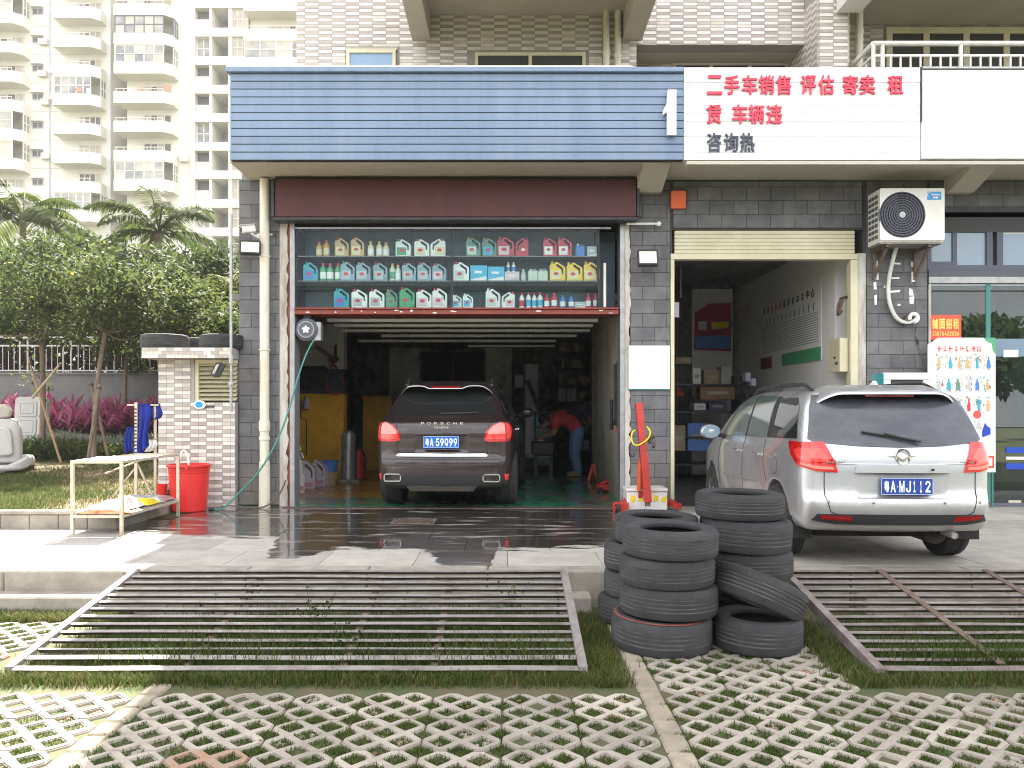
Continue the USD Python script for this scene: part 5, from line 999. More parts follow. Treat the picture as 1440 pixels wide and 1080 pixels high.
# ---------------------------------------------------------------- tiled hut left of the garage
H = 10.78
hut = thing('tiled_hut', 'small hut with white and grey checkered tiles and louvred window, tyres on its roof', 'hut', base=(-4.1, H, 0))
hx0, hx1 = PX(223, H), -3.655
lv = (PX(273, H), hx1, PZ(566, H), PZ(505, H))
put('wall', MB().box(hx0, lv[0], H, H + 1.6, 0, 2.0).box(lv[0], hx1, H, H + 1.6, 0, lv[2]).box(lv[0], hx1, H + 0.2, H + 1.6, lv[2], 2.0), 'grout', hut)
WT, HT = 0.215, 0.052
def hut_tiles():
 r = np.random.default_rng(21); n = 0; stuff = {}
 for j in range(0, 39):
  for i in range(-1, 12):
   for half in (0, 1):
    a = hx0 + (i + half * 0.5) * WT; b = a + WT / 2
    a, b = max(a, hx0), min(b, hx1); c, d = j * HT, min((j + 1) * HT, 2.0)
    if b - a < 0.015 or (b > lv[0] + 0.004 and c >= lv[2] - 0.006): continue
    col = 'tile_grey' if (i + j) % 2 else 'tile_white'
    if r.random() < 0.12: col = 'tile_cream'
    q = (a + 0.002, b - 0.002, H - 0.009 + r.normal(0, 0.0008), H, c + 0.0025, d - 0.0025)
    if n < 280 and b - a > 0.09: put('tile', MB().box(*q), col, hut); n += 1
    else: stuff.setdefault(col, MB()).box(*q)
 for m, s in stuff.items(): put('tile_field', s, m, hut, kind='stuff')
hut_tiles()
rx0 = PX(199, 10.55)
put('roof_slab', MB().box(rx0, hx1 + 0.01, 10.56, H + 1.6, 1.985, 2.125), 'grout', hut)
r_ = np.random.default_rng(5)
for j in range(3):
 for i in range(12):
  a = rx0 + (i - (0.5 if j % 2 else 0)) * 0.107; b = a + 0.107
  a = max(a, rx0); b = min(b, hx1 + 0.008)
  if b - a > 0.02: put('tile', MB().box(a + 0.002, b - 0.002, 10.55, 10.558, 1.987 + j * 0.0455, 2.030 + j * 0.0455), ['tile_grey', 'tile_cream', 'tile_white'][int(r_.integers(3))], hut)
lw = put('louvre_window', MB().box(lv[0], lv[0] + 0.05, H + 0.02, H + 0.1, lv[2], 1.98).box(lv[0] + 0.05, hx1, H + 0.02, H + 0.1, 1.93, 1.98), 'cream_frame', hut)
for k in range(9):
 z = lv[2] + 0.03 + k * 0.058
 put('louvre', MB().add([(lv[0] + 0.05, H + 0.03, z), (hx1, H + 0.03, z), (hx1, H + 0.09, z + 0.045), (lv[0] + 0.05, H + 0.09, z + 0.045), (lv[0] + 0.05, H + 0.036, z - 0.004), (hx1, H + 0.036, z - 0.004), (hx1, H + 0.096, z + 0.041), (lv[0] + 0.05, H + 0.096, z + 0.041)],
 [(0, 1, 2, 3), (7, 6, 5, 4), (0, 4, 5, 1), (2, 6, 7, 3), (0, 3, 7, 4), (1, 5, 6, 2)]), 'cream_frame', lw)
put('void', MB().box(lv[0] + 0.05, hx1, H + 0.12, H + 0.19, lv[2], 1.98), 'void', lw) if False else None
# thin pole with conduit before the hut
pipe('thin_pole', 'thin grey pole hanging before the hut beside the slate pillar', PX(325, 10.5), 10.5, 1.28, 3.86, 0.018, 'steel', [(1.9, 0.12, 0.026), (1.62, 0.05, 0.03)], cat='pole')

# ---------------------------------------------------------------- apartment block far behind
A = 82.0
def AX(px, d=A): return PX(px, d)
FL = 40 * A / FPX
mat('paper_red_soft', (0.62, 0.22, 0.16), rough=0.8)
mat('label_soft', (0.30, 0.42, 0.55), rough=0.8)
def apt(name, label): return thing(name, label, 'building', base=(AX(150), A, 0))
def zrow(py, d=A): return PZ(py, d)
def apt_window(parent, x0, x1, z0, z1, y, nx, nz, frame='apt_white', pane='apt_glass', name='window', dark=None, r=None, fw=0.10):
 f = MB()
 ex, ez = np.linspace(x0, x1, nx + 1), np.linspace(z0, z1, nz + 1)
 for x in ex: f.box(x - fw / 2, x + fw / 2, y - 0.06, y, z0, z1)
 for z in ez: f.box(x0 - fw / 2, x1 + fw / 2, y - 0.064, y - 0.002, z - fw / 2, z + fw / 2)
 p = put(name, f, frame, parent)
 for i in range(nx):
  for j in range(nz):
   put('pane', MB().box(ex[i] + fw / 2, ex[i + 1] - fw / 2, y - 0.03, y - 0.01, ez[j] + fw / 2, ez[j + 1] - fw / 2), pane if not (dark and r.random() < 0.35) else dark, p)
 return p
def apt_side(parent, x, y0, y1, z0, z1, ny, frame, pane):
 """glazing on a side face that looks to +x"""
 f = MB(); ey = np.linspace(y0, y1, ny + 1)
 for y in ey: f.box(x, x + 0.06, y - 0.05, y + 0.05, z0, z1)
 for z in (z0, (z0 + z1) / 2, z1): f.box(x - 0.002, x + 0.058, y0, y1, z - 0.05, z + 0.05)
 p = put('side_window', f, frame, parent)
 for i in range(ny): put('pane', MB().box(x + 0.01, x + 0.03, ey[i] + 0.05, ey[i + 1] - 0.05, z0 + 0.05, z1 - 0.05), pane, p)
def stack(parent, pa, pb, y, out, types, w0, w1, bottoms, seed, cut=0.75, rail=True):
 """a stack of balconies between columns pa and pb; types per floor: o open, g glazed, d dark glazed"""
 r = np.random.default_rng(seed)
 x0, x1 = AX(pa), AX(pb)
 for ty, pb_ in zip(types, bottoms):
  zb = zrow(pb_)
  poly = Polygon([(x0, y), (x0, y - out), (x1 - cut, y - out), (x1, y - out + cut * 0.9), (x1, y)])
  b = put('balcony', MB().prism(poly, zb, zb + 0.28), 'apt_white', parent)
  ring = poly.buffer(0).difference(Polygon([(x0 + 0.15, y + 1), (x0 + 0.15, y - out + 0.15), (x1 - cut - 0.05, y - out + 0.15), (x1 - 0.15, y - out + cut * 0.9 + 0.05), (x1 - 0.15, y + 1)]))
  put('parapet', MB().prism(ring, zb + 0.281, zb + 1.12), 'apt_white', b)
  if ty == 'o':
   apt_window(parent, AX(w0), AX(w1), zb + 0.35, zb + 2.35, y, 4, 2, 'apt_rail', 'apt_pane', 'balcony_door', 'apt_dark', r)
   if rail:
    f = MB().box(x0 + 0.1, x1 - cut, y - out + 0.02, y - out + 0.08, zb + 1.38, zb + 1.44)
    for k in range(7): f.box(x0 + 0.2 + k * (x1 - cut - x0 - 0.3) / 6, x0 + 0.25 + k * (x1 - cut - x0 - 0.3) / 6, y - out + 0.03, y - out + 0.07, zb + 1.12, zb + 1.38)
    put('railing', f, 'apt_rail', b)
  else:
   fr, pn = ('dado_grey', 'apt_glass') if ty == 'd' else ('apt_white', 'apt_glass')
   apt_window(parent, x0 + 0.1, x1 - cut, zb + 1.13, zb + 2.85, y - out + 0.12, 5, 2, fr, pn, 'bay_window', 'apt_pane', r)
   apt_side(parent, x1 - 0.08, y - out + cut, y - 0.1, zb + 1.13, zb + 2.85, 2, fr, pn)
B_ = [37 + 40 * k for k in range(-1, 8)]
ap1 = apt('apartment_block', 'tall white apartment block at the left edge with rows of balconies and small square windows')
put('wall', MB().box(AX(-140), AX(157), A, A + 10, -0.2, 60), 'apt_white', ap1)
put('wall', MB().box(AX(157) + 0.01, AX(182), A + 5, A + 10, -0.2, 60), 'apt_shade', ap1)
stack(ap1, -60, 43, A, 1.9, 'ogoooggoo', -12, 34, [b + 8 for b in B_], 1)
stack(ap1, 88, 150, A, 1.8, 'oooogooog', 112, 142, B_, 2)
for k in range(9):
 py = 12 + 40 * (k - 1) + 0.5
 f = apt_window(ap1, AX(46), AX(61), zrow(py + 8), zrow(py), A, 2, 1, 'apt_shade', 'apt_dark', 'small_window', fw=0.06)
 put('sun_shade', MB().box(AX(45), AX(62), A - 0.45, A, zrow(py - 1), zrow(py - 1) + 0.06), 'apt_white', f)
 f = apt_window(ap1, AX(84), AX(95), zrow(py + 12), zrow(py + 6), A, 1, 1, 'apt_rail', 'apt_pane', 'small_window', fw=0.06)
 apt_window(ap1, AX(160), AX(178), zrow(py + 33), zrow(py + 5), A + 5, 2, 2, 'apt_white', 'apt_dark' if k % 2 else 'apt_glass', 'recess_window')
 put('recess_slab', MB().box(AX(157) + 0.01, AX(182) - 0.01, A + 4.4, A + 4.999, zrow(py + 44), zrow(py + 36)), 'apt_shade', ap1)
for px in (70, 156.2):
 put('rain_pipe', MB().tube([(AX(px), A - 0.08, 0), (AX(px), A - 0.08, 60)], 0.07, 6), 'apt_shade', ap1)
for k in range(9):
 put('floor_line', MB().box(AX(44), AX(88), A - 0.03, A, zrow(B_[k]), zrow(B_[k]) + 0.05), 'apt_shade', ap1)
ap2 = apt('apartment_block', 'white apartment block with glazed bays above the palm, left of the stair tower')
put('wall', MB().box(AX(182), AX(267), A - 0.5, A + 10, -0.2, 60), 'apt_white', ap2)
stack(ap2, 176, 254, A - 0.5, 1.9, 'oodgooogo', 206, 244, B_, 3)
for k in range(9):
 py = 12 + 40 * (k - 1)
 apt_window(ap2, AX(182), AX(188), zrow(py + 12), zrow(py + 2), A - 0.5, 1, 1, 'apt_rail', 'apt_pane', 'small_window', fw=0.06)
ap3 = apt('stair_tower', 'white stair tower of open loggias and dark openings, beside the tiled storeys')
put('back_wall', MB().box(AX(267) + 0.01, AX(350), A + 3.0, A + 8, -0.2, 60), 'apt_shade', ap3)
for pa, pb in ((267.2, 275), (295, 299), (322, 327)):
 put('column', MB().box(AX(pa), AX(pb), A - 0.2, A + 2.99, -0.2, 60), 'apt_white', ap3)
for k in range(9):
 pt = 12 + 40 * (k - 1)
 put('floor_band', MB().box(AX(275) + 0.002, AX(327) - 0.002, A - 0.3, A + 2.98, zrow(pt + 41), zrow(pt + 29)), 'apt_white', ap3)
 p = put('stair_opening', MB().box(AX(275) + 0.01, AX(295) - 0.01, A + 0.6, A + 0.7, zrow(pt + 29), zrow(pt + 1)), 'apt_dark', ap3)
 if k % 3 == 2:
  apt_window(ap3, AX(276), AX(294.5), zrow(pt + 29), zrow(pt + 1), A + 0.3, 2, 2, 'apt_white', 'apt_glass', 'stair_window')
 else:
  put('slatted_rail', MB().box(AX(275) + 0.02, AX(295) - 0.02, A - 0.1, A, zrow(pt + 29), zrow(pt + 16)), 'apt_rail', p)
 apt_window(ap3, AX(312), AX(321.5), zrow(pt + 29), zrow(pt + 12), A + 2.9, 1, 2, 'apt_white', 'apt_dark', 'door_window')
ap4 = apt('apartment_block', 'cream-white apartment block with railed balconies close beside the checkered tile wall')
put('wall', MB().box(AX(350) + 0.01, AX(520), A + 0.2, A + 10, -0.2, 60), 'apt_white', ap4)
stack(ap4, 350, 470, A + 0.2, 1.9, 'ooogooogo', 378, 416, [b - 10 for b in B_], 4)
for k in range(9):
 pt = 12 + 40 * (k - 1)
 apt_window(ap4, AX(327.5), AX(349), zrow(pt + 29), zrow(pt + 2), A + 0.0, 3, 2, 'apt_rail', 'apt_pane', 'loggia_window')
 put('loggia_band', MB().box(AX(327) + 0.02, AX(350), A - 0.3, A + 2.9, zrow(pt + 41), zrow(pt + 29)), 'apt_white', ap4)

r_ = np.random.default_rng(77)
for px in (64, 82, 186, 262):
 for k in range(9):
  if r_.random() < 0.55:
   zz_ = zrow(B_[k] + r_.uniform(-16, -6)); xx_ = AX(px + r_.uniform(-3, 3)); p_ = ap1 if px < 160 else ap2; y_ = A if px < 160 else A - 0.5
   put('cooling_unit', MB().box(xx_ - 0.42, xx_ + 0.42, y_ - 0.42, y_ - 0.02, zz_, zz_ + 0.6), 'apt_rail', p_)
for px, py, w, h, m in ((194, 123, 8, 9, 'paper_red_soft'), (231, 119, 8, 7, 'paper_red_soft'), (208, 131, 7, 6, 'apt_cream'), (106, 123, 9, 6, 'paper_red_soft'), (122, 124, 6, 7, 'apt_cream'), (20, 20, 8, 8, 'apt_cream'), (214, 215, 6, 5, 'label_soft')):
 put('curtain', MB().box(AX(px, A - 2.3), AX(px + w, A - 2.3), A - 2.33, A - 2.31, PZ(py + h, A - 2.3), PZ(py, A - 2.3)), m, ap2 if px > 160 else ap1)
# ---------------------------------------------------------------- tyres
def tyre_profile(R, W):
 """closed (r, h) outline: tread with four grooves, bulging sidewalls, bead"""
 o = []
 gw = W * 0.035
 o += [(R * 0.955, W * 0.02), (R * 0.985, W * 0.10)]
 for g in (0.30, 0.43, 0.57, 0.70):
  c = W * g
  o += [(R * 1.0, c - gw), (R * 0.985, c - gw * 0.7), (R * 0.985, c + gw * 0.7), (R * 1.0, c + gw)]
 o += [(R * 0.985, W * 0.90), (R * 0.955, W * 0.98), (R * 0.88, W * 1.03), (R * 0.78, W * 1.02), (R * 0.68, W * 0.97), (R * 0.635, W * 0.93), (R * 0.62, W * 0.88),
  (R * 0.66, W * 0.82), (R * 0.88, W * 0.86), (R * 0.92, W * 0.5), (R * 0.88, W * 0.14), (R * 0.66, W * 0.18), (R * 0.62, W * 0.12), (R * 0.635, W * 0.07), (R * 0.68, W * 0.03), (R * 0.78, W * -0.02), (R * 0.88, W * -0.03)]
 return o
def tyre_mesh(R, W, axis='z', n=180, at=(0, 0, 0), sipe=0.004):
 pr = tyre_profile(R, W)
 def mod(i, j):
  sh = ((j <= 1) | ((j >= 18) & (j <= 19)))
  return np.where(sh & (i % 3 == 0), -sipe, 0.0)
 return MB().lathe(pr, n, at, axis, closed=True, mod=mod)
def make_tyre(name, label, R, W, loc, rot=(0, 0, 0), group=None, m='tyre'):
 t = thing(name, label, 'tyre', group, loc=loc, rot=rot)
 put('casing', tyre_mesh(R, W), m, t, smooth=25)
 put('bead', MB().lathe([(R * 0.63, W * 0.80), (R * 0.605, W * 0.84), (R * 0.605, W * 0.92), (R * 0.628, W * 0.955), (R * 0.652, W * 0.955)], 48), 'tyre_inside', t, smooth=50)
 for g in (0.30, 0.43, 0.57, 0.70):
  put('groove_dust', MB().lathe([(R * 0.9858, W * (g - 0.02)), (R * 0.9858, W * (g + 0.02))], 180), 'tyre_dust', t, smooth=50)
 return t
mat('tyre_dust', (0.14, 0.135, 0.13), (0.04, 0.04, 0.04), scale=5, rough=0.95, obj=True)
G = ZG
TY = [  # label, R, W, x, y, z, rotz
 ('bottom tyre of the front stack, widest, with a reddish upper rim', 0.335, 0.215, 1.035, 5.43, G, 20),
 ('second tyre from the ground in the front stack', 0.33, 0.195, 1.085, 5.44, G + 0.222, 75),
 ('third tyre from the ground in the front stack', 0.318, 0.185, 1.075, 5.43, G + 0.424, 140),
 ('top tyre of the front stack, its opening facing up', 0.318, 0.18, 1.095, 5.42, G + 0.616, 200),
 ('bottom tyre of the rear left stack, jutting out left near the kerb', 0.285, 0.19, 0.97, 6.08, G, 33),
 ('second tyre of the rear left stack, mostly hidden by the front stack', 0.29, 0.19, 1.02, 6.08, G + 0.196, 80),
 ('third tyre of the rear left stack, below its topmost', 0.295, 0.19, 1.02, 6.06, G + 0.392, 10),
 ('top tyre of the rear left stack beside the foam box', 0.315, 0.20, 1.125, 6.10, G + 0.588, 50),
 ('hidden bottom tyre of the tall right stack', 0.275, 0.165, 1.78, 6.14, G, 50),
 ('second tyre from the ground in the tall right stack', 0.30, 0.165, 1.80, 6.08, G + 0.17, 90),
 ('third tyre of the tall right stack, just above the leaning tyre', 0.33, 0.20, 1.80, 6.04, G + 0.342, 15),
 ('fourth tyre of the tall right stack, jutting right before the silver car', 0.338, 0.23, 1.775, 6.03, G + 0.549, 110),
 ('topmost tyre of the tall right stack, highest of all', 0.325, 0.18, 1.735, 6.02, G + 0.787, 65),
 ('small tyre lying on the pavers under the leaning tyre', 0.292, 0.21, 1.675, 5.40, G, 5)]
for lb, R, W, x, y, z, rz in TY:
 make_tyre('tyre', lb, R, W, (x, y, z), (rng.normal(0, 0.8), rng.normal(0, 0.8), rz))
put('painted_rim', MB().lathe([(0.305, 0.2195), (0.320, 0.2155)], 60), 'red_primer', '/World/tyre', smooth=40)
make_tyre('tyre', 'tyre leaning slantwise against the front stack', 0.312, 0.195, (1.66, 5.42, -0.02), (-10, 24, 0))
for lb, R, W, x, y in (('left tyre on the flat roof of the tiled hut', 0.315, 0.19, PX(232, 10.95), 10.95), ('middle tyre on the hut roof, set back between the others', 0.30, 0.19, PX(277, 11.55), 11.55), ('right tyre on the hut roof beside the slate pillar', 0.30, 0.185, PX(313, 10.92) , 10.92)):
 make_tyre('tyre', lb, R, W, (x, y, 2.128), (0, 0, 40 * x), 'tyres on the hut roof')

# ---------------------------------------------------------------- cars: bodies from profiles, panels cast onto them
from scipy.ndimage import map_coordinates
def chaikin(p, n=2):
 p = np.asarray(p, float)
 for _ in range(n):
  q = np.roll(p, -1, 0)
  p = np.stack([p * 0.75 + q * 0.25, p * 0.25 + q * 0.75], 1).reshape(-1, 2)
 return p
class Grid2:
 def __init__(s, poly, pad=0.5, res=0.012, n=2):
  p = chaikin(poly, n); s.res = res
  s.lo = p.min(0) - pad; hi = p.max(0) + pad
  nx, ny = ((hi - s.lo) / res).astype(int) + 1
  X, Y = np.meshgrid(s.lo[0] + np.arange(nx) * res, s.lo[1] + np.arange(ny) * res, indexing='ij')
  Q = np.stack([X.ravel(), Y.ravel()], 1)
  best = np.full(len(Q), 1e9); inside = np.zeros(len(Q), bool)
  for a, b in zip(p, np.roll(p, -1, 0)):
   d = b - a; L = d @ d
   if L < 1e-12: continue
   t = np.clip(((Q - a) @ d) / L, 0, 1)
   best = np.minimum(best, ((Q - a - t[:, None] * d) ** 2).sum(1))
   c = (a[1] > Q[:, 1]) != (b[1] > Q[:, 1])
   if abs(d[1]) > 1e-12:
    inside ^= c & (Q[:, 0] < d[0] * (Q[:, 1] - a[1]) / d[1] + a[0])
  s.v = (np.sqrt(best) * np.where(inside, -1, 1)).reshape(nx, ny)
 def __call__(s, a, b):
  c = np.stack([(a - s.lo[0]) / s.res, (b - s.lo[1]) / s.res])
  c = np.clip(c, 0, np.array(s.v.shape).reshape(2, *([1] * a.ndim)) - 1.001)
  return map_coordinates(s.v, c, order=1)
def smax(a, b, k):
 h = np.clip(0.5 + 0.5 * (a - b) / k, 0, 1)
 return b + (a - b) * h + k * h * (1 - h)
class Car:
 def __init__(s, side, plan, front, L, bow_r, bow_f, arches, kp=0.10, kf=0.08, extra=()):
  mir = lambda q: list(q) + [(-a, b) for a, b in reversed(q)]
  s.side = Grid2(side); s.plan = Grid2([(a, b) for a, b in mir(plan)]); s.front = Grid2(mir(front))
  s.L, s.br, s.bf, s.arches, s.kp, s.kf, s.extra = L, bow_r, bow_f, arches, kp, kf, extra
 def raw(s, P):
  x, y, z = P[..., 0], P[..., 1], P[..., 2]
  m = s.L * 0.45
  ye = y - s.br * x * x * np.clip(1 - y / m, 0, 1) + s.bf * x * x * np.clip((y - m) / (s.L - m), 0, 1)
  return smax(smax(s.side(ye, z), s.plan(x, y), s.kp), s.front(x, z), s.kf)
 def sdf(s, P):
  d = s.raw(P)
  x, y, z = np.abs(P[..., 0]), P[..., 1], P[..., 2]
  for yw, zw, R, xin in s.arches:
   d = np.maximum(d, -np.maximum(np.hypot(y - yw, z - zw) - R, xin - x))
  for f in s.extra: d = f(d, P)
  return d
 def grad(s, P, f=None, e=0.004):
  f = f or s.sdf
  g = np.stack([f(P + e * v) - f(P - e * v) for v in np.eye(3)], -1)
  return g / (np.linalg.norm(g, axis=-1, keepdims=True) + 1e-9)
 def surface(s, lo, hi, res):
  ax = [np.arange(a, b + res, res) for a, b in zip(lo, hi)]
  G3 = np.stack(np.meshgrid(*ax, indexing='ij'), -1)
  V = s.sdf(G3); ins = V < 0
  n = np.array(V.shape)
  off = [np.array(o) for o in np.ndindex(2, 2, 2)]
  cs = tuple(n - 1)
  cnt = sum(ins[o[0]:o[0] + cs[0], o[1]:o[1] + cs[1], o[2]:o[2] + cs[2]].astype(int) for o in off)
  act = (cnt > 0) & (cnt < 8)
  idx = np.full(cs, -1); C = np.argwhere(act); idx[act] = np.arange(len(C))
  acc = np.zeros((len(C), 3)); num = np.zeros(len(C))
  for o in off:
   for k in range(3):
    if o[k]: continue
    o2 = o.copy(); o2[k] = 1
    a = V[tuple((C + o).T)]; b = V[tuple((C + o2).T)]
    c = (a < 0) != (b < 0)
    t = a / (a - b + 1e-12)
    p = (C + o).astype(float); p[:, k] += t
    acc[c] += p[c]; num[c] += 1
  v = acc / num[:, None] * res + np.array([a[0] for a in ax])
  F = []
  for k in range(3):
   sl0 = [slice(None)] * 3; sl1 = [slice(None)] * 3
   sl0[k] = slice(0, -1); sl1[k] = slice(1, None)
   E = np.argwhere(ins[tuple(sl0)] != ins[tuple(sl1)])
   a, b = [(1, 2), (2, 0), (0, 1)][k]
   ok = (E[:, a] > 0) & (E[:, b] > 0) & (E[:, a] < n[a] - 1) & (E[:, b] < n[b] - 1)
   E = E[ok]
   q = []
   for da, db in ((-1, -1), (0, -1), (0, 0), (-1, 0)):
    c = E.copy(); c[:, a] += da; c[:, b] += db
    q.append(idx[tuple(c.T)])
   q = np.stack(q, 1)
   flip = ~ins[tuple(E.T)]
   q[flip] = q[flip][:, ::-1]
   F.append(q)
  F = np.vstack(F)
  for _ in range(3):
   v = v - s.grad(v) * s.sdf(v)[:, None] * 0.9
  return trimesh.Trimesh(v, np.vstack([F[:, [0, 1, 2]], F[:, [0, 2, 3]]]), process=False)
 def cast(s, P, D, tmax=3.0):
  t = np.zeros(len(P))
  for _ in range(90):
   d = s.raw(P + D * t[:, None])
   t = np.minimum(t + np.clip(d * 0.8, -0.05, 0.3), tmax)
  return P + D * t[:, None]
 def basis(s, kind):
  if kind == 'rear': return lambda u, v: np.stack([u, np.full_like(u, -0.6), v], -1), np.array([0, 1.0, 0])
  if kind == 'right': return lambda u, v: np.stack([np.full_like(u, 1.5), u, v], -1), np.array([-1.0, 0, 0])
  if kind == 'left': return lambda u, v: np.stack([np.full_like(u, -1.5), u, v], -1), np.array([1.0, 0, 0])
  sgn, a = kind                                     # a corner: u runs across the diagonal direction
  a = math.radians(a)
  dr = np.array([-sgn * math.sin(a), math.cos(a), 0]); ac = np.array([sgn * math.cos(a), math.sin(a), 0])
  return lambda u, v: ac * u[:, None] + np.array([0, 0, 1.0]) * v[:, None] - dr * 1.6, dr
 def shell(s, poly, kind, off=0.004, res=0.03, skirt=0.012):
  g = (Polygon(poly) if not hasattr(poly, 'exterior') else poly)
  ring = np.array(g.exterior.segmentize(res).coords)[:-1]
  a, b, c, d = g.bounds
  X, Y = np.meshgrid(np.arange(a, c, res), np.arange(b, d, res))
  import shapely
  Q = np.stack([X.ravel(), Y.ravel()], 1)
  Q = Q[shapely.contains_xy(g.buffer(-res * 0.45), Q[:, 0], Q[:, 1])]
  pts = np.vstack([ring, Q])
  tri = Delaunay(pts).simplices
  cen = pts[tri].mean(1)
  tri = tri[shapely.contains_xy(g, cen[:, 0], cen[:, 1])]
  f, dr = s.basis(kind)
  hit = s.cast(f(pts[:, 0], pts[:, 1]), dr)
  n = s.grad(hit, s.raw)
  top = hit + n * off
  k = len(ring)
  low = hit[:k] - n[:k] * skirt
  v = np.vstack([top, low])
  e = [(i, (i + 1) % k) for i in range(k)]
  F = np.array([(j, i, len(pts) + i) for i, j in e] + [(j, len(pts) + i, len(pts) + j) for i, j in e])
  t = tri.copy()
  nn = np.cross(v[t[:, 1]] - v[t[:, 0]], v[t[:, 2]] - v[t[:, 0]])
  fl = (nn * n[t[:, 0]]).sum(1) < 0
  t[fl] = t[fl][:, ::-1]
  return MB().add(v, np.vstack([t, F]))
 def line(s, pts, kind, r=0.004, off=0.0, n=6, seg=0.04):
  """a thin strip along a path drawn on the body"""
  p = np.asarray(pts, float)
  q = [p[0]]
  for a, b in zip(p[:-1], p[1:]):
   m = max(1, int(np.linalg.norm(b - a) / seg))
   q += [a + (b - a) * (i + 1) / m for i in range(m)]
  q = np.array(q)
  f, dr = s.basis(kind)
  hit = s.cast(f(q[:, 0], q[:, 1]), dr)
  return MB().tube(hit + s.grad(hit, s.raw) * off, r, n)
 def at(s, u, v, kind='rear', off=0.0):
  f, dr = s.basis(kind)
  h = s.cast(f(np.array([u], float), np.array([v], float)), dr)
  return (h + s.grad(h, s.raw) * off)[0]

mat('paint_brown', (0.022, 0.014, 0.015), (0.027, 0.018, 0.018), scale=3, rough=0.3, metal=0.35, coat=0.9, obj=True, dirt=(0.1, 0.6, (0.06, 0.05, 0.04)))
mat('paint_silver', (0.55, 0.565, 0.585), (0.50, 0.515, 0.535), scale=2.5, rough=0.30, metal=0.75, coat=0.8, obj=True, dirt=(0.20, 0.80, (0.36, 0.32, 0.265)), rough2=0.42)
mat('car_glass', (0.016, 0.018, 0.019), rough=0.04, spec=0.4)
mat('car_glass_dusty', (0.034, 0.036, 0.045), (0.065, 0.067, 0.08), scale=2.2, rough=0.10, spec=0.7, obj=True, rough2=0.3, stretch=(1, 1, 2))
mat('car_glass_green', (0.06, 0.085, 0.08), (0.12, 0.15, 0.14), scale=2.0, rough=0.08, spec=0.8, obj=True)
mat('plastic_black', (0.02, 0.02, 0.021), rough=0.5, bump=0.1, bscale=300)
mat('chrome', (0.78, 0.78, 0.79), rough=0.10, metal=1.0)
mat('alu', (0.62, 0.62, 0.62), rough=0.25, metal=1.0)
mat('lamp_red', (0.55, 0.012, 0.012), (0.42, 0.008, 0.01), scale=8, rough=0.08, coat=1.0, obj=True)
mat('lamp_red_bright', (0.80, 0.06, 0.05), rough=0.08, coat=1.0)
mat('lamp_clear', (0.70, 0.20, 0.18), rough=0.08, coat=1.0)
mat('lamp_deep', (0.20, 0.004, 0.006), rough=0.1, coat=1.0)
mat('plate_blue', (0.012, 0.13, 0.52), rough=0.35)
mat('plate_blue_dull', (0.018, 0.055, 0.28), rough=0.4)
mat('rubber', (0.018, 0.018, 0.019), (0.035, 0.033, 0.03), scale=6, rough=0.8, bump=0.3, bscale=80)
mat('under', (0.02, 0.019, 0.018), (0.05, 0.04, 0.03), scale=5, rough=0.9)

def wheel(parent, x, y, R, W, side, m_rim='alu'):
 """side: +1 right, -1 left"""
 t = tyre_mesh(R, W, 'x', 72, (x - W / 2, y, R))
 p = put('wheel', t, 'rubber', parent, smooth=25)
 xo = x + side * W * 0.36
 rim = MB().lathe([(R * 0.62, xo - side * 0.10), (R * 0.60, xo), (R * 0.64, xo + side * 0.012)], 40, (0, y, R), 'x')
 for k in range(5):
  a = 2 * PI * k / 5 + 0.3
  for s in (-0.16, 0.16):
   c = lambda rr, aa: np.array([xo - side * 0.004, y + rr * math.cos(aa), R + rr * math.sin(aa)])
   rim.bar(c(R * 0.10, a), c(R * 0.61, a + s * 0.6), R * 0.09, 0.02, (1, 0, 0))
 rim.lathe([(0.001, xo + side * 0.01), (R * 0.14, xo + side * 0.008), (R * 0.16, xo - side * 0.03)], 20, (0, y, R), 'x')
 put('rim', rim, m_rim, p, smooth=35)
 put('brake_disc', MB().lathe([(0.02, xo - side * 0.07), (R * 0.48, xo - side * 0.07)], 30, (0, y, R), 'x'), 'steel', p)

def plate(parent, x, z, y, w, h, chars, m, tilt=0.0, gap=None):
 pl = put('number_plate', MB().cbox(x - w / 2, x + w / 2, y - 0.008, y, z - h / 2, z + h / 2, 0.003), m, parent)
 put('plate_rim', MB().box(x - w / 2 + 0.004, x + w / 2 - 0.004, y - 0.0095, y - 0.0081, z + h / 2 - 0.008, z + h / 2 - 0.005).box(x - w / 2 + 0.004, x + w / 2 - 0.004, y - 0.0095, y - 0.0081, z - h / 2 + 0.005, z - h / 2 + 0.008)
  .box(x - w / 2 + 0.004, x - w / 2 + 0.007, y - 0.0095, y - 0.0081, z - h / 2 + 0.008, z + h / 2 - 0.008).box(x + w / 2 - 0.007, x + w / 2 - 0.004, y - 0.0095, y - 0.0081, z - h / 2 + 0.008, z + h / 2 - 0.008), 'letter_white', pl)
 x0 = x - w / 2 + 0.02
 cw = (w - 0.04) / 7.35
 for k, ch in enumerate(chars):
  cx = x0 + cw * (k + (0.35 if k > 1 else 0))
  ww = cw * (0.30 if ch == '1' else 0.78); oo = cw * (0.26 if ch == '1' else 0.1)
  put('letter', MB().prism(fit(ch, cx + oo, z - h * 0.33, ww, h * 0.66), 0, 0.002, xz(y - 0.0102)), 'letter_white', pl)
 put('dot', MB().lathe([(0.0005, y - 0.0102), (0.006, y - 0.0102), (0.006, y - 0.0082)], 10, (x0 + cw * 2.16, 0, z), 'y') if False else MB().box(x0 + cw * 2.12, x0 + cw * 2.2, y - 0.0102, y - 0.0085, z - 0.006, z + 0.006), 'letter_white', pl)

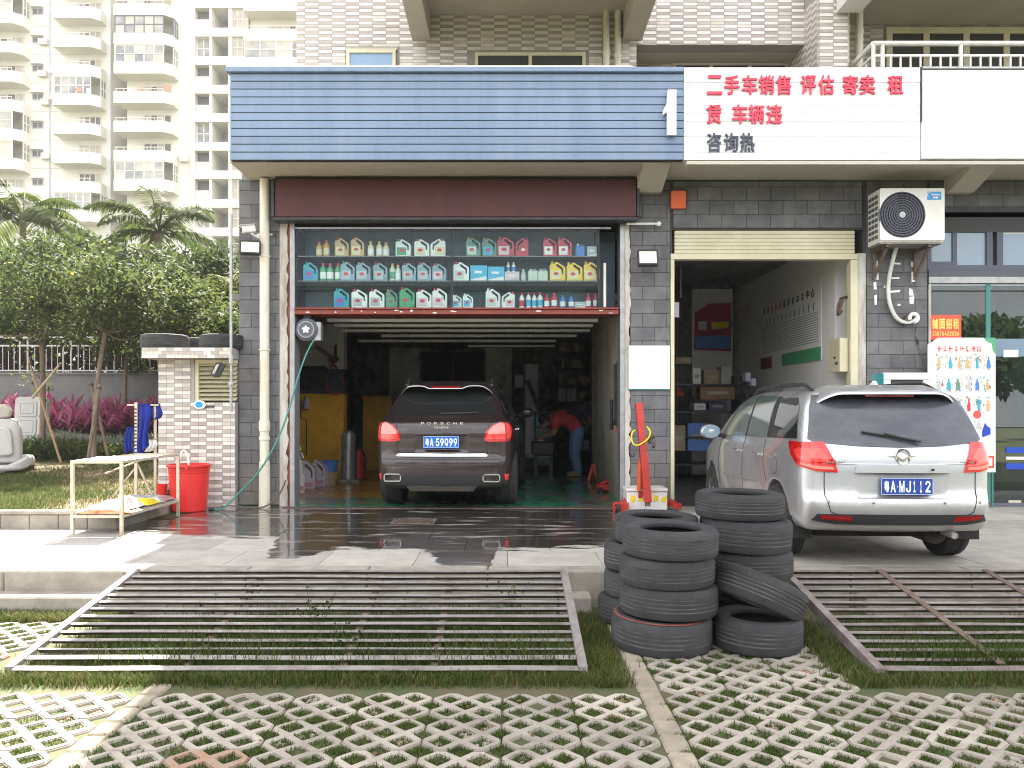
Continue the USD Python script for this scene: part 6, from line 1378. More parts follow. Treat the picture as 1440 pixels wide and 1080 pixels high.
def recess(x0, x1, z0, z1, depth, taper=0.05):
 def f(d, P):
  x, y, z = P[..., 0], P[..., 1], P[..., 2]
  b = np.maximum(np.maximum(np.abs(x - (x0 + x1) / 2) - (x1 - x0) / 2, np.abs(z - (z0 + z1) / 2) - (z1 - z0) / 2), y - depth)
  k = 0.012
  return -smax(-d, -(-b), k) if False else smax(d, -b, k)
 return f

# --- the dark SUV in the garage
def make_suv():
 L = 4.85
 side = [(0.30, 0.25), (0.08, 0.28), (0.03, 0.40), (0.0, 0.52), (0.0, 0.64), (0.035, 0.69), (0.05, 0.74), (0.05, 0.98), (0.075, 1.10), (0.16, 1.18), (0.28, 1.235), (0.62, 1.56), (0.72, 1.66), (1.0, 1.715),
   (1.6, 1.745), (2.2, 1.735), (2.75, 1.64), (3.3, 1.36), (3.7, 1.17), (4.3, 1.04), (4.68, 0.90), (4.83, 0.66), (4.85, 0.45), (4.7, 0.24), (2.5, 0.22)]
 plan = [(0.0, -0.02), (0.55, 0.0), (0.80, 0.10), (0.90, 0.30), (0.955, 0.75), (0.965, 1.2), (0.955, 2.4), (0.96, 3.8), (0.88, 4.45), (0.62, 4.80), (0.0, 4.87)]
 front = [(0.0, 0.20), (0.72, 0.22), (0.88, 0.34), (0.935, 0.56), (0.955, 0.80), (0.94, 1.0), (0.885, 1.13), (0.815, 1.21), (0.70, 1.50), (0.625, 1.65), (0.50, 1.735), (0.25, 1.765), (0.0, 1.77)]
 c = Car(side, plan, front, L, 0.16, 0.22, [(0.98, 0.37, 0.425, 0.62), (3.87, 0.37, 0.425, 0.62)], 0.10, 0.09,
   extra=[recess(-0.34, 0.34, 0.765, 0.985, 0.085)])
 t = thing('parked_suv', 'dark brown luxury SUV standing nose-in at the garage mouth, blue number plate', 'car', loc=(-0.855, 10.28, 0.004), rot=(0, 0, -3.2), scale=(0.98, 1, 1))
 put('body', c.surface((-1.05, -0.1, 0.15), (1.05, 4.95, 1.85), 0.024), 'paint_brown', t, smooth=40)
 rg = put('rear_window', c.shell([(-0.665, 1.25), (-0.60, 1.235), (0.60, 1.235), (0.665, 1.25), (0.665, 1.30), (0.575, 1.585), (-0.575, 1.585), (-0.665, 1.30)], 'rear', 0.004), 'car_glass', t, smooth=30)
 put('wiper', c.line([(-0.05, 1.245), (0.20, 1.25), (0.46, 1.262)], 'rear', 0.008, 0.012), 'plastic_black', t)
 # spoiler with bright edge and third brake lamp
 sp = MB()
 xs = np.linspace(-0.63, 0.63, 41)
 lip = np.array([1.612 - 0.035 * (1 / (1 + math.exp((abs(x) - 0.27) * 60))) - 0.10 * max(0, (abs(x) - 0.46) / 0.17) ** 2 for x in xs])
 yl = np.array([0.46 + 0.10 * x * x + 0.10 * max(0, (abs(x) - 0.46) / 0.17) ** 2 for x in xs])
 V = []
 for x, z, y in zip(xs, lip, yl):
  h = c.at(x * 0.99, min(1.70, 1.655 - 0.10 * max(0, (abs(x) - 0.46) / 0.17) ** 2))
  V += [(x, y, z), (x, y + 0.015, z + 0.022), (x, h[1] + 0.06, max(h[2] + 0.025, z + 0.05)), (x, h[1] + 0.10, z + 0.0)]
 F = []
 for i in range(len(xs) - 1):
  for j in range(3): F.append((i * 4 + j, i * 4 + 4 + j, i * 4 + 5 + j, i * 4 + 1 + j))
  F.append((i * 4 + 3, i * 4 + 7, i * 4 + 4, i * 4))
 n4 = (len(xs) - 1) * 4
 sp.add(V, [f[::-1] for f in F] + [(0, 1, 2, 3), (n4 + 3, n4 + 2, n4 + 1, n4)])
 s = put('spoiler', sp, 'paint_brown', t, smooth=40)
 put('bright_edge', MB().tube([(x, y - 0.004, z + 0.008) for x, z, y in zip(xs, lip, yl)], 0.009, 8), 'chrome', s, smooth=50)
 put('brake_lamp', MB().cbox(-0.19, 0.19, 0.452, 0.47, 1.592, 1.618, 0.004), 'lamp_deep', s)
 # lamps
 for sg in (-1, 1):
  w = sg
  def sh(pts, off, kind=(sg, 32), res=0.02): return c.shell([(u, v) for u, v in pts], kind, off, res)
  lamp = put('tail_lamp', sh([(0.53, 0.905), (0.60, 0.89), (0.86, 0.895), (0.93, 0.94), (1.02, 1.03), (1.00, 1.10), (0.90, 1.135), (0.75, 1.14), (0.64, 1.10), (0.56, 1.03), (0.525, 0.95)], 0.010), 'lamp_red', t, smooth=40)
  put('lamp_segment', sh([(0.57, 0.985), (0.80, 0.985), (0.80, 1.125), (0.74, 1.13), (0.65, 1.09), (0.585, 1.03)], 0.0125), 'lamp_clear', lamp, smooth=40)
  put('lamp_segment', sh([(0.55, 0.93), (0.80, 0.925), (0.80, 0.975), (0.555, 0.978)], 0.0125), 'lamp_red_bright', lamp, smooth=40)
  put('lamp_segment', sh([(0.82, 0.93), (0.88, 0.93), (0.985, 1.03), (0.975, 1.085), (0.88, 1.12), (0.82, 1.125)], 0.0125), 'lamp_red_bright', lamp, smooth=40)
  put('lamp_seam', c.line([(0.81, 0.90), (0.81, 1.135)], (sg, 32), 0.004, 0.012), 'plastic_black', lamp)
  put('reflector', sh([(0.80, 0.39), (0.87, 0.39), (0.895, 0.47), (0.78, 0.47)], 0.006), 'lamp_red_bright', t, smooth=40)
  # exhaust: wide rounded frame
  p = c.at(sg * 0.66, 0.42)
  ex = sbox(-0.105, -0.042, 0.105, 0.042).buffer(0.0).buffer(-0.02).buffer(0.03, quad_segs=4)
  ring = ex.difference(ex.buffer(-0.014))
  e = put('exhaust', MB().prism(affinity.translate(ring, sg * 0.655, 0.425), -0.03, 0.10, xz(p[1])), 'alu', t)
  put('exhaust_hole', MB().prism(affinity.translate(ex.buffer(-0.0145), sg * 0.655, 0.425), 0.0, 0.01, xz(p[1])), 'black', e)
  # side windows, mirror, rail, handles
  k = 'right' if sg > 0 else 'left'
  sw = put('side_window', c.shell([(0.95, 1.26), (1.55, 1.225), (1.55, 1.59), (1.15, 1.55), (0.98, 1.42)], k, 0.004, 0.05), 'car_glass', t, smooth=30)
  put('side_window', c.shell([(1.60, 1.222), (2.36, 1.205), (2.36, 1.625), (1.60, 1.60)], k, 0.004, 0.05), 'car_glass', t, smooth=30)
  put('side_window', c.shell([(2.42, 1.203), (3.30, 1.19), (2.80, 1.56), (2.42, 1.62)], k, 0.004, 0.05), 'car_glass', t, smooth=30)
  put('door_seam', c.line([(2.39, 0.40), (2.39, 1.2)], k, 0.004, 0.0), 'black', t)
  put('door_seam', c.line([(1.62, 1.2), (1.55, 0.85), (1.42, 0.72)], k, 0.004, 0.0), 'black', t)
  put('door_handle', c.line([(1.66, 1.02), (1.88, 1.02)], k, 0.014, 0.02, 8), 'chrome', t)
  a = c.at(3.05, 1.20, k)
  mi = MB().tube([a, a + (sg * 0.10, 0.0, 0.02)], 0.02, 8)
  put('mirror', mi, 'paint_brown', t, smooth=40)
  put('mirror_shell', MB().tm(trimesh.creation.icosphere(2, 1.0).apply_scale((0.12, 0.06, 0.085)).apply_translation(a + (sg * 0.19, 0.02, 0.06))), 'paint_brown', t, smooth=True)
  pts = []
  for q in np.linspace(0, 1, 24):
   y = 0.85 + 2.0 * q
   zr = 1.62 + 0.06 * math.sin(PI * min(1, q * 1.0)) 
   h = c.cast(np.array([[sg * 0.60, y, 2.4]]), np.array([0, 0, -1.0]))[0]
   pts.append(h + (0, 0, 0.075 * min(1, math.sin(PI * q) * 4)))
  put('roof_rail', MB().tube(pts, 0.02, 8), 'alu', t, smooth=40)
 for sg in (-1, 1):
  for y in (0.98, 3.87): wheel(t, sg * 0.80, y, 0.365, 0.285, sg)
 # tailgate furniture
 put('chrome_strip', c.shell([(-0.595, 0.70), (0.595, 0.70), (0.60, 0.715), (0.57, 0.742), (-0.57, 0.742), (-0.60, 0.715)], 'rear', 0.012, 0.025), 'chrome', t, smooth=40)
 put('plate_shade', c.shell([(-0.36, 0.985), (0.36, 0.985), (0.385, 1.005), (0.36, 1.03), (-0.36, 1.03), (-0.385, 1.005)], 'rear', 0.02, 0.03, 0.03), 'paint_brown', t, smooth=40)
 plate(t, 0.0, 0.885, 0.045, 0.47, 0.155, '粤A59Q99', 'plate_blue')
 put('tailgate_seam', c.line([(-0.64, 1.22), (-0.62, 1.13), (-0.585, 0.9), (-0.60, 0.76), (-0.5, 0.685), (0.5, 0.685), (0.60, 0.76), (0.585, 0.9), (0.62, 1.13), (0.64, 1.22)], 'rear', 0.0045, 0.0), 'black', t)
 x = -0.28
 for ch in 'PORSCHE':
  p = c.at(x + 0.02, 1.125)
  put('letter', MB().prism(fit(ch, x, 1.113, 0.042, 0.03), 0, 0.012, xz(p[1] - 0.008)), 'chrome', t); x += 0.0865
 x = -0.10
 for ch in 'Cayenne':
  p = c.at(x, 1.075)
  put('script_letter', MB().prism(fit(ch, x, 1.062, 0.022, 0.034 if ch == 'C' else 0.024), 0, 0.012, xz(p[1] - 0.008)), 'chrome', t); x += 0.028
 put('lower_apron', c.shell([(-0.62, 0.33), (0.62, 0.33), (0.55, 0.385), (0.50, 0.45), (-0.50, 0.45), (-0.55, 0.385)], 'rear', 0.008, 0.03), 'plastic_black', t, smooth=40)
 put('skid_plate', MB().prism(Polygon([(-0.42, 0.255), (0.42, 0.255), (0.47, 0.325), (-0.47, 0.325)]), 0, 0.03, xz(0.06)), 'under', t)
 put('bumper_seam', c.line([(-0.80, 0.665), (-0.4, 0.665), (0.4, 0.665), (0.80, 0.665)], 'rear', 0.004, 0.0), 'black', t)
 put('underbody', MB().box(-0.62, 0.62, 0.5, 4.4, 0.24, 0.45), 'under', t)
 return t
make_suv()

# --- the silver people carrier at the right
def make_mpv():
 L = 4.52
 side = [(0.30, 0.30), (0.13, 0.30), (0.05, 0.38), (0.0, 0.50), (0.01, 0.58), (0.055, 0.62), (0.06, 0.70), (0.055, 0.86), (0.075, 0.97), (0.12, 1.02), (0.26, 1.25), (0.40, 1.43), (0.55, 1.49), (0.9, 1.525),
   (1.5, 1.55), (2.0, 1.54), (2.5, 1.47), (3.0, 1.26), (3.45, 1.02), (4.0, 0.88), (4.36, 0.74), (4.5, 0.55), (4.52, 0.40), (4.4, 0.20), (2.3, 0.20)]
 plan = [(0.0, -0.02), (0.58, 0.0), (0.76, 0.10), (0.83, 0.30), (0.865, 0.8), (0.88, 1.6), (0.88, 3.2), (0.84, 3.9), (0.70, 4.35), (0.45, 4.50), (0.0, 4.54)]
 front = [(0.0, 0.20), (0.74, 0.21), (0.835, 0.36), (0.865, 0.56), (0.87, 0.78), (0.85, 0.92), (0.81, 1.01), (0.755, 1.22), (0.69, 1.40), (0.61, 1.48), (0.42, 1.54), (0.2, 1.56), (0.0, 1.565)]
 c = Car(side, plan, front, L, 0.17, 0.25, [(0.84, 0.315, 0.36, 0.58), (3.54, 0.315, 0.36, 0.58)], 0.10, 0.08,
   extra=[recess(-0.375, 0.375, 0.59, 0.80, 0.082)])
 t = thing('parked_people_carrier', 'dusty silver people carrier parked nose-in before the right-hand workshop', 'car', loc=(3.19, 6.43, 0.0), rot=(0, 0, -2.2), scale=(0.945, 1, 1))
 put('body', c.surface((-0.98, -0.1, 0.15), (0.98, 4.62, 1.65), 0.023), 'paint_silver', t, smooth=40)
 put('rear_window', c.shell([(-0.70, 1.035), (-0.35, 1.005), (0, 0.995), (0.35, 1.005), (0.70, 1.035), (0.745, 1.06), (0.675, 1.33), (0.62, 1.43), (-0.62, 1.43), (-0.675, 1.33), (-0.745, 1.06)], 'rear', 0.004), 'car_glass_dusty', t, smooth=30)
 # roof spoiler lip with third brake lamp
 xs = np.linspace(-0.645, 0.645, 31); V = []
 for x in xs:
  k = max(0, (abs(x) - 0.40) / 0.20) ** 2
  y, z = 0.27 + 0.12 * x * x + 0.08 * k, 1.435 - 0.075 * k
  V += [(x, y, z), (x, y + 0.01, z + 0.028), (x, y + 0.30, z + 0.085), (x, y + 0.24, z + 0.01)]
 F = []
 for i in range(30):
  for j in range(3): F.append((i * 4 + 1 + j, i * 4 + 5 + j, i * 4 + 4 + j, i * 4 + j))
  F.append((i * 4, i * 4 + 4, i * 4 + 7, i * 4 + 3))
 sp = put('spoiler', MB().add(V, F + [(0, 1, 2, 3), (123, 122, 121, 120)]), 'paint_silver', t, smooth=40)
 put('brake_lamp', MB().cbox(-0.21, 0.21, 0.30, 0.36, 1.412, 1.436, 0.006), 'lamp_deep', sp)
 put('wiper', c.line([(-0.30, 1.115), (-0.05, 1.075), (0.13, 1.035)], 'rear', 0.010, 0.02), 'plastic_black', t)
 put('wiper_arm', c.line([(-0.12, 1.095), (0.02, 1.06), (0.17, 1.03)], 'rear', 0.012, 0.03), 'plastic_black', t)
 for sg in (-1, 1):
  k = 'right' if sg > 0 else 'left'
  def sh(pts, off, kind=(sg, 40), res=0.02): return c.shell(pts, kind, off, res)
  lamp = put('tail_lamp', sh([(0.475, 0.795), (0.62, 0.80), (0.80, 0.845), (0.90, 0.92), (0.955, 1.01), (0.95, 1.035), (0.60, 1.035), (0.545, 0.97), (0.495, 0.88)], 0.012), 'lamp_red', t, smooth=40)
  put('lamp_segment', sh([(0.53, 0.88), (0.66, 0.875), (0.80, 0.905), (0.86, 0.96), (0.80, 0.985), (0.62, 0.985), (0.56, 0.94)], 0.0145), 'lamp_red_bright', lamp, smooth=40)
  put('lamp_segment', sh([(0.50, 0.815), (0.63, 0.82), (0.76, 0.85), (0.76, 0.868), (0.62, 0.845), (0.505, 0.838)], 0.0145), 'lamp_clear', lamp, smooth=40)
  put('reflector', c.shell([(sg * 0.42, 0.405), (sg * 0.66, 0.415), (sg * 0.69, 0.45), (sg * 0.44, 0.447)][::sg], 'rear', 0.012, 0.03), 'lamp_deep', t, smooth=40)
  # side glass with dark pillars between
  put('quarter_window', c.shell([(0.36, 1.06), (1.06, 1.045), (1.13, 1.42), (0.66, 1.41), (0.52, 1.33)], k, 0.005, 0.04), 'car_glass', t, smooth=30)
  put('rear_door_window', c.shell([(1.24, 1.04), (1.95, 1.03), (1.95, 1.455), (1.30, 1.43)], k, 0.005, 0.04), 'car_glass_green', t, smooth=30)
  put('front_door_window', c.shell([(2.02, 1.03), (3.05, 1.01), (2.66, 1.34), (2.40, 1.43), (2.02, 1.455)], k, 0.005, 0.04), 'car_glass_green', t, smooth=30)
  put('window_surround', c.shell([(1.08, 1.045), (1.225, 1.042), (1.285, 1.43), (1.15, 1.425)], k, 0.0045, 0.04), 'plastic_black', t, smooth=30)
  put('window_surround', c.shell([(1.955, 1.03), (2.015, 1.03), (2.015, 1.455), (1.955, 1.455)], k, 0.0045, 0.04), 'plastic_black', t, smooth=30)
  put('door_seam', c.line([(1.98, 0.35), (1.98, 1.02)], k, 0.004, 0.0), 'black', t)
  put('door_seam', c.line([(1.24, 1.03), (1.20, 0.78), (1.10, 0.64)], k, 0.004, 0.0), 'black', t)
  put('door_seam', c.line([(3.0, 1.0), (3.08, 0.7), (3.05, 0.35)], k, 0.004, 0.0), 'black', t)
  for y in (1.32, 2.12): put('door_handle', c.line([(y, 0.875), (y + 0.19, 0.875)], k, 0.015, 0.022, 8), 'chrome', t)
  put('side_strip', c.line([(1.28, 0.62), (2.0, 0.60), (2.9, 0.58)], k, 0.006, 0.002), 'paint_silver', t)
  a = c.at(2.88, 1.0, k)
  put('mirror_foot', MB().tube([a, a + (sg * 0.09, -0.01, 0.02)], 0.025, 8), 'plastic_black', t, smooth=40)
  put('mirror', MB().tm(trimesh.creation.icosphere(2, 1.0).apply_scale((0.125, 0.075, 0.085)).apply_translation(a + (sg * 0.185, 0.0, 0.055))), 'paint_silver', t, smooth=True)
  put('mirror_glass', MB().lathe([(0.0005, 0), (0.098, 0.001), (0.10, 0.008)], 24, (0, 0, 0), 'y').mesh() if False else MB().add(*[(lambda v, f: (v * (1.12, 1, 0.76) + a + (sg * 0.185, -0.071, 0.055), f))(*MB().lathe([(0.0005, 0.0), (0.09, 0.002), (0.092, 0.02)], 24, (0, 0, 0), 'y').mesh())][0]), 'mirror_film', t)
  pts = []
  for q in np.linspace(0, 1, 24):
   y = 0.62 + 2.0 * q
   h = c.cast(np.array([[sg * 0.56, y, 2.2]]), np.array([0, 0, -1.0]))[0]
   pts.append(h + (0, 0, 0.055 * min(1, math.sin(PI * q) * 3.0) - 0.004))
  rr = put('roof_rail', MB().tube(pts, 0.019, 8), 'plastic_black', t, smooth=40)
  for q in (0.03, 0.5, 0.97):
   p = pts[int(q * 23)]
   put('rail_foot', MB().cbox(p[0] - 0.02, p[0] + 0.02, p[1] - 0.06, p[1] + 0.06, p[2] - 0.055, p[2] - 0.005, 0.008), 'plastic_black', rr)
  for y in (0.84, 3.54): wheel(t, sg * 0.745, y, 0.315, 0.205, sg)
  put('mud_flap', MB().cbox(sg * 0.745 - 0.11, sg * 0.745 + 0.11, 0.44, 0.455, 0.20, 0.40, 0.004), 'rubber', t)
 put('fuel_flap', c.shell(Point(0.86, 0.80).buffer(0.075, quad_segs=8), 'left', 0.0025, 0.02, 0.004), 'paint_silver', t, smooth=40)
 put('fuel_flap_seam', c.line([(0.86 + 0.077 * math.cos(a), 0.80 + 0.077 * math.sin(a)) for a in np.linspace(0, 2 * PI, 25)], 'left', 0.003, 0.0), 'black', t)
 put('tailgate_seam', c.line([(-0.665, 1.03), (-0.655, 0.92), (-0.64, 0.80), (-0.64, 0.60), (-0.60, 0.475), (-0.55, 0.455), (0, 0.45), (0.55, 0.455), (0.60, 0.475), (0.64, 0.60), (0.64, 0.80), (0.655, 0.92), (0.665, 1.03)], 'rear', 0.0045, 0.0), 'black', t)
 put('crease', c.line([(-0.62, 0.865), (-0.3, 0.862), (0.3, 0.862), (0.62, 0.865)], 'rear', 0.006, -0.002), 'paint_silver', t)
 h = c.at(0, 0.81)
 put('handle_bar', c.shell([(-0.40, 0.795), (0.40, 0.795), (0.385, 0.85), (-0.385, 0.85)], 'rear', 0.022, 0.03, 0.03), 'chrome' if False else 'paint_silver', t, smooth=40)
 put('lock', MB().lathe([(0.0005, h[1] - 0.034), (0.009, h[1] - 0.034), (0.009, h[1] - 0.01)], 12, (0.24, 0, 0.822), 'y'), 'plastic_black', t)
 plate(t, 0.03, 0.685, 0.055, 0.44, 0.14, '粤AMJ112', 'plate_blue_dull')
 # winged ring badge, built as it looks
 p = c.at(0, 0.925)
 b = put('badge', MB().add(*(lambda v, f: (v + (0, p[1] - 0.006, 0.925), f))(*MB().lathe([(0.050, -0.006), (0.062, -0.008), (0.064, 0.006), (0.050, 0.006)], 32, (0, 0, 0), 'y', closed=True).mesh())), 'chrome', t, smooth=40)
 put('badge_wing', MB().prism(Polygon([(-0.125, 0.934), (-0.05, 0.932), (0.0, 0.905), (0.05, 0.932), (0.125, 0.934), (0.05, 0.92), (0.0, 0.885), (-0.05, 0.92)]), 0, 0.012, xz(p[1] - 0.016)), 'chrome', b)
 def script(x, z, w, n, h):
  m = MB()
  q = c.at(x + w / 2, z)
  for k in range(n):
   u = x + w * k / n
   m.box(u, u + w / n * 0.28, q[1] - 0.01, q[1], z, z + h * (1.0 if k % 3 else 1.3)).box(u + w / n * 0.28, u + w / n * 0.8, q[1] - 0.009, q[1], z + h * 0.35, z + h * 0.6)
  put('script_badge', m, 'alu', t)
 script(-0.63, 0.868, 0.20, 8, 0.018); script(0.50, 0.868, 0.13, 7, 0.018)
 # bumper
 put('bumper_insert', c.shell([(-0.74, 0.40), (-0.55, 0.375), (0.55, 0.375), (0.74, 0.40), (0.70, 0.455), (0.4, 0.46), (-0.4, 0.46), (-0.70, 0.455)], 'rear', 0.008, 0.03), 'plastic_black', t, smooth=40)
 for x in (-0.62, -0.26, 0.34, 0.66):
  p = c.at(x, 0.555)
  put('parking_sensor', MB().add(*(lambda v, f: (v + p, f))(*MB().lathe([(0.0005, -0.007), (0.011, -0.006), (0.013, 0.004)], 14, (0, 0, 0), 'y').mesh())), 'alu', t)
 put('exhaust', MB().tube([(0.46, 0.10, 0.285), (0.46, 0.5, 0.30)], 0.032, 14, cap=False).tube([(0.46, 0.11, 0.285), (0.46, 0.12, 0.285)], 0.028, 14), 'galv', t, smooth=40)
 put('muffler', MB().lathe([(0.01, 0.3), (0.10, 0.31), (0.10, 0.72), (0.01, 0.73)], 16, (0.40, 0, 0.28), 'y'), 'under', t, smooth=40)
 put('rear_axle', MB().tube([(-0.7, 0.84, 0.30), (0.7, 0.84, 0.30)], 0.045, 8), 'under', t)
 put('underbody', MB().box(-0.55, 0.55, 0.6, 4.2, 0.20, 0.40), 'under', t)
 return t
make_mpv()

# ---------------------------------------------------------------- oil bottles in the display
COL = {'white': (0.72, 0.72, 0.70), 'tan': (0.50, 0.33, 0.15), 'amber': (0.55, 0.30, 0.06), 'cream': (0.66, 0.56, 0.36), 'red': (0.50, 0.03, 0.05), 'teal': (0.03, 0.30, 0.36), 'blue grey': (0.20, 0.30, 0.36), 'green': (0.06, 0.30, 0.14),
 'yellow': (0.72, 0.47, 0.03), 'cyan': (0.05, 0.38, 0.58), 'pale pink': (0.60, 0.48, 0.50), 'pale green': (0.50, 0.56, 0.48), 'grey': (0.40, 0.43, 0.44), 'blue': (0.05, 0.18, 0.50), 'dark green': (0.10, 0.22, 0.16)}
for k, v in COL.items(): mat('plastic_' + k.replace(' ', '_') + '_oil', tuple(min(0.85, c * 1.15 + 0.02) for c in v), rough=0.3)
for k, v in {}.items(): mat('plastic_' + k.replace(' ', '_') + '_oil', v, rough=0.3)
JUG = [(0, 0.02), (0.02, 0), (0.98, 0), (1, 0.02), (1, 0.66), (0.96, 0.74), (0.52, 0.97), (0.42, 1.0), (0.34, 0.98), (0.30, 0.90), (0.26, 0.885), (0.08, 0.885), (0.0, 0.82)]
JHOLE = [(0.40, 0.84), (0.44, 0.90), (0.50, 0.89), (0.84, 0.70), (0.87, 0.64), (0.87, 0.40), (0.82, 0.36), (0.77, 0.40), (0.76, 0.58), (0.42, 0.78)]
def goods(kind, col, px, wpx, hpx, row, nth, cap, lab, flip=False, up=0.0):
 d = D + 0.17
 px += rng.normal(0, 0.35); d += rng.uniform(-0.02, 0.03); wpx *= rng.uniform(0.97, 1.03); hpx *= rng.uniform(0.95, 1.03)
 x, w, h = PX(px, d), wpx * d / FPX, hpx * d / FPX
 z = SHELF[row] + 0.001 + up
 rn = ['bottom', 'middle', 'top'][row]
 dep = min(0.11, w * 0.6)
 what = {'jug': 'oil jug', 'bottle': 'additive bottle', 'box': 'carton', 'can': 'canister', 'tube': 'tube'}[kind]
 extra = {'jug': f'with {cap} cap ', 'bottle': f'with {cap} cap ', 'box': '', 'can': 'with short neck ', 'tube': ''}[kind]
 nm = f'{col} {what} {extra}on the {rn} display shelf, {nth} from the left'
 if kind == 'tube': nm = f'white tube on the middle display shelf, {nth}'
 if len(nm.split()) > 16: nm = nm.replace(extra, '')
 t = thing({'jug': 'oil_jug', 'bottle': 'additive_bottle', 'box': 'carton', 'can': 'canister', 'tube': 'tube'}[kind],
   nm, what.split()[-1], base=(x, d, z))
 cm = 'plastic_' + col.replace(' ', '_') + '_oil'; km = 'plastic_' + cap.replace(' ', '_') + '_oil'; lm = 'plastic_' + lab.replace(' ', '_') + '_oil'
 sx = lambda u: x + (0.5 - u if flip else u - 0.5) * w
 if kind == 'jug':
  g = Polygon([(sx(a), z + b * h * 0.95) for a, b in JUG], [[(sx(a), z + b * h * 0.95) for a, b in JHOLE]]).buffer(0)
  put('body', MB().prism(g.buffer(-0.006).buffer(0.006, quad_segs=2), 0, dep, xz(d - dep / 2)), cm, t)
  put('cap', MB().lathe([(0.001, z + h), (w * 0.085, z + h), (w * 0.095, z + h * 0.845)], 12, (sx(0.16), d, 0)), km, t)
  put('label', MB().box(sx(0.08), sx(0.70), d - dep / 2 - 0.0015, d - dep / 2 - 0.0002, z + h * 0.10, z + h * 0.52), lm, t)
  put('emblem', MB().prism(affinity.scale(Point(sx(0.4), z + h * 0.36).buffer(w * 0.14, quad_segs=3), 1.2, 0.8), 0, 0.0012, xz(d - dep / 2 - 0.003)), 'plastic_red_oil' if lab != 'red' else 'plastic_white_oil', t)
 elif kind in ('bottle', 'tube'):
  put('body', MB().lathe([(0.001, z), (w * 0.46, z), (w * 0.5, z + 0.01), (w * 0.5, z + h * 0.66), (w * 0.2, z + h * 0.82), (w * 0.2, z + h * 0.86)], 14, (x, d, 0)), cm, t, smooth=40)
  put('cap', MB().lathe([(w * 0.24, z + h * 0.84), (w * 0.24, z + h * 0.98), (w * 0.1, z + h)], 12, (x, d, 0)), km, t)
  put('label', MB().lathe([(w * 0.507, z + h * 0.14), (w * 0.507, z + h * 0.5)], 14, (x, d, 0)), lm, t)
 elif kind == 'can':
  put('body', MB().cbox(x - w / 2, x + w / 2, d - dep / 2, d + dep / 2, z, z + h * 0.86, 0.012), cm, t)
  put('neck', MB().lathe([(w * 0.12, z + h * 0.86), (w * 0.12, z + h), (0.001, z + h)], 10, (x - w * 0.22, d, 0)), km, t)
  put('handle', MB().tube([(x - w * 0.05, d, z + h * 0.86), (x, d, z + h * 0.96), (x + w * 0.3, d, z + h * 0.96), (x + w * 0.36, d, z + h * 0.86)], 0.006, 6), cm, t)
 else:
  put('box', MB().cbox(x - w / 2, x + w / 2, d - 0.05, d + 0.05, z, z + h, 0.002), cm, t)
  put('print', MB().prism(Polygon([(x - w * 0.46, z + h * 0.05), (x + w * 0.46, z + h * 0.05), (x + w * 0.46, z + h * 0.32), (x - w * 0.46, z + h * 0.12)]), 0, 0.001, xz(d - 0.0515)), lm, t)
  put('print', MB().box(x - w * 0.25, x + w * 0.2, d - 0.0515, d - 0.0502, z + h * 0.5, z + h * 0.66), 'plastic_white_oil', t)
NTH = ['first', 'second', 'third', 'fourth', 'fifth', 'sixth', 'seventh', 'eighth', 'ninth', 'tenth', 'eleventh', 'twelfth', 'thirteenth', 'fourteenth', 'fifteenth', 'sixteenth', 'seventeenth', 'eighteenth', 'nineteenth', 'twentieth', 'twenty-first', 'twenty-second', 'twenty-third', 'twenty-fourth']
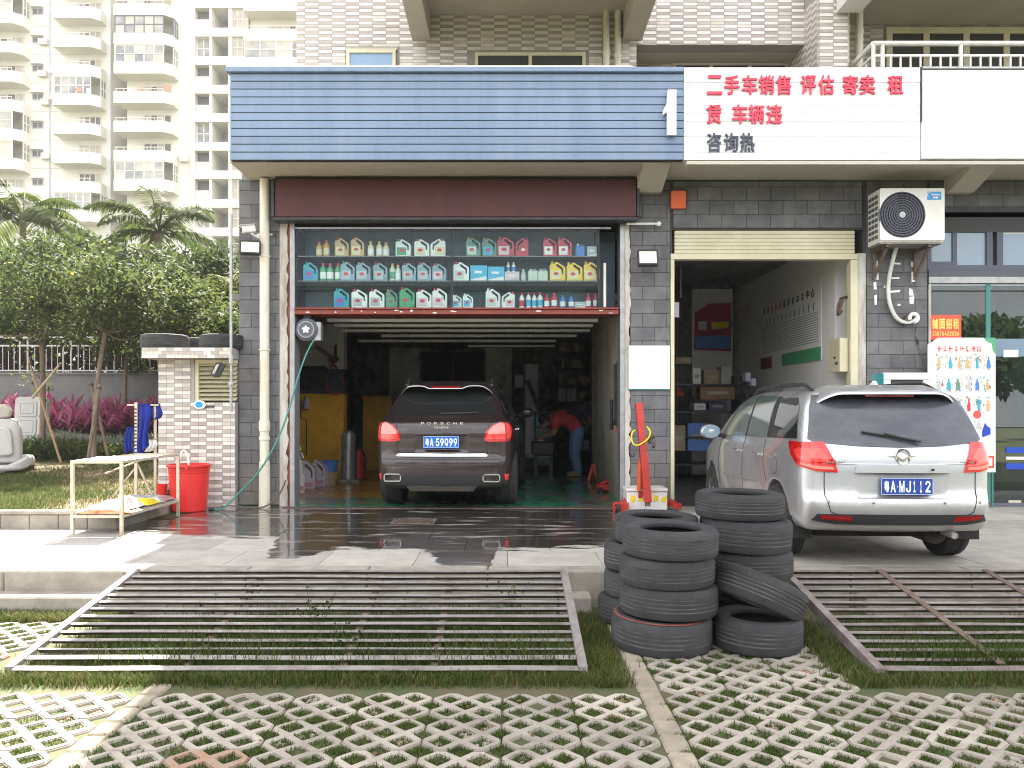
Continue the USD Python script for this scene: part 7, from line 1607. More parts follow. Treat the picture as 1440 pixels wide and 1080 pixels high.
ROWS = {2: [('bottle', 'amber', 449.5, 9, 24, 'red', 'cream'), ('bottle', 'amber', 459.4, 9, 24, 'red', 'cream'), ('jug', 'tan', 482, 19, 28, 'red', 'cream'), ('jug', 'tan', 503.6, 19, 28, 'red', 'cream'), ('bottle', 'cream', 521.7, 9, 23, 'amber', 'white'),
   ('bottle', 'cream', 533, 9, 22, 'amber', 'white'), ('bottle', 'cream', 543.3, 9, 22, 'amber', 'white'), ('jug', 'white', 567.7, 21, 27, 'green', 'green'), ('jug', 'white', 593, 21, 27, 'red', 'cream'), ('jug', 'white', 616.5, 21, 27, 'red', 'cream', True),
   ('jug', 'dark green', 666, 20, 28, 'amber', 'pale green'), ('jug', 'dark green', 688, 20, 28, 'amber', 'cyan'), ('jug', 'red', 711, 23, 29, 'red', 'pale pink'), ('jug', 'red', 734, 18, 28, 'red', 'red', True), ('jug', 'red', 773, 19, 28, 'red', 'white'), ('jug', 'red', 794, 19, 28, 'red', 'white'),
   ('can', 'blue', 815.5, 13, 20, 'white', 'white'), ('box', 'grey', 833, 15, 15, 'grey', 'white')],
  1: [('jug', 'teal', 438, 20, 28, 'teal', 'blue'), ('bottle', 'green', 454.4, 9, 26, 'red', 'white'), ('bottle', 'green', 464.7, 9, 26, 'red', 'white'), ('bottle', 'green', 475.3, 9, 26, 'red', 'white'), ('jug', 'blue grey', 490, 20, 28, 'blue grey', 'grey'), ('jug', 'blue grey', 512, 20, 28, 'blue grey', 'grey'),
   ('jug', 'blue grey', 535.5, 20, 28, 'red', 'grey'), ('bottle', 'pale green', 551.5, 8, 25, 'amber', 'green'), ('bottle', 'pale green', 560, 8, 25, 'amber', 'white'), ('jug', 'blue grey', 576, 19, 27, 'red', 'grey'), ('jug', 'blue grey', 597, 19, 27, 'red', 'grey'), ('jug', 'blue grey', 618, 19, 27, 'red', 'pale pink'),
   ('jug', 'white', 649, 21, 29, 'red', 'pale green'), ('box', 'cyan', 673.5, 23, 23, 'cyan', 'white'), ('box', 'cyan', 697.4, 23, 21, 'cyan', 'white'), ('box', 'pale pink', 720, 20, 13, 'cyan', 'grey'), ('bottle', 'grey', 736, 7, 18, 'grey', 'pale green'), ('can', 'pale green', 749, 14, 18, 'pale green', 'white'),
   ('can', 'pale green', 764, 14, 18, 'pale green', 'white'), ('jug', 'yellow', 784, 22, 28, 'yellow', 'cream'), ('jug', 'yellow', 808, 22, 28, 'yellow', 'cream'), ('jug', 'yellow', 832, 22, 28, 'yellow', 'cream')],
  0: [('jug', 'teal', 481, 21, 29, 'teal', 'blue'), ('jug', 'white', 506, 21, 28, 'red', 'grey'), ('jug', 'white', 531, 21, 28, 'red', 'grey'), ('jug', 'dark green', 551, 16, 28, 'amber', 'green'), ('jug', 'green', 573, 21, 29, 'red', 'green'), ('jug', 'white', 597, 21, 28, 'red', 'pale pink'), ('jug', 'white', 618.5, 21, 28, 'red', 'pale pink'),
   ('jug', 'white', 642.4, 14, 20, 'white', 'cyan'), ('jug', 'white', 659, 14, 20, 'white', 'cyan'), ('jug', 'white', 694, 20, 29, 'white', 'pale green'), ('jug', 'white', 715, 18, 24, 'red', 'pale pink', True), ('bottle', 'white', 734, 7, 23, 'red', 'red'), ('bottle', 'white', 742.6, 7, 23, 'red', 'cyan'), ('bottle', 'white', 751, 7, 23, 'red', 'cyan'),
   ('bottle', 'white', 759.5, 7, 23, 'red', 'cyan'), ('bottle', 'red', 769, 8, 21, 'red', 'white'), ('bottle', 'red', 779, 8, 21, 'red', 'white'), ('bottle', 'blue', 791, 8, 18, 'blue', 'white'), ('bottle', 'blue', 803, 8, 18, 'blue', 'white'), ('box', 'grey', 815.5, 15, 9, 'grey', 'white'), ('bottle', 'red', 827, 8, 21, 'red', 'white'), ('bottle', 'red', 838, 8, 21, 'red', 'white')]}
for row, items in ROWS.items():
 for k, it in enumerate(items):
  goods(it[0], it[1], it[2], it[3], it[4], row, NTH[k], it[5], it[6], len(it) > 7)
for k, px in enumerate((714.4, 722.5)):
 goods('tube', 'white', px, 5, 15, 1, ['left of the two standing on the pale carton', 'right of the two standing on the pale carton'][k], 'white', 'blue', up=13 * (D + 0.17) / FPX + 0.002)
# ---------------------------------------------------------------- fittings on the front
def flood(name, label, c, w, h, yaw, pitch):
 """square floodlight: housing, bright reflector, glass, bracket"""
 R = rotm((0, 0, 1), yaw) @ rotm((1, 0, 0), pitch)
 c = np.array(c, float)
 t = thing(name, label, 'floodlight', base=c)
 put('housing', MB().cbox(-w / 2, w / 2, 0.0, 0.07, -h / 2, h / 2, 0.012, R, c), 'dark_metal', t)
 f = MB()
 for a in ((-w / 2, w / 2, -0.012, 0.0, h / 2 - 0.022, h / 2), (-w / 2, w / 2, -0.012, 0.0, -h / 2, -h / 2 + 0.022), (-w / 2, -w / 2 + 0.02, -0.012, 0.0, -h / 2 + 0.022, h / 2 - 0.022), (w / 2 - 0.02, w / 2, -0.012, 0.0, -h / 2 + 0.022, h / 2 - 0.022)):
  f.cbox(*a, 0.003, R, c)
 put('rim', f, 'dark_metal', t)
 iw, ih = w / 2 - 0.021, h / 2 - 0.023
 v = [(-iw, -0.004, -ih), (iw, -0.004, -ih), (iw, -0.004, ih), (-iw, -0.004, ih), (-iw * .55, -0.0005, -ih * .3), (iw * .55, -0.0005, -ih * .3), (iw * .55, -0.0005, ih * .45), (-iw * .55, -0.0005, ih * .45)]
 put('reflector', MB().add(np.array(v) @ R.T + c, [(0, 1, 5, 4), (1, 2, 6, 5), (2, 3, 7, 6), (3, 0, 4, 7), (4, 5, 6, 7)]), 'lamp_reflector', t)
 put('bracket', MB().bar(c + R @ np.array([0, 0.07, 0]), c + np.array([0, 0.19, -0.02]), 0.03, 0.02).bar(c + R @ np.array([-w / 2, 0.03, 0]), c + R @ np.array([w / 2, 0.03, 0]), 0.02, 0.01), 'dark_metal', t)
mat('lamp_reflector', (0.62, 0.60, 0.50), rough=0.25, metal=0.4)
flood('floodlight', 'floodlight on the left slate pillar under the camera', (PX(351, 10.6), 10.62, PZ(347, 10.6)), 0.27, 0.19, 12, -14)
flood('floodlight', 'floodlight on the slate pillar above the white board', (PX(912, 10.6), 10.64, PZ(361, 10.6)), 0.27, 0.22, 0, -16)
flood('floodlight', 'small floodlight under the hut roof before the louvres', (PX(303, 10.5), 10.52, PZ(519, 10.5)), 0.17, 0.19, -50, -25)
t = thing('security_camera', 'small white security camera on the left slate pillar above the floodlight', 'camera', base=(PX(350, 10.6), 10.6, 3.7))
c0 = np.array([PX(349, 10.55), 10.55, PZ(322, 10.55)]); R = rotm((0, 0, 1), 35) @ rotm((0, 1, 0), -12)
put('body', MB().cbox(-0.09, 0.09, -0.04, 0.04, -0.045, 0.045, 0.012, R, c0), 'white_paint', t)
put('sun_hood', MB().cbox(-0.11, 0.09, -0.048, 0.048, 0.047, 0.055, 0.003, R, c0), 'white_paint', t)
put('lens', MB().lathe([(0.001, -0.005), (0.03, -0.004), (0.032, 0.004)], 14, (0, 0, 0), 'x').mesh() and MB().cbox(-0.096, -0.0905, -0.028, 0.028, -0.028, 0.028, 0.002, R, c0), 'black', t)
put('arm', MB().tube([c0 + (0.03, 0.03, -0.05), c0 + (0.10, 0.12, -0.09), (PX(362, 10.85), 10.86, PZ(330, 10.85))], 0.014, 8), 'white_paint', t)
t = thing('pipe_bracket', 'small white pipe bracket beside the cream drain pipe top', 'bracket', base=(PX(382, 10.8), 10.8, 3.65))
put('arm', MB().tube([(PX(362, 10.8), 10.84, PZ(329, 10.8)), (PX(384, 10.8), 10.84, PZ(329, 10.8))], 0.012, 8), 'white_paint', t)
put('knob', MB().tm(trimesh.creation.icosphere(2, 0.02).apply_translation((PX(384, 10.8), 10.84, PZ(329, 10.8)))), 'rust', t)
t = thing('curtain_rod', 'short white rod on the slate at the right end of the maroon box', 'rod', base=(1.9, 10.8, 3.85))
put('rod', MB().tube([(PX(882, 10.75), 10.78, PZ(314, 10.75)), (PX(926, 10.75), 10.78, PZ(314, 10.75))], 0.016, 8), 'white_paint', t)
put('end_ball', MB().tm(trimesh.creation.icosphere(2, 0.034).apply_translation((PX(927, 10.75), 10.78, PZ(314, 10.75)))), 'white_paint', t, smooth=True)

# white board on the middle pillar
t = thing('notice_board', 'blank white board on the slate pillar between the two workshops', 'board', base=(1.9, D, 1.85))
bx0, bx1, bz0, bz1 = PX(883, 10.85), PX(942, 10.85), PZ(548, 10.85), PZ(486, 10.85)
put('panel', MB().cbox(bx0, bx1, D - 0.045, D - 0.022, bz0, bz1, 0.003), 'letter_white', t)
put('edge', MB().box(bx0, bx1, D - 0.047, D - 0.0455, bz0, bz0 + 0.012).box(bx0, bx0 + 0.01, D - 0.047, D - 0.0455, bz0 + 0.012, bz1), 'rubber_teal', t)

# air conditioner
a0 = 10.43
t = thing('air_conditioner', 'white outdoor air conditioner unit on brackets with round dark fan grille', 'air conditioner', base=(PX(1282, a0), a0, 3.2))
x0, x1, z0, z1 = PX(1238, a0), PX(1328, a0), PZ(340, a0), PZ(265, a0)
mat('ac_white', (0.76, 0.75, 0.71), (0.66, 0.62, 0.55), scale=3, rough=0.45, lo=0.5, hi=0.8)
fan = Point(PX(1269, a0), PZ(302, a0)).buffer(0.30, quad_segs=12)
cas = MB().box(x0, x1, a0 + 0.03, a0 + 0.36, z0, z1)
put('casing', cas, 'ac_white', t)
put('front_panel', MB().prism(sbox(x0 - 0.004, z0 + 0.02, x1 + 0.004, z1 + 0.004).buffer(-0.02).buffer(0.02, quad_segs=3).difference(fan), 0, 0.03, xz(a0)), 'ac_white', t)
g = put('fan_grille', MB().lathe([(0.001, a0 + 0.028), (0.30, a0 + 0.028)], 40, (PX(1269, a0), 0, PZ(302, a0)), 'y'), 'black', t)
for k, r in enumerate(np.linspace(0.07, 0.295, 8)):
 put('grille_ring', MB().add(*(lambda v, f: (v + (PX(1269, a0), a0 + 0.002, PZ(302, a0)), f))(*MB().lathe([(r - 0.008, 0.0), (r, -0.004), (r + 0.008, 0.0), (r, 0.006)], 44, (0, 0, 0), 'y', closed=True).mesh())), 'dado_grey', g)
sp = MB()
for k in range(24):
 a = 2 * PI * k / 24
 p = lambda rr, aa: np.array([PX(1269, a0) + rr * math.cos(aa), a0 + 0.008, PZ(302, a0) + rr * math.sin(aa)])
 sp.tube([p(0.05, a), p(0.17, a + 0.12), p(0.295, a + 0.3)], 0.004, 4)
put('grille_spokes', sp, 'dado_grey', g)
put('hub', MB().lathe([(0.001, a0 - 0.008), (0.04, a0 - 0.006), (0.048, a0 + 0.01)], 24, (PX(1269, a0), 0, PZ(302, a0)), 'y'), 'steel', g)
blk = MB()
for k in range(3):
 a = 2 * PI * k / 3
 blk.add([p(0.06, a), p(0.28, a - 0.3), p(0.29, a + 0.45), p(0.06, a + 0.8)], [(0, 1, 2, 3)])
put('fan_blade', MB().add(np.vstack(blk.v) + (0, 0.012, 0), np.vstack(blk.f)), 'dark_metal', g)
lx0, lz0 = PX(1304, a0), PZ(281, a0)
mat('label_blue', (0.02, 0.30, 0.66), rough=0.35)
lb = put('brand_label', MB().box(lx0, lx0 + 0.18, a0 - 0.003, a0 - 0.0005, lz0, lz0 + 0.105), 'label_blue', t)
mx = lx0 + 0.055
for ch, w, h in (('M', 0.026, 0.026), ('i', 0, 0), ('d', 0, 0)):
 pass
def lowercase_word(x, z):
 m = MB()
 m.prism(fit('M', x, z, 0.028, 0.028), 0, 0.001, xz(a0 - 0.0045)); x += 0.032
 m.box(x, x + 0.005, a0 - 0.0045, a0 - 0.0035, z, z + 0.02).box(x, x + 0.005, a0 - 0.0045, a0 - 0.0035, z + 0.024, z + 0.029); x += 0.008
 ring = Point(x + 0.009, z + 0.01).buffer(0.01, quad_segs=4).difference(Point(x + 0.009, z + 0.01).buffer(0.005, quad_segs=4))
 m.prism(ring, 0, 0.001, xz(a0 - 0.0045)); m.box(x + 0.015, x + 0.02, a0 - 0.0046, a0 - 0.0036, z, z + 0.03); x += 0.024
 m.prism(fit('e', x, z, 0.018, 0.02), 0, 0.001, xz(a0 - 0.0045)); x += 0.021
 m.prism(fit('a', x, z, 0.017, 0.02), 0, 0.001, xz(a0 - 0.0045))
 put('lettering', m, 'letter_white', lb)
lowercase_word(mx, lz0 + 0.055)
put('lettering', MB().prism(fit('美', lx0 + 0.075, lz0 + 0.014, 0.03, 0.03), 0, 0.001, xz(a0 - 0.0045)).prism(fit('的', lx0 + 0.11, lz0 + 0.014, 0.03, 0.03), 0, 0.001, xz(a0 - 0.0045)), 'letter_white', lb)
arc = [(lx0 + 0.03 + 0.032 * math.cos(a), a0 - 0.004, lz0 + 0.066 + 0.026 * math.sin(a)) for a in np.linspace(0.9, 4.4, 12)]
put('swoosh', MB().tube(arc, [0.001 + 0.004 * math.sin(PI * k / 11) for k in range(12)], 5), 'letter_white', lb)
for k in range(8):
 z = z0 + 0.06 + k * 0.075
 for q in range(3):
  put('side_vent', MB().box(x0 - 0.006, x0 - 0.001, a0 + 0.07 + q * 0.095, a0 + 0.145 + q * 0.095, z, z + 0.045), 'dado_grey', t)
put('bottom_pan', MB().box(x0 + 0.01, x1 - 0.01, a0 + 0.04, a0 + 0.35, z0 - 0.02, z0 - 0.001), 'galv', t)
for x in (x0 + 0.12, x1 - 0.16):
 b = put('bracket', MB().bar((x, a0 + 0.05, z0 - 0.04), (x, D - 0.022, z0 - 0.04), 0.04, 0.035).bar((x, D - 0.04, z0 - 0.06), (x, D - 0.04, z0 - 0.42), 0.04, 0.035, (0, 1, 0)).bar((x, a0 + 0.09, z0 - 0.06), (x, D - 0.05, z0 - 0.38), 0.03, 0.03), 'rust', t)
hz = [(PX(1262, 10.7), 10.72, PZ(346, 10.7)), (PX(1256, 10.75), 10.76, PZ(365, 10.7)), (PX(1252, 10.8), 10.83, PZ(390, 10.8)), (PX(1251, 10.8), 10.83, PZ(415, 10.8)), (PX(1257, 10.8), 10.83, PZ(438, 10.8)), (PX(1268, 10.8), 10.83, PZ(451, 10.8)), (PX(1280, 10.8), 10.82, PZ(453, 10.8)), (PX(1290, 10.8), 10.81, PZ(447, 10.8))]
from scipy.interpolate import CubicSpline
def smooth_path(p, n=50):
 p = np.asarray(p, float); s = np.r_[0, np.cumsum(np.linalg.norm(np.diff(p, axis=0), axis=1))]
 return CubicSpline(s, p)(np.linspace(0, s[-1], n))
hs = thing('drain_hose', 'grey refrigerant hose hanging from the air conditioner to a hole in the slate', 'hose', base=hz[0])
put('hose', MB().tube(smooth_path(hz), 0.026, 10), 'rail_white', hs, smooth=40)
ring = [(PX(1285, 10.8) + 0.055 * math.cos(a), 10.80, PZ(447, 10.8) + 0.055 * math.sin(a)) for a in np.linspace(-1.5, 3.6, 24)]
put('curled_end', MB().tube(ring, 0.026, 10), 'white_paint', hs, smooth=40)
put('wall_collar', MB().lathe([(0.001, 10.86), (0.07, 10.86), (0.065, 10.80), (0.03, 10.80)], 20, (PX(1281, 10.8), 0, PZ(448, 10.8)), 'y'), 'rust', hs, smooth=40)
cb = thing('cable', 'thin dark cable running down the slate from the curled hose', 'cable', base=(5.6, 10.8, 2.4))
put('wire', MB().tube(smooth_path([(PX(1286, 10.82), 10.86, PZ(458, 10.82)), (PX(1292, 10.82), 10.86, PZ(480, 10.82)), (PX(1303, 10.82), 10.86, PZ(520, 10.82))], 12), 0.007, 6), 'dado_grey', cb)
put('joint', MB().tube([(PX(1291.5, 10.82), 10.855, PZ(477, 10.82)), (PX(1293, 10.82), 10.855, PZ(484, 10.82))], 0.014, 6), 'black', cb)
# old glue dabs left on the slate
gl = MB()
for px, py, w, h in ((1232, 371, 4, 9), (1232, 387, 5, 12), (1230, 402, 4, 9), (1231, 422, 5, 14), (1259, 370, 14, 3), (1258, 391, 14, 3), (1258, 410, 14, 3), (1283, 372, 5, 7), (1284, 390, 5, 14), (1281, 411, 5, 9), (1282, 423, 6, 10), (1244, 403, 3, 3), (1250, 426, 4, 3), (1264, 429, 4, 3), (1240, 350, 5, 3), (1290, 352, 4, 3)):
 x, z = PX(px, D - 0.02), PZ(py, D - 0.02); a, b = w * 0.0048, h * 0.0048
 j = rng.normal(0, 0.006, 8)
 gl.prism(Polygon([(x - a + j[0], z - b + j[1]), (x + a + j[2], z - b + j[3]), (x + a + j[4], z + b + j[5]), (x - a + j[6], z + b + j[7])]), 0, 0.004, xz(D - 0.026))
put('glue_dabs', gl, 'letter_white', shop, kind='stuff')

# hose reel with the teal hose
t = thing('hose_reel', 'round grey hose reel with white star hub at the garage mouth', 'hose reel', base=(PX(433, 10.95), 10.95, 2.35))
cx, cz = PX(432, 10.95), PZ(464, 10.95)
put('drum', MB().lathe([(0.001, 10.88), (0.12, 10.88), (0.155, 10.91), (0.165, 11.0), (0.15, 11.08), (0.001, 11.09)], 32, (cx, 0, cz), 'y'), 'dado_grey', t, smooth=40)
put('guide_box', MB().cbox(cx + 0.10, cx + 0.19, 10.92, 11.06, cz - 0.15, cz + 0.11, 0.01), 'steel', t)
star = [(cx + (0.06 if k % 2 == 0 else 0.035) * math.cos(PI / 2 + k * PI / 5), cz + (0.06 if k % 2 == 0 else 0.035) * math.sin(PI / 2 + k * PI / 5)) for k in range(10)]
put('star_hub', MB().prism(Polygon(star), 0, 0.012, xz(10.866)), 'letter_white', t)
put('spoke_ring', MB().lathe([(0.10, 10.874), (0.112, 10.874), (0.112, 10.885), (0.10, 10.885)], 28, (cx, 0, cz), 'y', closed=True), 'steel', t)
put('mount', MB().box(cx - 0.05, cx + 0.05, 10.95, 11.05, cz + 0.166, 2.598), 'dark_metal', t)
hp = [(cx + 0.10, 10.93, cz - 0.13), (PX(424, 10.8), 10.75, PZ(520, 10.8)), (PX(405, 10.7), 10.64, PZ(585, 10.7)), (PX(383, 10.6), 10.56, PZ(635, 10.6)), (PX(355, 10.55), 10.52, PZ(675, 10.55)), (PX(330, 10.5), 10.48, PZ(700, 10.5)), (PX(312, 10.4), 10.40, 0.03), (PX(300, 10.4), 10.42, 0.02)]
t = thing('garden_hose', 'thin teal hose running from the reel across the drain pipe to the ground', 'hose', base=(-3, 10.5, 0))
put('hose', MB().tube(smooth_path(hp, 60), 0.012, 8), 'rubber_teal', t, smooth=40)
put('nozzle', MB().tube([(PX(300, 10.4), 10.42, 0.02), (PX(293, 10.4), 10.40, 0.018)], 0.018, 8), 'dark_metal', t)
t = thing('ground_hose', 'brown hose lying on the ground at the foot of the slate pillar', 'hose', base=(-3.4, 10.5, 0))
put('hose', MB().tube(smooth_path([(PX(310, 10.6), 10.62, 0.02), (PX(345, 10.6), 10.60, 0.02), (PX(372, 10.6), 10.64, 0.03), (PX(392, 10.7), 10.72, 0.18), (PX(401, 10.8), 10.82, 0.36)], 30), 0.011, 6), 'rust', t, smooth=40)
put('end_clip', MB().tube([(PX(310, 10.6), 10.62, 0.02), (PX(304, 10.6), 10.62, 0.02)], 0.016, 6), 'galv', t)

# red bucket
bx, by = PX(266, 10.4), 10.4
t = thing('red_bucket', 'tall red plastic bucket before the tiled hut', 'bucket', base=(bx, by, 0))
put('body', MB().lathe([(0.001, 0.004), (0.205, 0.004), (0.215, 0.02), (0.255, 0.57), (0.272, 0.575), (0.272, 0.60), (0.25, 0.605), (0.248, 0.58), (0.205, 0.03), (0.001, 0.03)], 40, (bx, by, 0)), 'bucket_red', t, smooth=40)
for k in range(3):
 z = 0.50 + 0.03 * k; r = 0.215 + 0.04 * (z - 0.02) / 0.55
 put('rib', MB().lathe([(r, z), (r + 0.006, z + 0.004), (r, z + 0.008)], 40, (bx, by, 0)), 'bucket_red', t, smooth=40)
hd = [(bx + 0.06 * math.cos(a) + 0.02, by - 0.25 + 0.03, 0.60 + 0.19 * math.sin(a)) for a in np.linspace(0, PI, 16)]
put('handle', MB().tube(hd, 0.014, 8), 'cloth_white', t, smooth=40)
put('ear', MB().box(bx - 0.05, bx - 0.02, by - 0.285, by - 0.262, 0.56, 0.61).box(bx + 0.06, bx + 0.09, by - 0.285, by - 0.262, 0.56, 0.61), 'bucket_red', t)
t = thing('red_basin', 'small red dipper leaning behind the red bucket', 'dipper', base=(PX(228, 10.35), 10.35, 0.2))
dx = PX(228, 10.35)
put('bowl', MB().lathe([(0.001, 0.15), (0.06, 0.15), (0.075, 0.30), (0.068, 0.30), (0.055, 0.16), (0.001, 0.16)], 20, (dx, 10.33, 0.05)), 'bucket_red', t, smooth=40)
put('handle', MB().bar((dx + 0.06, 10.33, 0.34), (dx + 0.16, 10.36, 0.40), 0.03, 0.015), 'bucket_red', t)
put('stem', MB().cbox(dx - 0.07, dx + 0.07, 10.28, 10.40, 0.0, 0.198, 0.01), 'bucket_red', t)

# metal work table with cloths
TA = [(-4.56, 8.42), (-4.045, 8.42), (-4.045, 9.86), (-4.56, 9.86)]
t = thing('metal_rack', 'two-tier metal rack on four thin legs before the lawn kerb', 'rack', base=(-4.3, 9.1, 0))
for x, y in TA:
 put('leg', MB().bar((x, y, 0.0), (x, y, 0.775), 0.032, 0.032, (0, 1, 0)), 'rack_metal', t)
for z, n in ((0.775, 'top_frame'), (0.205, 'shelf_frame')):
 f = MB()
 for (xa, ya), (xb, yb) in zip(TA, TA[1:] + TA[:1]):
  d = np.array([xb - xa, yb - ya]); d /= np.linalg.norm(d)
  f.bar((xa + d[0] * 0.017, ya + d[1] * 0.017, z - 0.017), (xb - d[0] * 0.017, yb - d[1] * 0.017, z - 0.017), 0.028, 0.028)
 put(n, f, 'rack_metal', t)
for k in range(4):
 y = 8.9 + 0.24 * k
 put('cross_slat', MB().box(-4.545, -4.06, y, y + 0.035, 0.757, 0.771), 'rack_metal', t)
put('shelf', MB().box(-4.545, -4.06, 8.435, 9.845, 0.207, 0.213), 'steel', t)
mat('foil', (0.50, 0.50, 0.52), rough=0.35, metal=0.6)
def cloth(name, label, x0, x1, y0, y1, z, amp, m, seed, hang=0.0, cat='cloth', n=26):
 u, v = np.meshgrid(np.linspace(0, 1, n), np.linspace(0, 1, n), indexing='ij')
 X = x0 + (x1 - x0) * u; Y = y0 + (y1 - y0) * v
 h = meshkit.fbm(np.stack([X * 6, Y * 5, 0 * X + seed], -1), 4, seed)
 edge = np.minimum(np.minimum(u, 1 - u), np.minimum(v, 1 - v))
 X = X + (meshkit.fbm(np.stack([Y * 5, X * 2, 0 * X], -1), 3, seed + 3) - 0.5) * 0.10
 Z = z + amp * h * np.clip(edge * 6, 0.1, 1) - hang * np.clip(1 - v * 5, 0, 1)
 P = np.stack([X, Y, Z], -1).reshape(-1, 3); i = np.arange(n * n).reshape(n, n)
 Q = np.stack([i[:-1, :-1], i[1:, :-1], i[1:, 1:], i[:-1, 1:]], -1).reshape(-1, 4)
 lo = P.copy(); lo[:, 2] -= 0.004
 mb = MB().add(P, Q).add(lo, Q[:, ::-1])
 return put(name, mb, m, smooth=True, label=label, cat=cat)
cloth('white_cloth', 'crumpled white cloth heaped on the lower tier of the metal rack', -4.54, -4.08, 8.45, 9.1, 0.22, 0.17, 'cloth_white', 3)
cloth('orange_cloth', 'orange cloth under the white one on the rack shelf', -4.52, -4.02, 8.41, 8.62, 0.216, 0.06, 'cloth_orange', 8)
cloth('yellow_glove', 'yellow work gloves on the rear part of the rack shelf', -4.35, -4.08, 9.08, 9.4, 0.22, 0.12, 'cloth_yellow', 5)
cloth('foil_sheet', 'grey crumpled sheet at the far end of the rack shelf', -4.54, -4.06, 9.42, 9.84, 0.22, 0.10, 'foil', 6)
cloth('white_sheet', 'white sheet sagging over the front of the rack top', -4.55, -4.06, 8.44, 8.86, 0.775, 0.03, 'cloth_white', 7, hang=0.0)
t = thing('wooden_lath', 'pale wooden lath lying slantwise on the rack', 'lath', base=(-4.2, 8.8, 0.7))
put('lath', MB().bar((PX(148, 8.7), 8.75, 0.62), (PX(200, 9.2), 9.25, 0.74), 0.03, 0.015), 'wood', t)
put('tip', MB().bar((PX(147, 8.7), 8.73, 0.617), (PX(148, 8.7), 8.749, 0.6198), 0.031, 0.016), 'rack_metal', t)

# towel stand on the lawn
sx0, sx1, sy = PX(189, 10.0), PX(216, 10.1), 10.05
t = thing('towel_stand', 'thin metal stand on the lawn with blue towels hanging', 'stand', base=(sx0, sy, 0.2))
zt = PZ(566, 10.05)
m = MB(); 
put('post', MB().bar((sx0, sy, 0.2), (sx0, sy, zt), 0.03, 0.03, (0, 1, 0)), 'rack_metal', t)
for k in range(14):
 z = 0.72 + k * 0.045
 put('notch', MB().box(sx0 - 0.013, sx0 + 0.013, sy - 0.0165, sy - 0.0152, z, z + 0.02), 'black', t)
put('post', MB().bar((sx1, sy + 0.1, 0.2), (sx1, sy + 0.1, zt - 0.02), 0.028, 0.028, (0, 1, 0)), 'rack_metal', t)
put('top_bar', MB().bar((sx0 - 0.12, sy + 0.02, zt - 0.03), (sx1 + 0.05, sy + 0.09, zt - 0.03), 0.02, 0.02), 'rack_metal', t)
for dx, dy in ((-0.28, -0.05), (0.26, -0.1), (0.05, 0.3)):
 put('foot', MB().bar((sx0 + 0.01, sy + 0.02, 0.62), (sx0 + dx, sy + dy, 0.215), 0.018, 0.018), 'rack_metal', t)
def towel(name, label, xa, xb, y, ztop, zbot, seed, m='towel_blue', skew=0.0):
 n = 24
 u, v = np.meshgrid(np.linspace(0, 1, n), np.linspace(0, 1, n), indexing='ij')
 X = xa + (xb - xa) * u + skew * v + 0.03 * np.sin(v * 5 + seed) * v
 Z = ztop + (zbot - ztop) * v * (0.9 + 0.1 * np.sin(u * 4 + seed))
 Y = y + 0.03 * np.sin(u * 14 + seed + v * 1.5) * (0.3 + v) - 0.02 * (v < 0.03)
 P = np.stack([X, Y, Z], -1).reshape(-1, 3); i = np.arange(n * n).reshape(n, n)
 Q = np.stack([i[:-1, :-1], i[1:, :-1], i[1:, 1:], i[:-1, 1:]], -1).reshape(-1, 4)
 b = P + (0, 0.012, 0)
 put(name, MB().add(P, Q).add(b, Q[:, ::-1]), m, smooth=True, label=label, cat='towel', group='towels on the stand')
towel('blue_towel', 'large deep blue towel hanging between the two posts of the stand', sx0 + 0.02, sx1 - 0.03, sy + 0.01, zt - 0.015, PZ(642, 10.05), 1)
towel('blue_towel', 'blue towel drooping left of the stand', sx0 - 0.13, sx0 - 0.03, sy + 0.03, PZ(600, 10.05), PZ(642, 10.05), 3, skew=-0.04)
towel('blue_towel', 'blue towel end hanging behind the stand, right beside the hut', sx1 - 0.12, sx1 + 0.06, sy + 0.10, zt - 0.01, PZ(590, 10.05), 5)
towel('floral_rag', 'small pale floral rag pinned to the right post of the towel stand', sx1 - 0.10, sx1 + 0.02, sy + 0.06, PZ(618, 10.05), PZ(636, 10.05), 6, m='cloth_white')

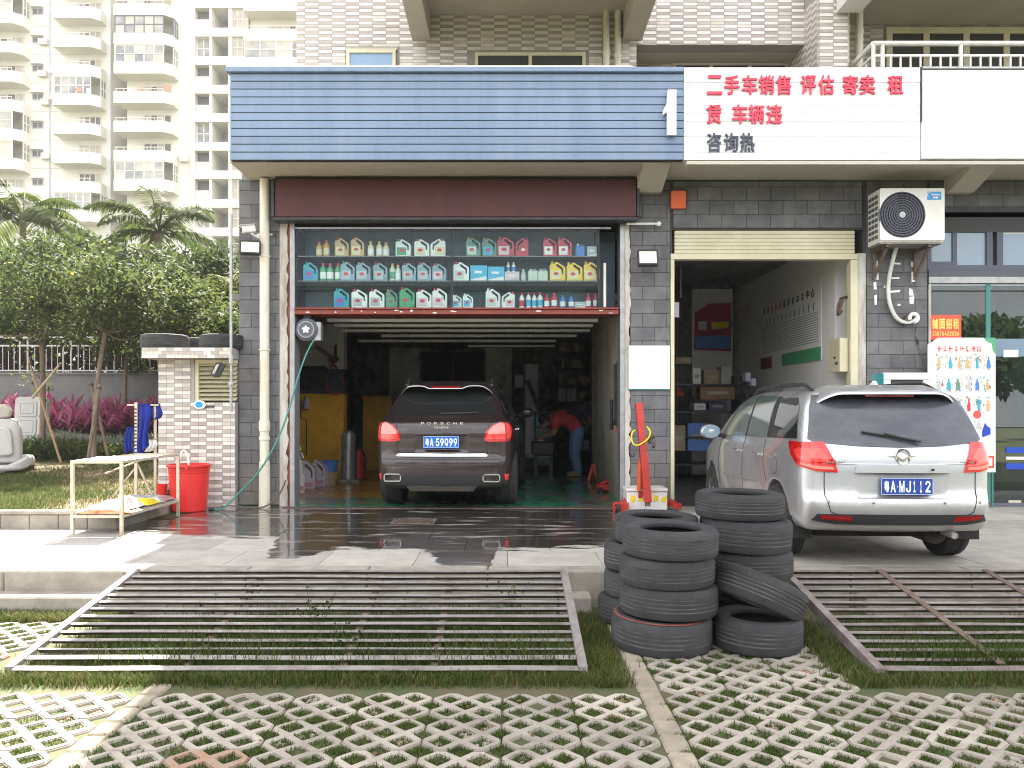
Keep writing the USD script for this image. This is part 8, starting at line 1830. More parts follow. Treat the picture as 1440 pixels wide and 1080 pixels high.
# car seats on the lawn
def seat_bucket():
 t = thing('front_seat', 'grey leather front car seat with headrest lying at the left frame edge', 'car seat', loc=(PX(8, 12.9), 12.9, lawn_z(0, 12.9)), rot=(0, 0, 8))
 def slab(pts_w, th, R, at):
  """rounded padded slab: half widths by height"""
  c = MB()
  zs = [p[0] for p in pts_w]
  V, n = [], 28
  for z, w in pts_w:
   a = np.arange(n) * 2 * PI / n
   ex = 0.35
   x = w * np.sign(np.cos(a)) * np.abs(np.cos(a)) ** ex
   y = th / 2 * np.sign(np.sin(a)) * np.abs(np.sin(a)) ** 0.7
   V.append(np.stack([x, y, np.full(n, z)], 1))
  k = len(V); V = np.vstack(V + [np.array([[0, 0, zs[0] - 0.01], [0, 0, zs[-1] + 0.01]])])
  F = []
  for i in range(k - 1):
   for j in range(n): F.append((i * n + j, i * n + (j + 1) % n, (i + 1) * n + (j + 1) % n, (i + 1) * n + j))
  F3 = [(a, b, c_) for a, b, c_, d in F] + [(a, c_, d) for a, b, c_, d in F]
  F3 += [(k * n, (j + 1) % n, j) for j in range(n)] + [(k * n + 1, (k - 1) * n + j, (k - 1) * n + (j + 1) % n) for j in range(n)]
  return MB().add(V @ np.asarray(R).T + at, F3)
 R = rotm((1, 0, 0), 6)
 put('backrest', slab([(0.12, 0.22), (0.16, 0.245), (0.35, 0.26), (0.6, 0.255), (0.74, 0.235), (0.80, 0.19), (0.82, 0.12)], 0.20, R, (0, 0, 0.06)), 'leather', t, smooth=60)
 put('back_panel', slab([(0.24, 0.15), (0.28, 0.18), (0.55, 0.17), (0.66, 0.14), (0.69, 0.08)], 0.05, R, (0, -0.135, 0.06)), 'leather', t, smooth=60)
 put('headrest', slab([(0.0, 0.09), (0.03, 0.125), (0.10, 0.135), (0.17, 0.11), (0.20, 0.06)], 0.12, R, (0, -0.09, 0.90)), 'leather_tan', t, smooth=60)
 put('headrest_post', MB().tube([(-0.05, -0.08, 0.84), (-0.05, -0.09, 0.95)], 0.007, 6).tube([(0.05, -0.08, 0.84), (0.05, -0.09, 0.95)], 0.007, 6), 'steel', t)
 put('cushion', slab([(0.0, 0.24), (0.04, 0.27), (0.12, 0.27), (0.17, 0.23)], 0.52, np.eye(3), (0, 0.28, 0.10)), 'leather', t, smooth=60)
 fold = MB()
 for k in range(3):
  fold.tube(smooth_path([(-0.25 + 0.05 * k, -0.10 - 0.03 * k, 0.10 - 0.02 * k), (0.0, -0.20 - 0.02 * k, 0.06 + 0.02 * k), (0.24, -0.13, 0.16 - 0.03 * k), (0.32, 0.02, 0.24 - 0.04 * k)], 20), 0.05, 8)
 put('loose_cover', fold, 'leather', t, smooth=50)
 put('base', MB().box(-0.22, 0.22, -0.1, 0.5, 0.0, 0.10), 'black', t)
seat_bucket()
def seat_bench():
 w, h = 0.30, 1.20
 t = thing('car_bench', 'grey leather rear bench backrest standing upright on the lawn', 'car seat', loc=(PX(40, 16.0), 16.0, lawn_z(0, 16.0) - 0.01), rot=(-4, 0, 3))
 out = sbox(-w, 0, w, h).buffer(-0.10).buffer(0.10, quad_segs=6)
 put('backrest', MB().prism(out, 0, 0.16, xz(0)), 'leather', t)
 for k, (a, b) in enumerate(((0.06, 0.40), (0.43, 0.78), (0.81, 1.12))):
  g = sbox(-w + 0.07, a, w - 0.17, b).buffer(-0.04).buffer(0.04, quad_segs=3)
  put('panel', MB().prism(g, 0, 0.02, xz(-0.02)), 'leather', t)
  put('panel_seam', MB().prism(g.buffer(-0.05).difference(g.buffer(-0.056)), 0, 0.004, xz(-0.0225)), 'dado_grey', t)
  put('bolster', MB().cbox(w - 0.14, w + 0.03, -0.05, 0.14, a - 0.01, b + 0.01, 0.03), 'leather', t)
  put('clip', MB().box(w - 0.10, w + 0.035, -0.052, 0.02, b + 0.012, b + 0.024), 'black', t)
seat_bench()

# foam box and engine crane before the middle pillar
t = thing('foam_box', 'white foam box with yellow print at the foot of the middle slate pillar', 'box', base=(PX(911, 10.45), 10.5, 0))
fx0, fx1 = PX(882, 10.4), PX(939, 10.4)
put('box', MB().cbox(fx0, fx1, 10.42, 10.78, 0.004, 0.24, 0.01), 'cloth_white', t)
put('lid', MB().cbox(fx0 - 0.01, fx1 + 0.01, 10.41, 10.79, 0.242, 0.29, 0.014), 'cloth_white', t)
pr = MB()
for k in range(5): pr.prism(Polygon([(fx0 + 0.04 + k * 0.10, 0.12), (fx0 + 0.10 + k * 0.10, 0.10 + 0.02 * (k % 2)), (fx0 + 0.11 + k * 0.10, 0.19), (fx0 + 0.05 + k * 0.10, 0.17 + 0.03 * (k % 3 == 0))]), 0, 0.0015, xz(10.418))
put('yellow_print', pr, 'cloth_yellow', t)
mat('crane_red', (0.50, 0.035, 0.025), (0.36, 0.03, 0.022), scale=7, rough=0.45)
mat('crane_orange', (0.62, 0.10, 0.03), rough=0.4)
t = thing('engine_crane', 'folded red engine crane standing upright against the middle slate pillar', 'crane', base=(PX(905, 10.35), 10.35, 0))
P = lambda px, py, d: np.array([PX(px, d), d, PZ(py, d)])
put('boom', MB().bar(P(911, 706, 10.25), P(905, 640, 10.3), 0.09, 0.10, (0, 1, 0)).bar(P(905, 641, 10.305), P(898, 567, 10.40), 0.088, 0.095, (0, 1, 0)), 'crane_red', t)
put('boom_end', MB().bar(P(911, 712, 10.24), P(911, 705, 10.25), 0.06, 0.07, (0, 1, 0)), 'rust', t)
put('mast', MB().bar(P(900, 700, 10.45), P(903, 615, 10.45), 0.06, 0.07, (0, 1, 0)), 'crane_red', t)
put('ram', MB().tube([P(899, 690, 10.36), P(900, 655, 10.36), P(902, 640, 10.36)], [0.03, 0.032, 0.018], 10), 'crane_orange', t)
put('ram_rod', MB().tube([P(902, 640, 10.36), P(903, 610, 10.36)], 0.012, 8), 'chrome', t)
put('leg', MB().bar(P(866, 716, 10.25), P(884, 703, 10.6), 0.08, 0.07), 'crane_red', t)
put('leg', MB().bar(P(955, 712, 10.35), P(935, 703, 10.7), 0.08, 0.07), 'crane_red', t)
put('base', MB().cbox(P(862, 0, 10.3)[0], P(884, 0, 10.3)[0], 10.28, 10.40, 0.0, 0.12, 0.01), 'crane_red', t)
put('wheel', MB().lathe([(0.001, -0.03), (0.05, -0.03), (0.05, 0.03), (0.001, 0.03)], 16, (P(868, 0, 10.3)[0], 10.27, 0.05), 'x'), 'rubber', t)
put('sling', MB().tube(smooth_path([P(893, 605, 10.3), P(888, 617, 10.27), P(893, 626, 10.25), P(905, 622, 10.24), P(914, 612, 10.26), P(910, 600, 10.3)], 24), 0.010, 6), 'cloth_yellow', t)
ch = MB()
for k in range(9):
 c = P(916 + 3 * math.sin(k), 612 + k * 1.8, 10.26) + rng.normal(0, 0.01, 3)
 ch.tm(trimesh.creation.torus(0.022, 0.008, 10, 6).apply_transform(trimesh.transformations.random_rotation_matrix(rng.random(3))).apply_translation(c))
put('chain', ch, 'rust', t)
put('hook', MB().tube(smooth_path([P(889, 622, 10.28), P(885, 632, 10.27), P(889, 642, 10.27), P(893, 636, 10.27)], 16), 0.010, 6), 'dark_metal', t)

# posters, sign and white cabinet at the glass shop
t = thing('to_let_sign', 'small red and yellow paper sign on the glass above the tall poster', 'sign', base=(5.9, D, 2.2))
q0, q1, y = PX(1307, D), PX(1351, D), D - 0.012
r0, r1 = PZ(478, D), PZ(443, D)
mat('paper_red', (0.70, 0.10, 0.05), rough=0.6)
mat('paper_yellow', (0.78, 0.66, 0.16), rough=0.6)
put('sheet', MB().box(q0, q1, y, y + 0.004, r0, r1), 'paper_red', t)
w = (q1 - q0 - 0.05) / 4
for k, chx in enumerate('铺面招租'):
 put('letter', MB().prism(fit(chx, q0 + 0.025 + k * w + 0.006, r0 + 0.145, w - 0.012, 0.14), 0, 0.0015, xz(y - 0.002)), 'paper_yellow', t)
w = (q1 - q0 - 0.05) / 11
for k, chx in enumerate('13876432026'):
 put('digit', MB().prism(fit(chx, q0 + 0.025 + k * w + (0.01 if chx == '1' else 0.003), r0 + 0.055, w * 0.5 if chx == '1' else w - 0.007, 0.06), 0, 0.0015, xz(y - 0.002)), 'paper_yellow', t)
PD = 10.72
t = thing('tall_poster', 'tall white poster board with rows of small product pictures before the glass', 'poster', base=(PX(1350, PD), PD, 0.4))
p0, p1, z0, z1 = PX(1305, PD), PX(1400, PD), PZ(664, PD), PZ(475, PD)
put('board', MB().prism(Polygon([(p0, z0), (p1, z0), (p1, z1), (p0 + 0.14, z1), (p0, z1 - 0.09)]), 0, 0.02, xz(PD)), 'letter_white', t)
put('leaf_print', MB().prism(Polygon([(p1 - 0.16, z1), (p1, z1), (p1, z1 - 0.22), (p1 - 0.04, z1 - 0.17), (p1 - 0.05, z1 - 0.08), (p1 - 0.12, z1 - 0.05)]), 0, 0.0012, xz(PD - 0.0015)), 'plastic_green_oil', t)
r_ = np.random.default_rng(44)
for k in range(8):
 x = p0 + 0.13 + k * 0.075
 m = MB()
 for j in range(2 + int(r_.integers(2))):
  m.box(x + 0.003 + j * 0.018, x + 0.011 + j * 0.018, PD - 0.0018, PD - 0.0005, z1 - 0.19 + r_.uniform(0, .01), z1 - 0.11)
 m.box(x, x + 0.05, PD - 0.0025, PD - 0.0019, z1 - 0.15 - 0.03 * (k % 2), z1 - 0.138 - 0.03 * (k % 2))
 put('red_character', m, 'lamp_red_bright', t)
MATS['photo_print'] = usdkit.material(stage, '/World/Looks/photo_print', {'g': ('geometry', {}), 'n': ('noise_texture', {'scale': 16, 'detail': 6, 'roughness': 0.7, 'distortion': 0.8}),
 'r': ('rgb_ramp', {'ramp': [(0.3, (0.02, 0.03, 0.04)), (0.38, (0.05, 0.22, 0.22)), (0.46, (0.65, 0.78, 0.76)), (0.54, (0.80, 0.80, 0.76)), (0.6, (0.42, 0.26, 0.16)), (0.66, (0.35, 0.05, 0.08)), (0.75, (0.10, 0.08, 0.12))]}), 'p': ('principled_bsdf', {'roughness': 0.4})},
 [('g.position', 'n.vector'), ('n.fac', 'r.fac'), ('r.color', 'p.base_color')], surface='p.BSDF')
for j, zc in enumerate((0.43, 0.72, 1.0, 1.25)):
 for i in range(6):
  x = p0 + 0.10 + i * 0.127; wq = 0.11; hq = 0.22 if j < 3 else 0.15
  if j == 3 and i > 4: continue
  zz0 = z1 - zc - 0.0 - (0.0 if j < 3 else -0.02)
  put('picture', MB().box(x, x + wq, PD - 0.0014, PD - 0.0004, zz0, zz0 + hq), 'photo_print', t)
  cl = ['dark green', 'red', 'blue', 'teal', 'tan', 'grey'][int(r_.integers(6))]
  cxm = x + wq * r_.uniform(0.35, 0.65); k_ = r_.uniform(0.6, 1.2)
  g = Polygon([(cxm - 0.025 * k_, zz0 + 0.02), (cxm + 0.025 * k_, zz0 + 0.02), (cxm + 0.025 * k_, zz0 + hq * 0.5), (cxm + 0.01, zz0 + hq * 0.65), (cxm + 0.01, zz0 + hq * 0.8), (cxm - 0.01, zz0 + hq * 0.8), (cxm - 0.01, zz0 + hq * 0.65), (cxm - 0.025 * k_, zz0 + hq * 0.5)])
  put('product', MB().prism(g, 0, 0.001, xz(PD - 0.0026)), 'plastic_' + cl.replace(' ', '_') + '_oil', t)
put('red_disc', MB().prism(Point(PX(1374, PD), PZ(583, PD)).buffer(0.055, quad_segs=6), 0, 0.001, xz(PD - 0.0038)), 'lamp_red_bright', t)
put('ink_bottle', MB().prism(Polygon([(PX(1381, PD), PZ(615, PD)), (PX(1393, PD), PZ(611, PD)), (PX(1393, PD), PZ(602, PD)), (PX(1387, PD), PZ(598, PD)), (PX(1385, PD), PZ(594, PD)), (PX(1381, PD), PZ(606, PD))]), 0, 0.001, xz(PD - 0.0016)), 'stripe_blue', t)
fr = sbox(PX(1382, PD), PZ(658, PD), PX(1398, PD), PZ(641, PD))
put('red_frame', MB().prism(fr.difference(fr.buffer(-0.025)), 0, 0.001, xz(PD - 0.0016)), 'lamp_red_bright', t)
put('foot', MB().tube([(p1 - 0.03, PD + 0.02, 0.0), (p1 - 0.03, PD + 0.02, z0 + 0.3)], 0.012, 6), 'rubber_teal', t)
t = thing('white_cabinet', 'white-framed cabinet with teal side and dark glass behind the silver car', 'cabinet', base=(PX(1275, 10.4), 10.4, 0))
c0, c1, cz1 = PX(1243, 10.3), PX(1311, 10.3), PZ(524, 10.3)
f = MB().cbox(c0, c1, 10.30, 10.36, cz1 - 0.09, cz1, 0.006).cbox(c0, c0 + 0.09, 10.30, 10.36, 0.0, cz1 - 0.092, 0.006).cbox(c1 - 0.11, c1, 10.30, 10.36, 0.0, cz1 - 0.092, 0.006)
put('frame', f, 'white_paint', t)
put('side_panel', MB().box(c0 - 0.012, c0 - 0.001, 10.30, 10.62, 0.0, cz1 - 0.01), 'plastic_teal_oil', t)
put('glass', MB().box(c0 + 0.092, c1 - 0.112, 10.33, 10.35, 0.1, cz1 - 0.092), 'smoked', t)
put('case', MB().box(c0, c1, 10.362, 10.62, 0.0, cz1 - 0.012), 'white_paint', t)
t = thing('roof_antenna', 'small white shark-fin antenna piece on the roof of the silver car', 'antenna', base=(PX(1228, 8.4), 8.4, 1.54))
ax = PX(1229, 8.3)
put('fin', MB().prism(Polygon([(8.25, 1.535), (8.45, 1.535), (8.42, 1.56), (8.33, 1.605)]), 0, 0.035, yz(ax)), 'white_paint', t)
put('foot', MB().box(ax - 0.01, ax + 0.045, 8.24, 8.46, 1.528, 1.537), 'dado_grey', t)
t = thing('blue_tag', 'round blue and white sticker at the corner of the hut window', 'sticker', base=(PX(281, H), H, 1.35))
put('disc', MB().prism(affinity.scale(Point(PX(281, 10.76), PZ(569, 10.76)).buffer(0.075, quad_segs=8), 1.1, 0.75), 0, 0.02, xz(10.745)), 'letter_white', t)
put('blue_centre', MB().prism(affinity.scale(Point(PX(280.5, 10.76), PZ(569, 10.76)).buffer(0.05, quad_segs=6), 1, 0.8), 0, 0.004, xz(10.741)), 'label_blue', t)
put('strip', MB().box(PX(288, 10.76), PX(301, 10.76), 10.75, 10.765, PZ(573, 10.76), PZ(570, 10.76)), 'dark_metal', t)

# ---------------------------------------------------------------- inside the garage
def jug(label, x, y, z, w, h, m, cm, yaw=0):
 t = thing('plastic_jug', label, 'jug', base=(x, y, z))
 R = rotm((0, 0, 1), yaw)
 g = Polygon([(-0.5 * w + a * w, b * h) for a, b in JUG], [[(-0.5 * w + a * w, b * h) for a, b in JHOLE]]).buffer(0)
 m_ = MB().prism(g.buffer(-0.012).buffer(0.012, quad_segs=2), -w * 0.35, w * 0.35, xz(0))
 v, f = m_.mesh(); put('body', MB().add(v @ R.T + (x, y, z), f), m, t)
 v, f = MB().lathe([(0.001, h * 1.0), (0.03, h * 1.0), (0.032, h * 0.9)], 12, (-0.34 * w, 0, 0)).mesh(); put('cap', MB().add(v @ R.T + (x, y, z), f), cm, t)
 put('liquid_level', MB().add((np.array([(-w * 0.42, -w * 0.352, 0.02), (w * 0.42, -w * 0.352, 0.02), (w * 0.42, -w * 0.352, 0.10), (-w * 0.42, -w * 0.352, 0.10)])) @ R.T + (x, y, z), [(0, 1, 2, 3)]), 'liquid_pink', t)
mat('jug_white', (0.62, 0.58, 0.66), (0.55, 0.52, 0.60), scale=4, rough=0.4)
mat('liquid_pink', (0.55, 0.28, 0.36), rough=0.4)
jug('translucent plastic jug with pink liquid, left of the pair by the yellow wall', PX(432, 13.4), 13.4, 0.005, 0.27, 0.46, 'jug_white', 'white_paint', 5)
jug('translucent plastic jug, right of the pair by the yellow wall', PX(449, 13.8), 13.85, 0.005, 0.25, 0.44, 'jug_white', 'white_paint', -10)
jug('slim white bottle-shaped jug standing beside the steel jamb', PX(418, 12.6), 12.7, 0.005, 0.14, 0.75, 'white_paint', 'white_paint', 40)
t = thing('flower_pot', 'brown plastic pot with a blue pail on top beside the jugs', 'pot', base=(PX(465, 14.0), 14.0, 0))
fx = PX(465, 14.0)
put('pot', MB().lathe([(0.001, 0.01), (0.09, 0.01), (0.13, 0.20), (0.14, 0.20), (0.14, 0.23), (0.001, 0.22)], 20, (fx, 14.0, 0)), 'wood', t, smooth=40)
put('pot_foot', MB().lathe([(0.095, 0.004), (0.10, 0.02)], 20, (fx, 14.0, 0)), 'wood', t)
t = thing('blue_pail', 'small blue pail standing in the brown pot', 'pail', base=(fx, 14.0, 0.23))
put('pail', MB().lathe([(0.001, 0.235), (0.11, 0.235), (0.135, 0.42), (0.12, 0.42), (0.10, 0.26), (0.001, 0.25)], 20, (fx, 14.0, 0)), 'plastic_blue_oil', t, smooth=40)
put('rim', MB().lathe([(0.136, 0.405), (0.145, 0.41), (0.136, 0.425)], 20, (fx, 14.0, 0)), 'plastic_blue_oil', t)
t = thing('chrome_cylinder', 'tall grey steel cylinder leaning by the yellow floor', 'cylinder', base=(PX(490, 14.6), 14.6, 0))
cx_ = PX(490, 14.6)
put('cylinder', MB().tube([(cx_, 14.6, 0.05), (cx_, 14.6, 0.85), (cx_, 14.6, 0.93)], [0.13, 0.13, 0.08], 20), 'steel', t, smooth=40)
put('foot', MB().box(cx_ - 0.15, cx_ + 0.22, 14.45, 14.75, 0.004, 0.05), 'galv', t)
t = thing('fire_extinguisher', 'red fire extinguisher standing beside the grey steel cylinder', 'fire extinguisher', base=(PX(504, 14.9), 14.9, 0))
ex_ = PX(504, 14.9)
put('tank', MB().tube([(ex_, 14.9, 0.01), (ex_, 14.9, 0.5), (ex_, 14.9, 0.58)], [0.10, 0.10, 0.04], 18), 'crane_red', t, smooth=40)
put('valve', MB().box(ex_ - 0.05, ex_ + 0.05, 14.88, 14.92, 0.581, 0.62), 'black', t)
put('hose', MB().tube(smooth_path([(ex_ + 0.04, 14.88, 0.60), (ex_ + 0.13, 14.86, 0.45), (ex_ + 0.12, 14.86, 0.2)], 14), 0.012, 6), 'black', t)
t = thing('hanging_hose', 'dark red hose looped on the wall above the yellow paint', 'hose', base=(PX(468, 14.4), 14.4, 1.8))
lp = [P(462, 505, 14.4), P(470, 513, 14.38), P(478, 526, 14.38), P(483, 540, 14.38), P(479, 551, 14.38), P(468, 553, 14.38), P(460, 546, 14.38), P(459, 533, 14.38), P(464, 520, 14.38), P(470, 508, 14.36), P(476, 503, 14.38)]
put('loop', MB().tube(smooth_path(lp, 50), 0.022, 8), 'red_primer', t, smooth=40)
put('wall_hook', MB().box(PX(466, 14.4), PX(474, 14.4), 14.40, 14.598, PZ(507, 14.4), PZ(502, 14.4)), 'dark_metal', t)
t = thing('wall_tool', 'black machine mounted on the blue-grey wall band behind the red hose loop', 'machine', base=(PX(440, 14.5), 14.5, 1.8))
put('body', MB().cbox(PX(424, 14.45), PX(458, 14.45), 14.40, 14.598, PZ(545, 14.45), PZ(515, 14.45), 0.02), 'dark_metal', t)
put('arm', MB().bar(P(444, 487, 14.42), P(470, 505, 14.42), 0.05, 0.06), 'rust', t)
put('mount', MB().bar(P(472, 485, 14.45), P(472, 510, 14.45), 0.04, 0.04, (0, 1, 0)), 'dark_metal', t)
t = thing('soap_bottle', 'small white dispenser hanging on the yellow wall', 'dispenser', base=(PX(431, 14.5), 14.5, 1.4))
put('bottle', MB().lathe([(0.001, PZ(576, 14.5)), (0.05, PZ(575, 14.5)), (0.055, PZ(566, 14.5)), (0.02, PZ(558, 14.5)), (0.001, PZ(557, 14.5))], 14, (PX(431, 14.5), 14.52, 0)), 'jug_white', t, smooth=40)
put('tube', MB().tube([P(423, 560, 14.58), P(423, 588, 14.58), P(431, 590, 14.58), P(431, 640, 14.58)], 0.008, 6), 'dark_metal', t)
# rear: grey tool tower, shelf with boxes, lifts
t = thing('white_machine', 'white and grey workshop machine deep behind the brown car', 'machine', base=(PX(745, 18), 18, 0))
put('column', MB().cbox(PX(738, 18), PX(757, 18), 17.9, 18.3, 0, PZ(512, 18), 0.02), 'jug_white', t)
put('control_box', MB().cbox(PX(724, 17.8), PX(736, 17.8), 17.7, 18.0, PZ(545, 17.8), PZ(528, 17.8), 0.01), 'jug_white', t)
put('base', MB().box(PX(720, 17.8), PX(760, 17.8), 17.6, 18.4, 0.005, 0.25), 'dado_grey', t)
put('arm', MB().bar(P(742, 535, 17.85), P(757, 575, 17.85), 0.10, 0.10, (0, 1, 0)), 'dark_metal', t)
t = thing('blue_cabinet', 'teal and green tool cabinet behind the man in the red shirt', 'tool cabinet', base=(PX(762, 17.5), 17.5, 0))
put('cabinet', MB().cbox(PX(752, 17.4), PX(778, 17.4), 17.35, 17.9, 0.05, PZ(578, 17.4), 0.01), 'dado_grey', t)
for k in range(4):
 put('drawer', MB().cbox(PX(753.5, 17.4), PX(776.5, 17.4), 17.325, 17.348, 0.12 + 0.28 * k, 0.36 + 0.28 * k, 0.006), ['plastic_dark_green_oil', 'plastic_teal_oil'][k % 2], t)
 put('handle', MB().box(PX(760, 17.4), PX(770, 17.4), 17.31, 17.324, 0.29 + 0.28 * k, 0.31 + 0.28 * k), 'steel', t)
t = thing('storage_rack', 'tall dark rack of cardboard boxes at the rear right of the garage', 'rack', base=(PX(808, 18.8), 18.8, 0))
ra, rb = PX(782, 18.6), PX(838, 18.6)
for x in (ra, rb - 0.04): put('upright', MB().box(x, x + 0.04, 18.5, 18.54, 0, 2.85), 'blue_band', t)
for k in range(7): put('shelf', MB().box(ra + 0.041, rb - 0.041, 18.5, 19.0, 0.35 + 0.38 * k, 0.37 + 0.38 * k), 'dark_metal', t)
r_ = np.random.default_rng(3)
for k in range(7):
 x = ra + 0.06; i = 0
 while x < rb - 0.3:
  w = r_.uniform(0.16, 0.30)
  h = r_.uniform(0.15, 0.30)
  cc = ['wood', 'jug_white', 'dado_grey', 'wood', 'plastic_grey_oil'][int(r_.integers(5))]
  i += 1
  tt = thing('stored_box', f'{dict(wood="brown", jug_white="pale", dado_grey="dark", plastic_grey_oil="grey")[cc]} box on shelf {["one", "two", "three", "four", "five", "six", "seven"][k]} from below of the rear rack, {NTH[i - 1]} from its left', 'box', 'boxes on the rear storage rack', base=(x, 18.6, 0.37 + 0.38 * k))
  put('box', MB().cbox(x, min(x + w, rb - 0.06), 18.54, 18.9, 0.372 + 0.38 * k, 0.372 + 0.38 * k + h, 0.004), cc, tt)
  put('tape', MB().box(x + w * 0.3, x + w * 0.5, 18.5375, 18.5395, 0.375 + 0.38 * k, 0.37 + 0.38 * k + h * 0.95), 'leather_tan', tt)
  x += w + 0.03
# tools on the right wall
for k, (lb, pa, pb) in enumerate((('long dark pry bar hanging upright on the cream right wall', P(862, 512, 11.8), P(866, 590, 11.8)), ('second dark bar hanging beside the pry bar on the cream wall', P(869, 508, 11.5), P(867, 600, 11.5)), ('short dark wrench on the cream right wall, lower than the bars', P(860, 562, 12.2), P(860, 597, 12.2)))):
 t = thing('hanging_bar', lb, 'tool', base=pa)
 for q in (pa, pb): q[0] = 1.575
 put('shaft', MB().tube([pa, pb], 0.022, 8), 'dark_metal', t)
 put('end', MB().tube([pb, pb + (0, 0, -0.08)], 0.03, 8), 'crane_red' if k == 1 else 'black', t)
t = thing('jack_stand', 'orange-red jack stand on the green floor by the cream wall', 'jack stand', base=P(834, 672, 15.0))
b = np.array([PX(834, 14.6), 14.6, 0.005])
put('foot', MB().bar(b + (-0.09, 0, 0), b + (-0.02, 0, 0.25), 0.05, 0.02, (0, 1, 0)).bar(b + (0.09, 0, 0), b + (0.02, 0, 0.25), 0.05, 0.02, (0, 1, 0)).bar(b + (0, 0.12, 0), b + (0, 0.02, 0.25), 0.02, 0.05, (0, 1, 0)), 'crane_orange', t)
put('saddle', MB().cbox(b[0] - 0.04, b[0] + 0.04, b[1] - 0.03, b[1] + 0.03, 0.25, 0.32, 0.006), 'crane_orange', t)
t = thing('floor_jack', 'low red trolley jack on the floor at the right edge of the garage mouth', 'jack', base=(PX(862, 12.8), 12.8, 0))
b = np.array([PX(862, 12.8) - 0.1, 12.8, 0.005])
put('body', MB().cbox(b[0] - 0.17, b[0] + 0.22, 12.7, 12.95, 0.03, 0.13, 0.02), 'crane_red', t)
put('lift_arm', MB().bar(b + (-0.1, 0.02, 0.13), b + (0.1, 0.02, 0.21), 0.08, 0.04), 'crane_red', t)
put('wheel', MB().lathe([(0.001, -0.02), (0.045, -0.02), (0.045, 0.02), (0.001, 0.02)], 14, (b[0] - 0.12, 12.68, 0.045), 'y'), 'black', t)
put('handle', MB().tube([b + (0.15, 0.05, 0.1), b + (0.2, 0.9, 0.75)], 0.015, 8), 'dark_metal', t)

# ---------------------------------------------------------------- inside the right-hand workshop
mat('poster_red', (0.42, 0.03, 0.06), (0.30, 0.02, 0.12), scale=4, rough=0.5)
t = thing('wall_poster', 'red and purple advertising poster on the rear pier of the right workshop', 'poster', base=(PX(1002, 16.18), 16.18, 2.4))
y = 16.19
put('sheet', MB().prism(Polygon([P(976, 492, y)[[0, 2]], P(1028, 494, y)[[0, 2]], P(1028, 426, y)[[0, 2]], P(996, 427, y)[[0, 2]], P(977, 440, y)[[0, 2]]]), 0, 0.006, xz(y - 0.004)), 'poster_red', t)
put('violet_field', MB().box(PX(978, y), PX(1027, y), y - 0.0055, y - 0.0042, PZ(490, y), PZ(472, y)), 'plastic_blue_oil', t)
put('yellow_print', MB().prism(Polygon([P(1001, 463, y)[[0, 2]], P(1024, 461, y)[[0, 2]], P(1025, 452, y)[[0, 2]], P(1000, 453, y)[[0, 2]]]), 0, 0.001, xz(y - 0.0056)), 'cloth_yellow', t)
put('grey_picture', MB().box(PX(982, y), PX(994, y), y - 0.0056, y - 0.0046, PZ(464, y), PZ(452, y)), 'jug_white', t)
# wall chart on the white side wall
bd = lambda px: 4.635 * FPX / (px - 714)
y0, y1 = bd(1156), bd(1071)
zt0, zb0 = PZ(390, y0), PZ(506, y0)
t = thing('wall_chart', 'large white ruled wall chart with dark heading and green foot strip', 'chart', base=(4.62, (y0 + y1) / 2, 2))
put('board', MB().box(4.618, 4.632, y0, y1, zb0, zt0), 'room_white', t)
for k, zz_ in enumerate(np.linspace(zb0 + 0.28, zt0 - 0.50, 13)):
 put('ruled_line', MB().box(4.6165, 4.6178, y0 + 0.1, y1 - 0.1, zz_, zz_ + 0.008), 'dado_grey', t)
for k in range(10):
 yy = y1 - 0.18 - k * 0.2 if False else y1 - 0.16 - k * (y1 - y0 - 0.75) / 10
 m = MB()
 m.box(4.616, 4.6178, yy - 0.10, yy, zt0 - 0.22, zt0 - 0.20).box(4.616, 4.6178, yy - 0.10, yy, zt0 - 0.16, zt0 - 0.145).box(4.616, 4.6178, yy - 0.06, yy - 0.04, zt0 - 0.245, zt0 - 0.12).box(4.6155, 4.6159, yy - 0.10, yy - 0.085, zt0 - 0.24, zt0 - 0.14)
 put('heading_character', m, 'letter_red' if 2 <= k <= 4 else 'black', t)
yy = y1 - 0.16 - 10 * (y1 - y0 - 0.75) / 10
wd = (y1 - y0 - 0.75) / 10
for k, chx in enumerate('中心'):
 put('heading_character', MB().prism(fit(chx, 0, 0, 0.14, 0.14), 0, 0.0015, (lambda k: (lambda u, v, w: (4.6165 - w, yy - k * wd - u, zt0 - 0.25 + v)))(k)), 'black', t)
for k in range(12):
 put('column_text', MB().box(4.6165, 4.6178, y1 - 0.35 - k * 0.2, y1 - 0.32 - k * 0.2, zt0 - 0.46, zt0 - 0.34), 'dado_grey', t) if y1 - 0.35 - k * 0.2 > y0 + 0.05 else None
put('green_strip', MB().box(4.616, 4.6178, y0, y0 + (y1 - y0) * 0.6, zb0, zb0 + 0.2), 'plastic_green_oil', t)
put('red_strip', MB().box(4.616, 4.6178, y0 + (y1 - y0) * 0.78, y1, zb0, zb0 + 0.2), 'red_primer', t)
t = thing('fuse_box', 'beige electrical box on the white wall beside the cream door post', 'electrical box', base=(4.6, 11.5, 1.6))
put('box', MB().cbox(4.52, 4.632, bd(1193), bd(1177), PZ(525, 11.4), PZ(479, 11.4), 0.008), 'cream_frame', t)
put('knob', MB().tm(trimesh.creation.icosphere(1, 0.018).apply_translation((4.515, bd(1186), PZ(505, 11.4)))), 'black', t)
put('sticker', MB().box(4.5165, 4.5185, bd(1190), bd(1186), PZ(515, 11.4), PZ(511, 11.4)), 'dado_grey', t)
t = thing('wall_hooks', 'dark tangle of hooks hanging on the white wall near the door post', 'hooks', base=(4.6, 11.5, 2.6))
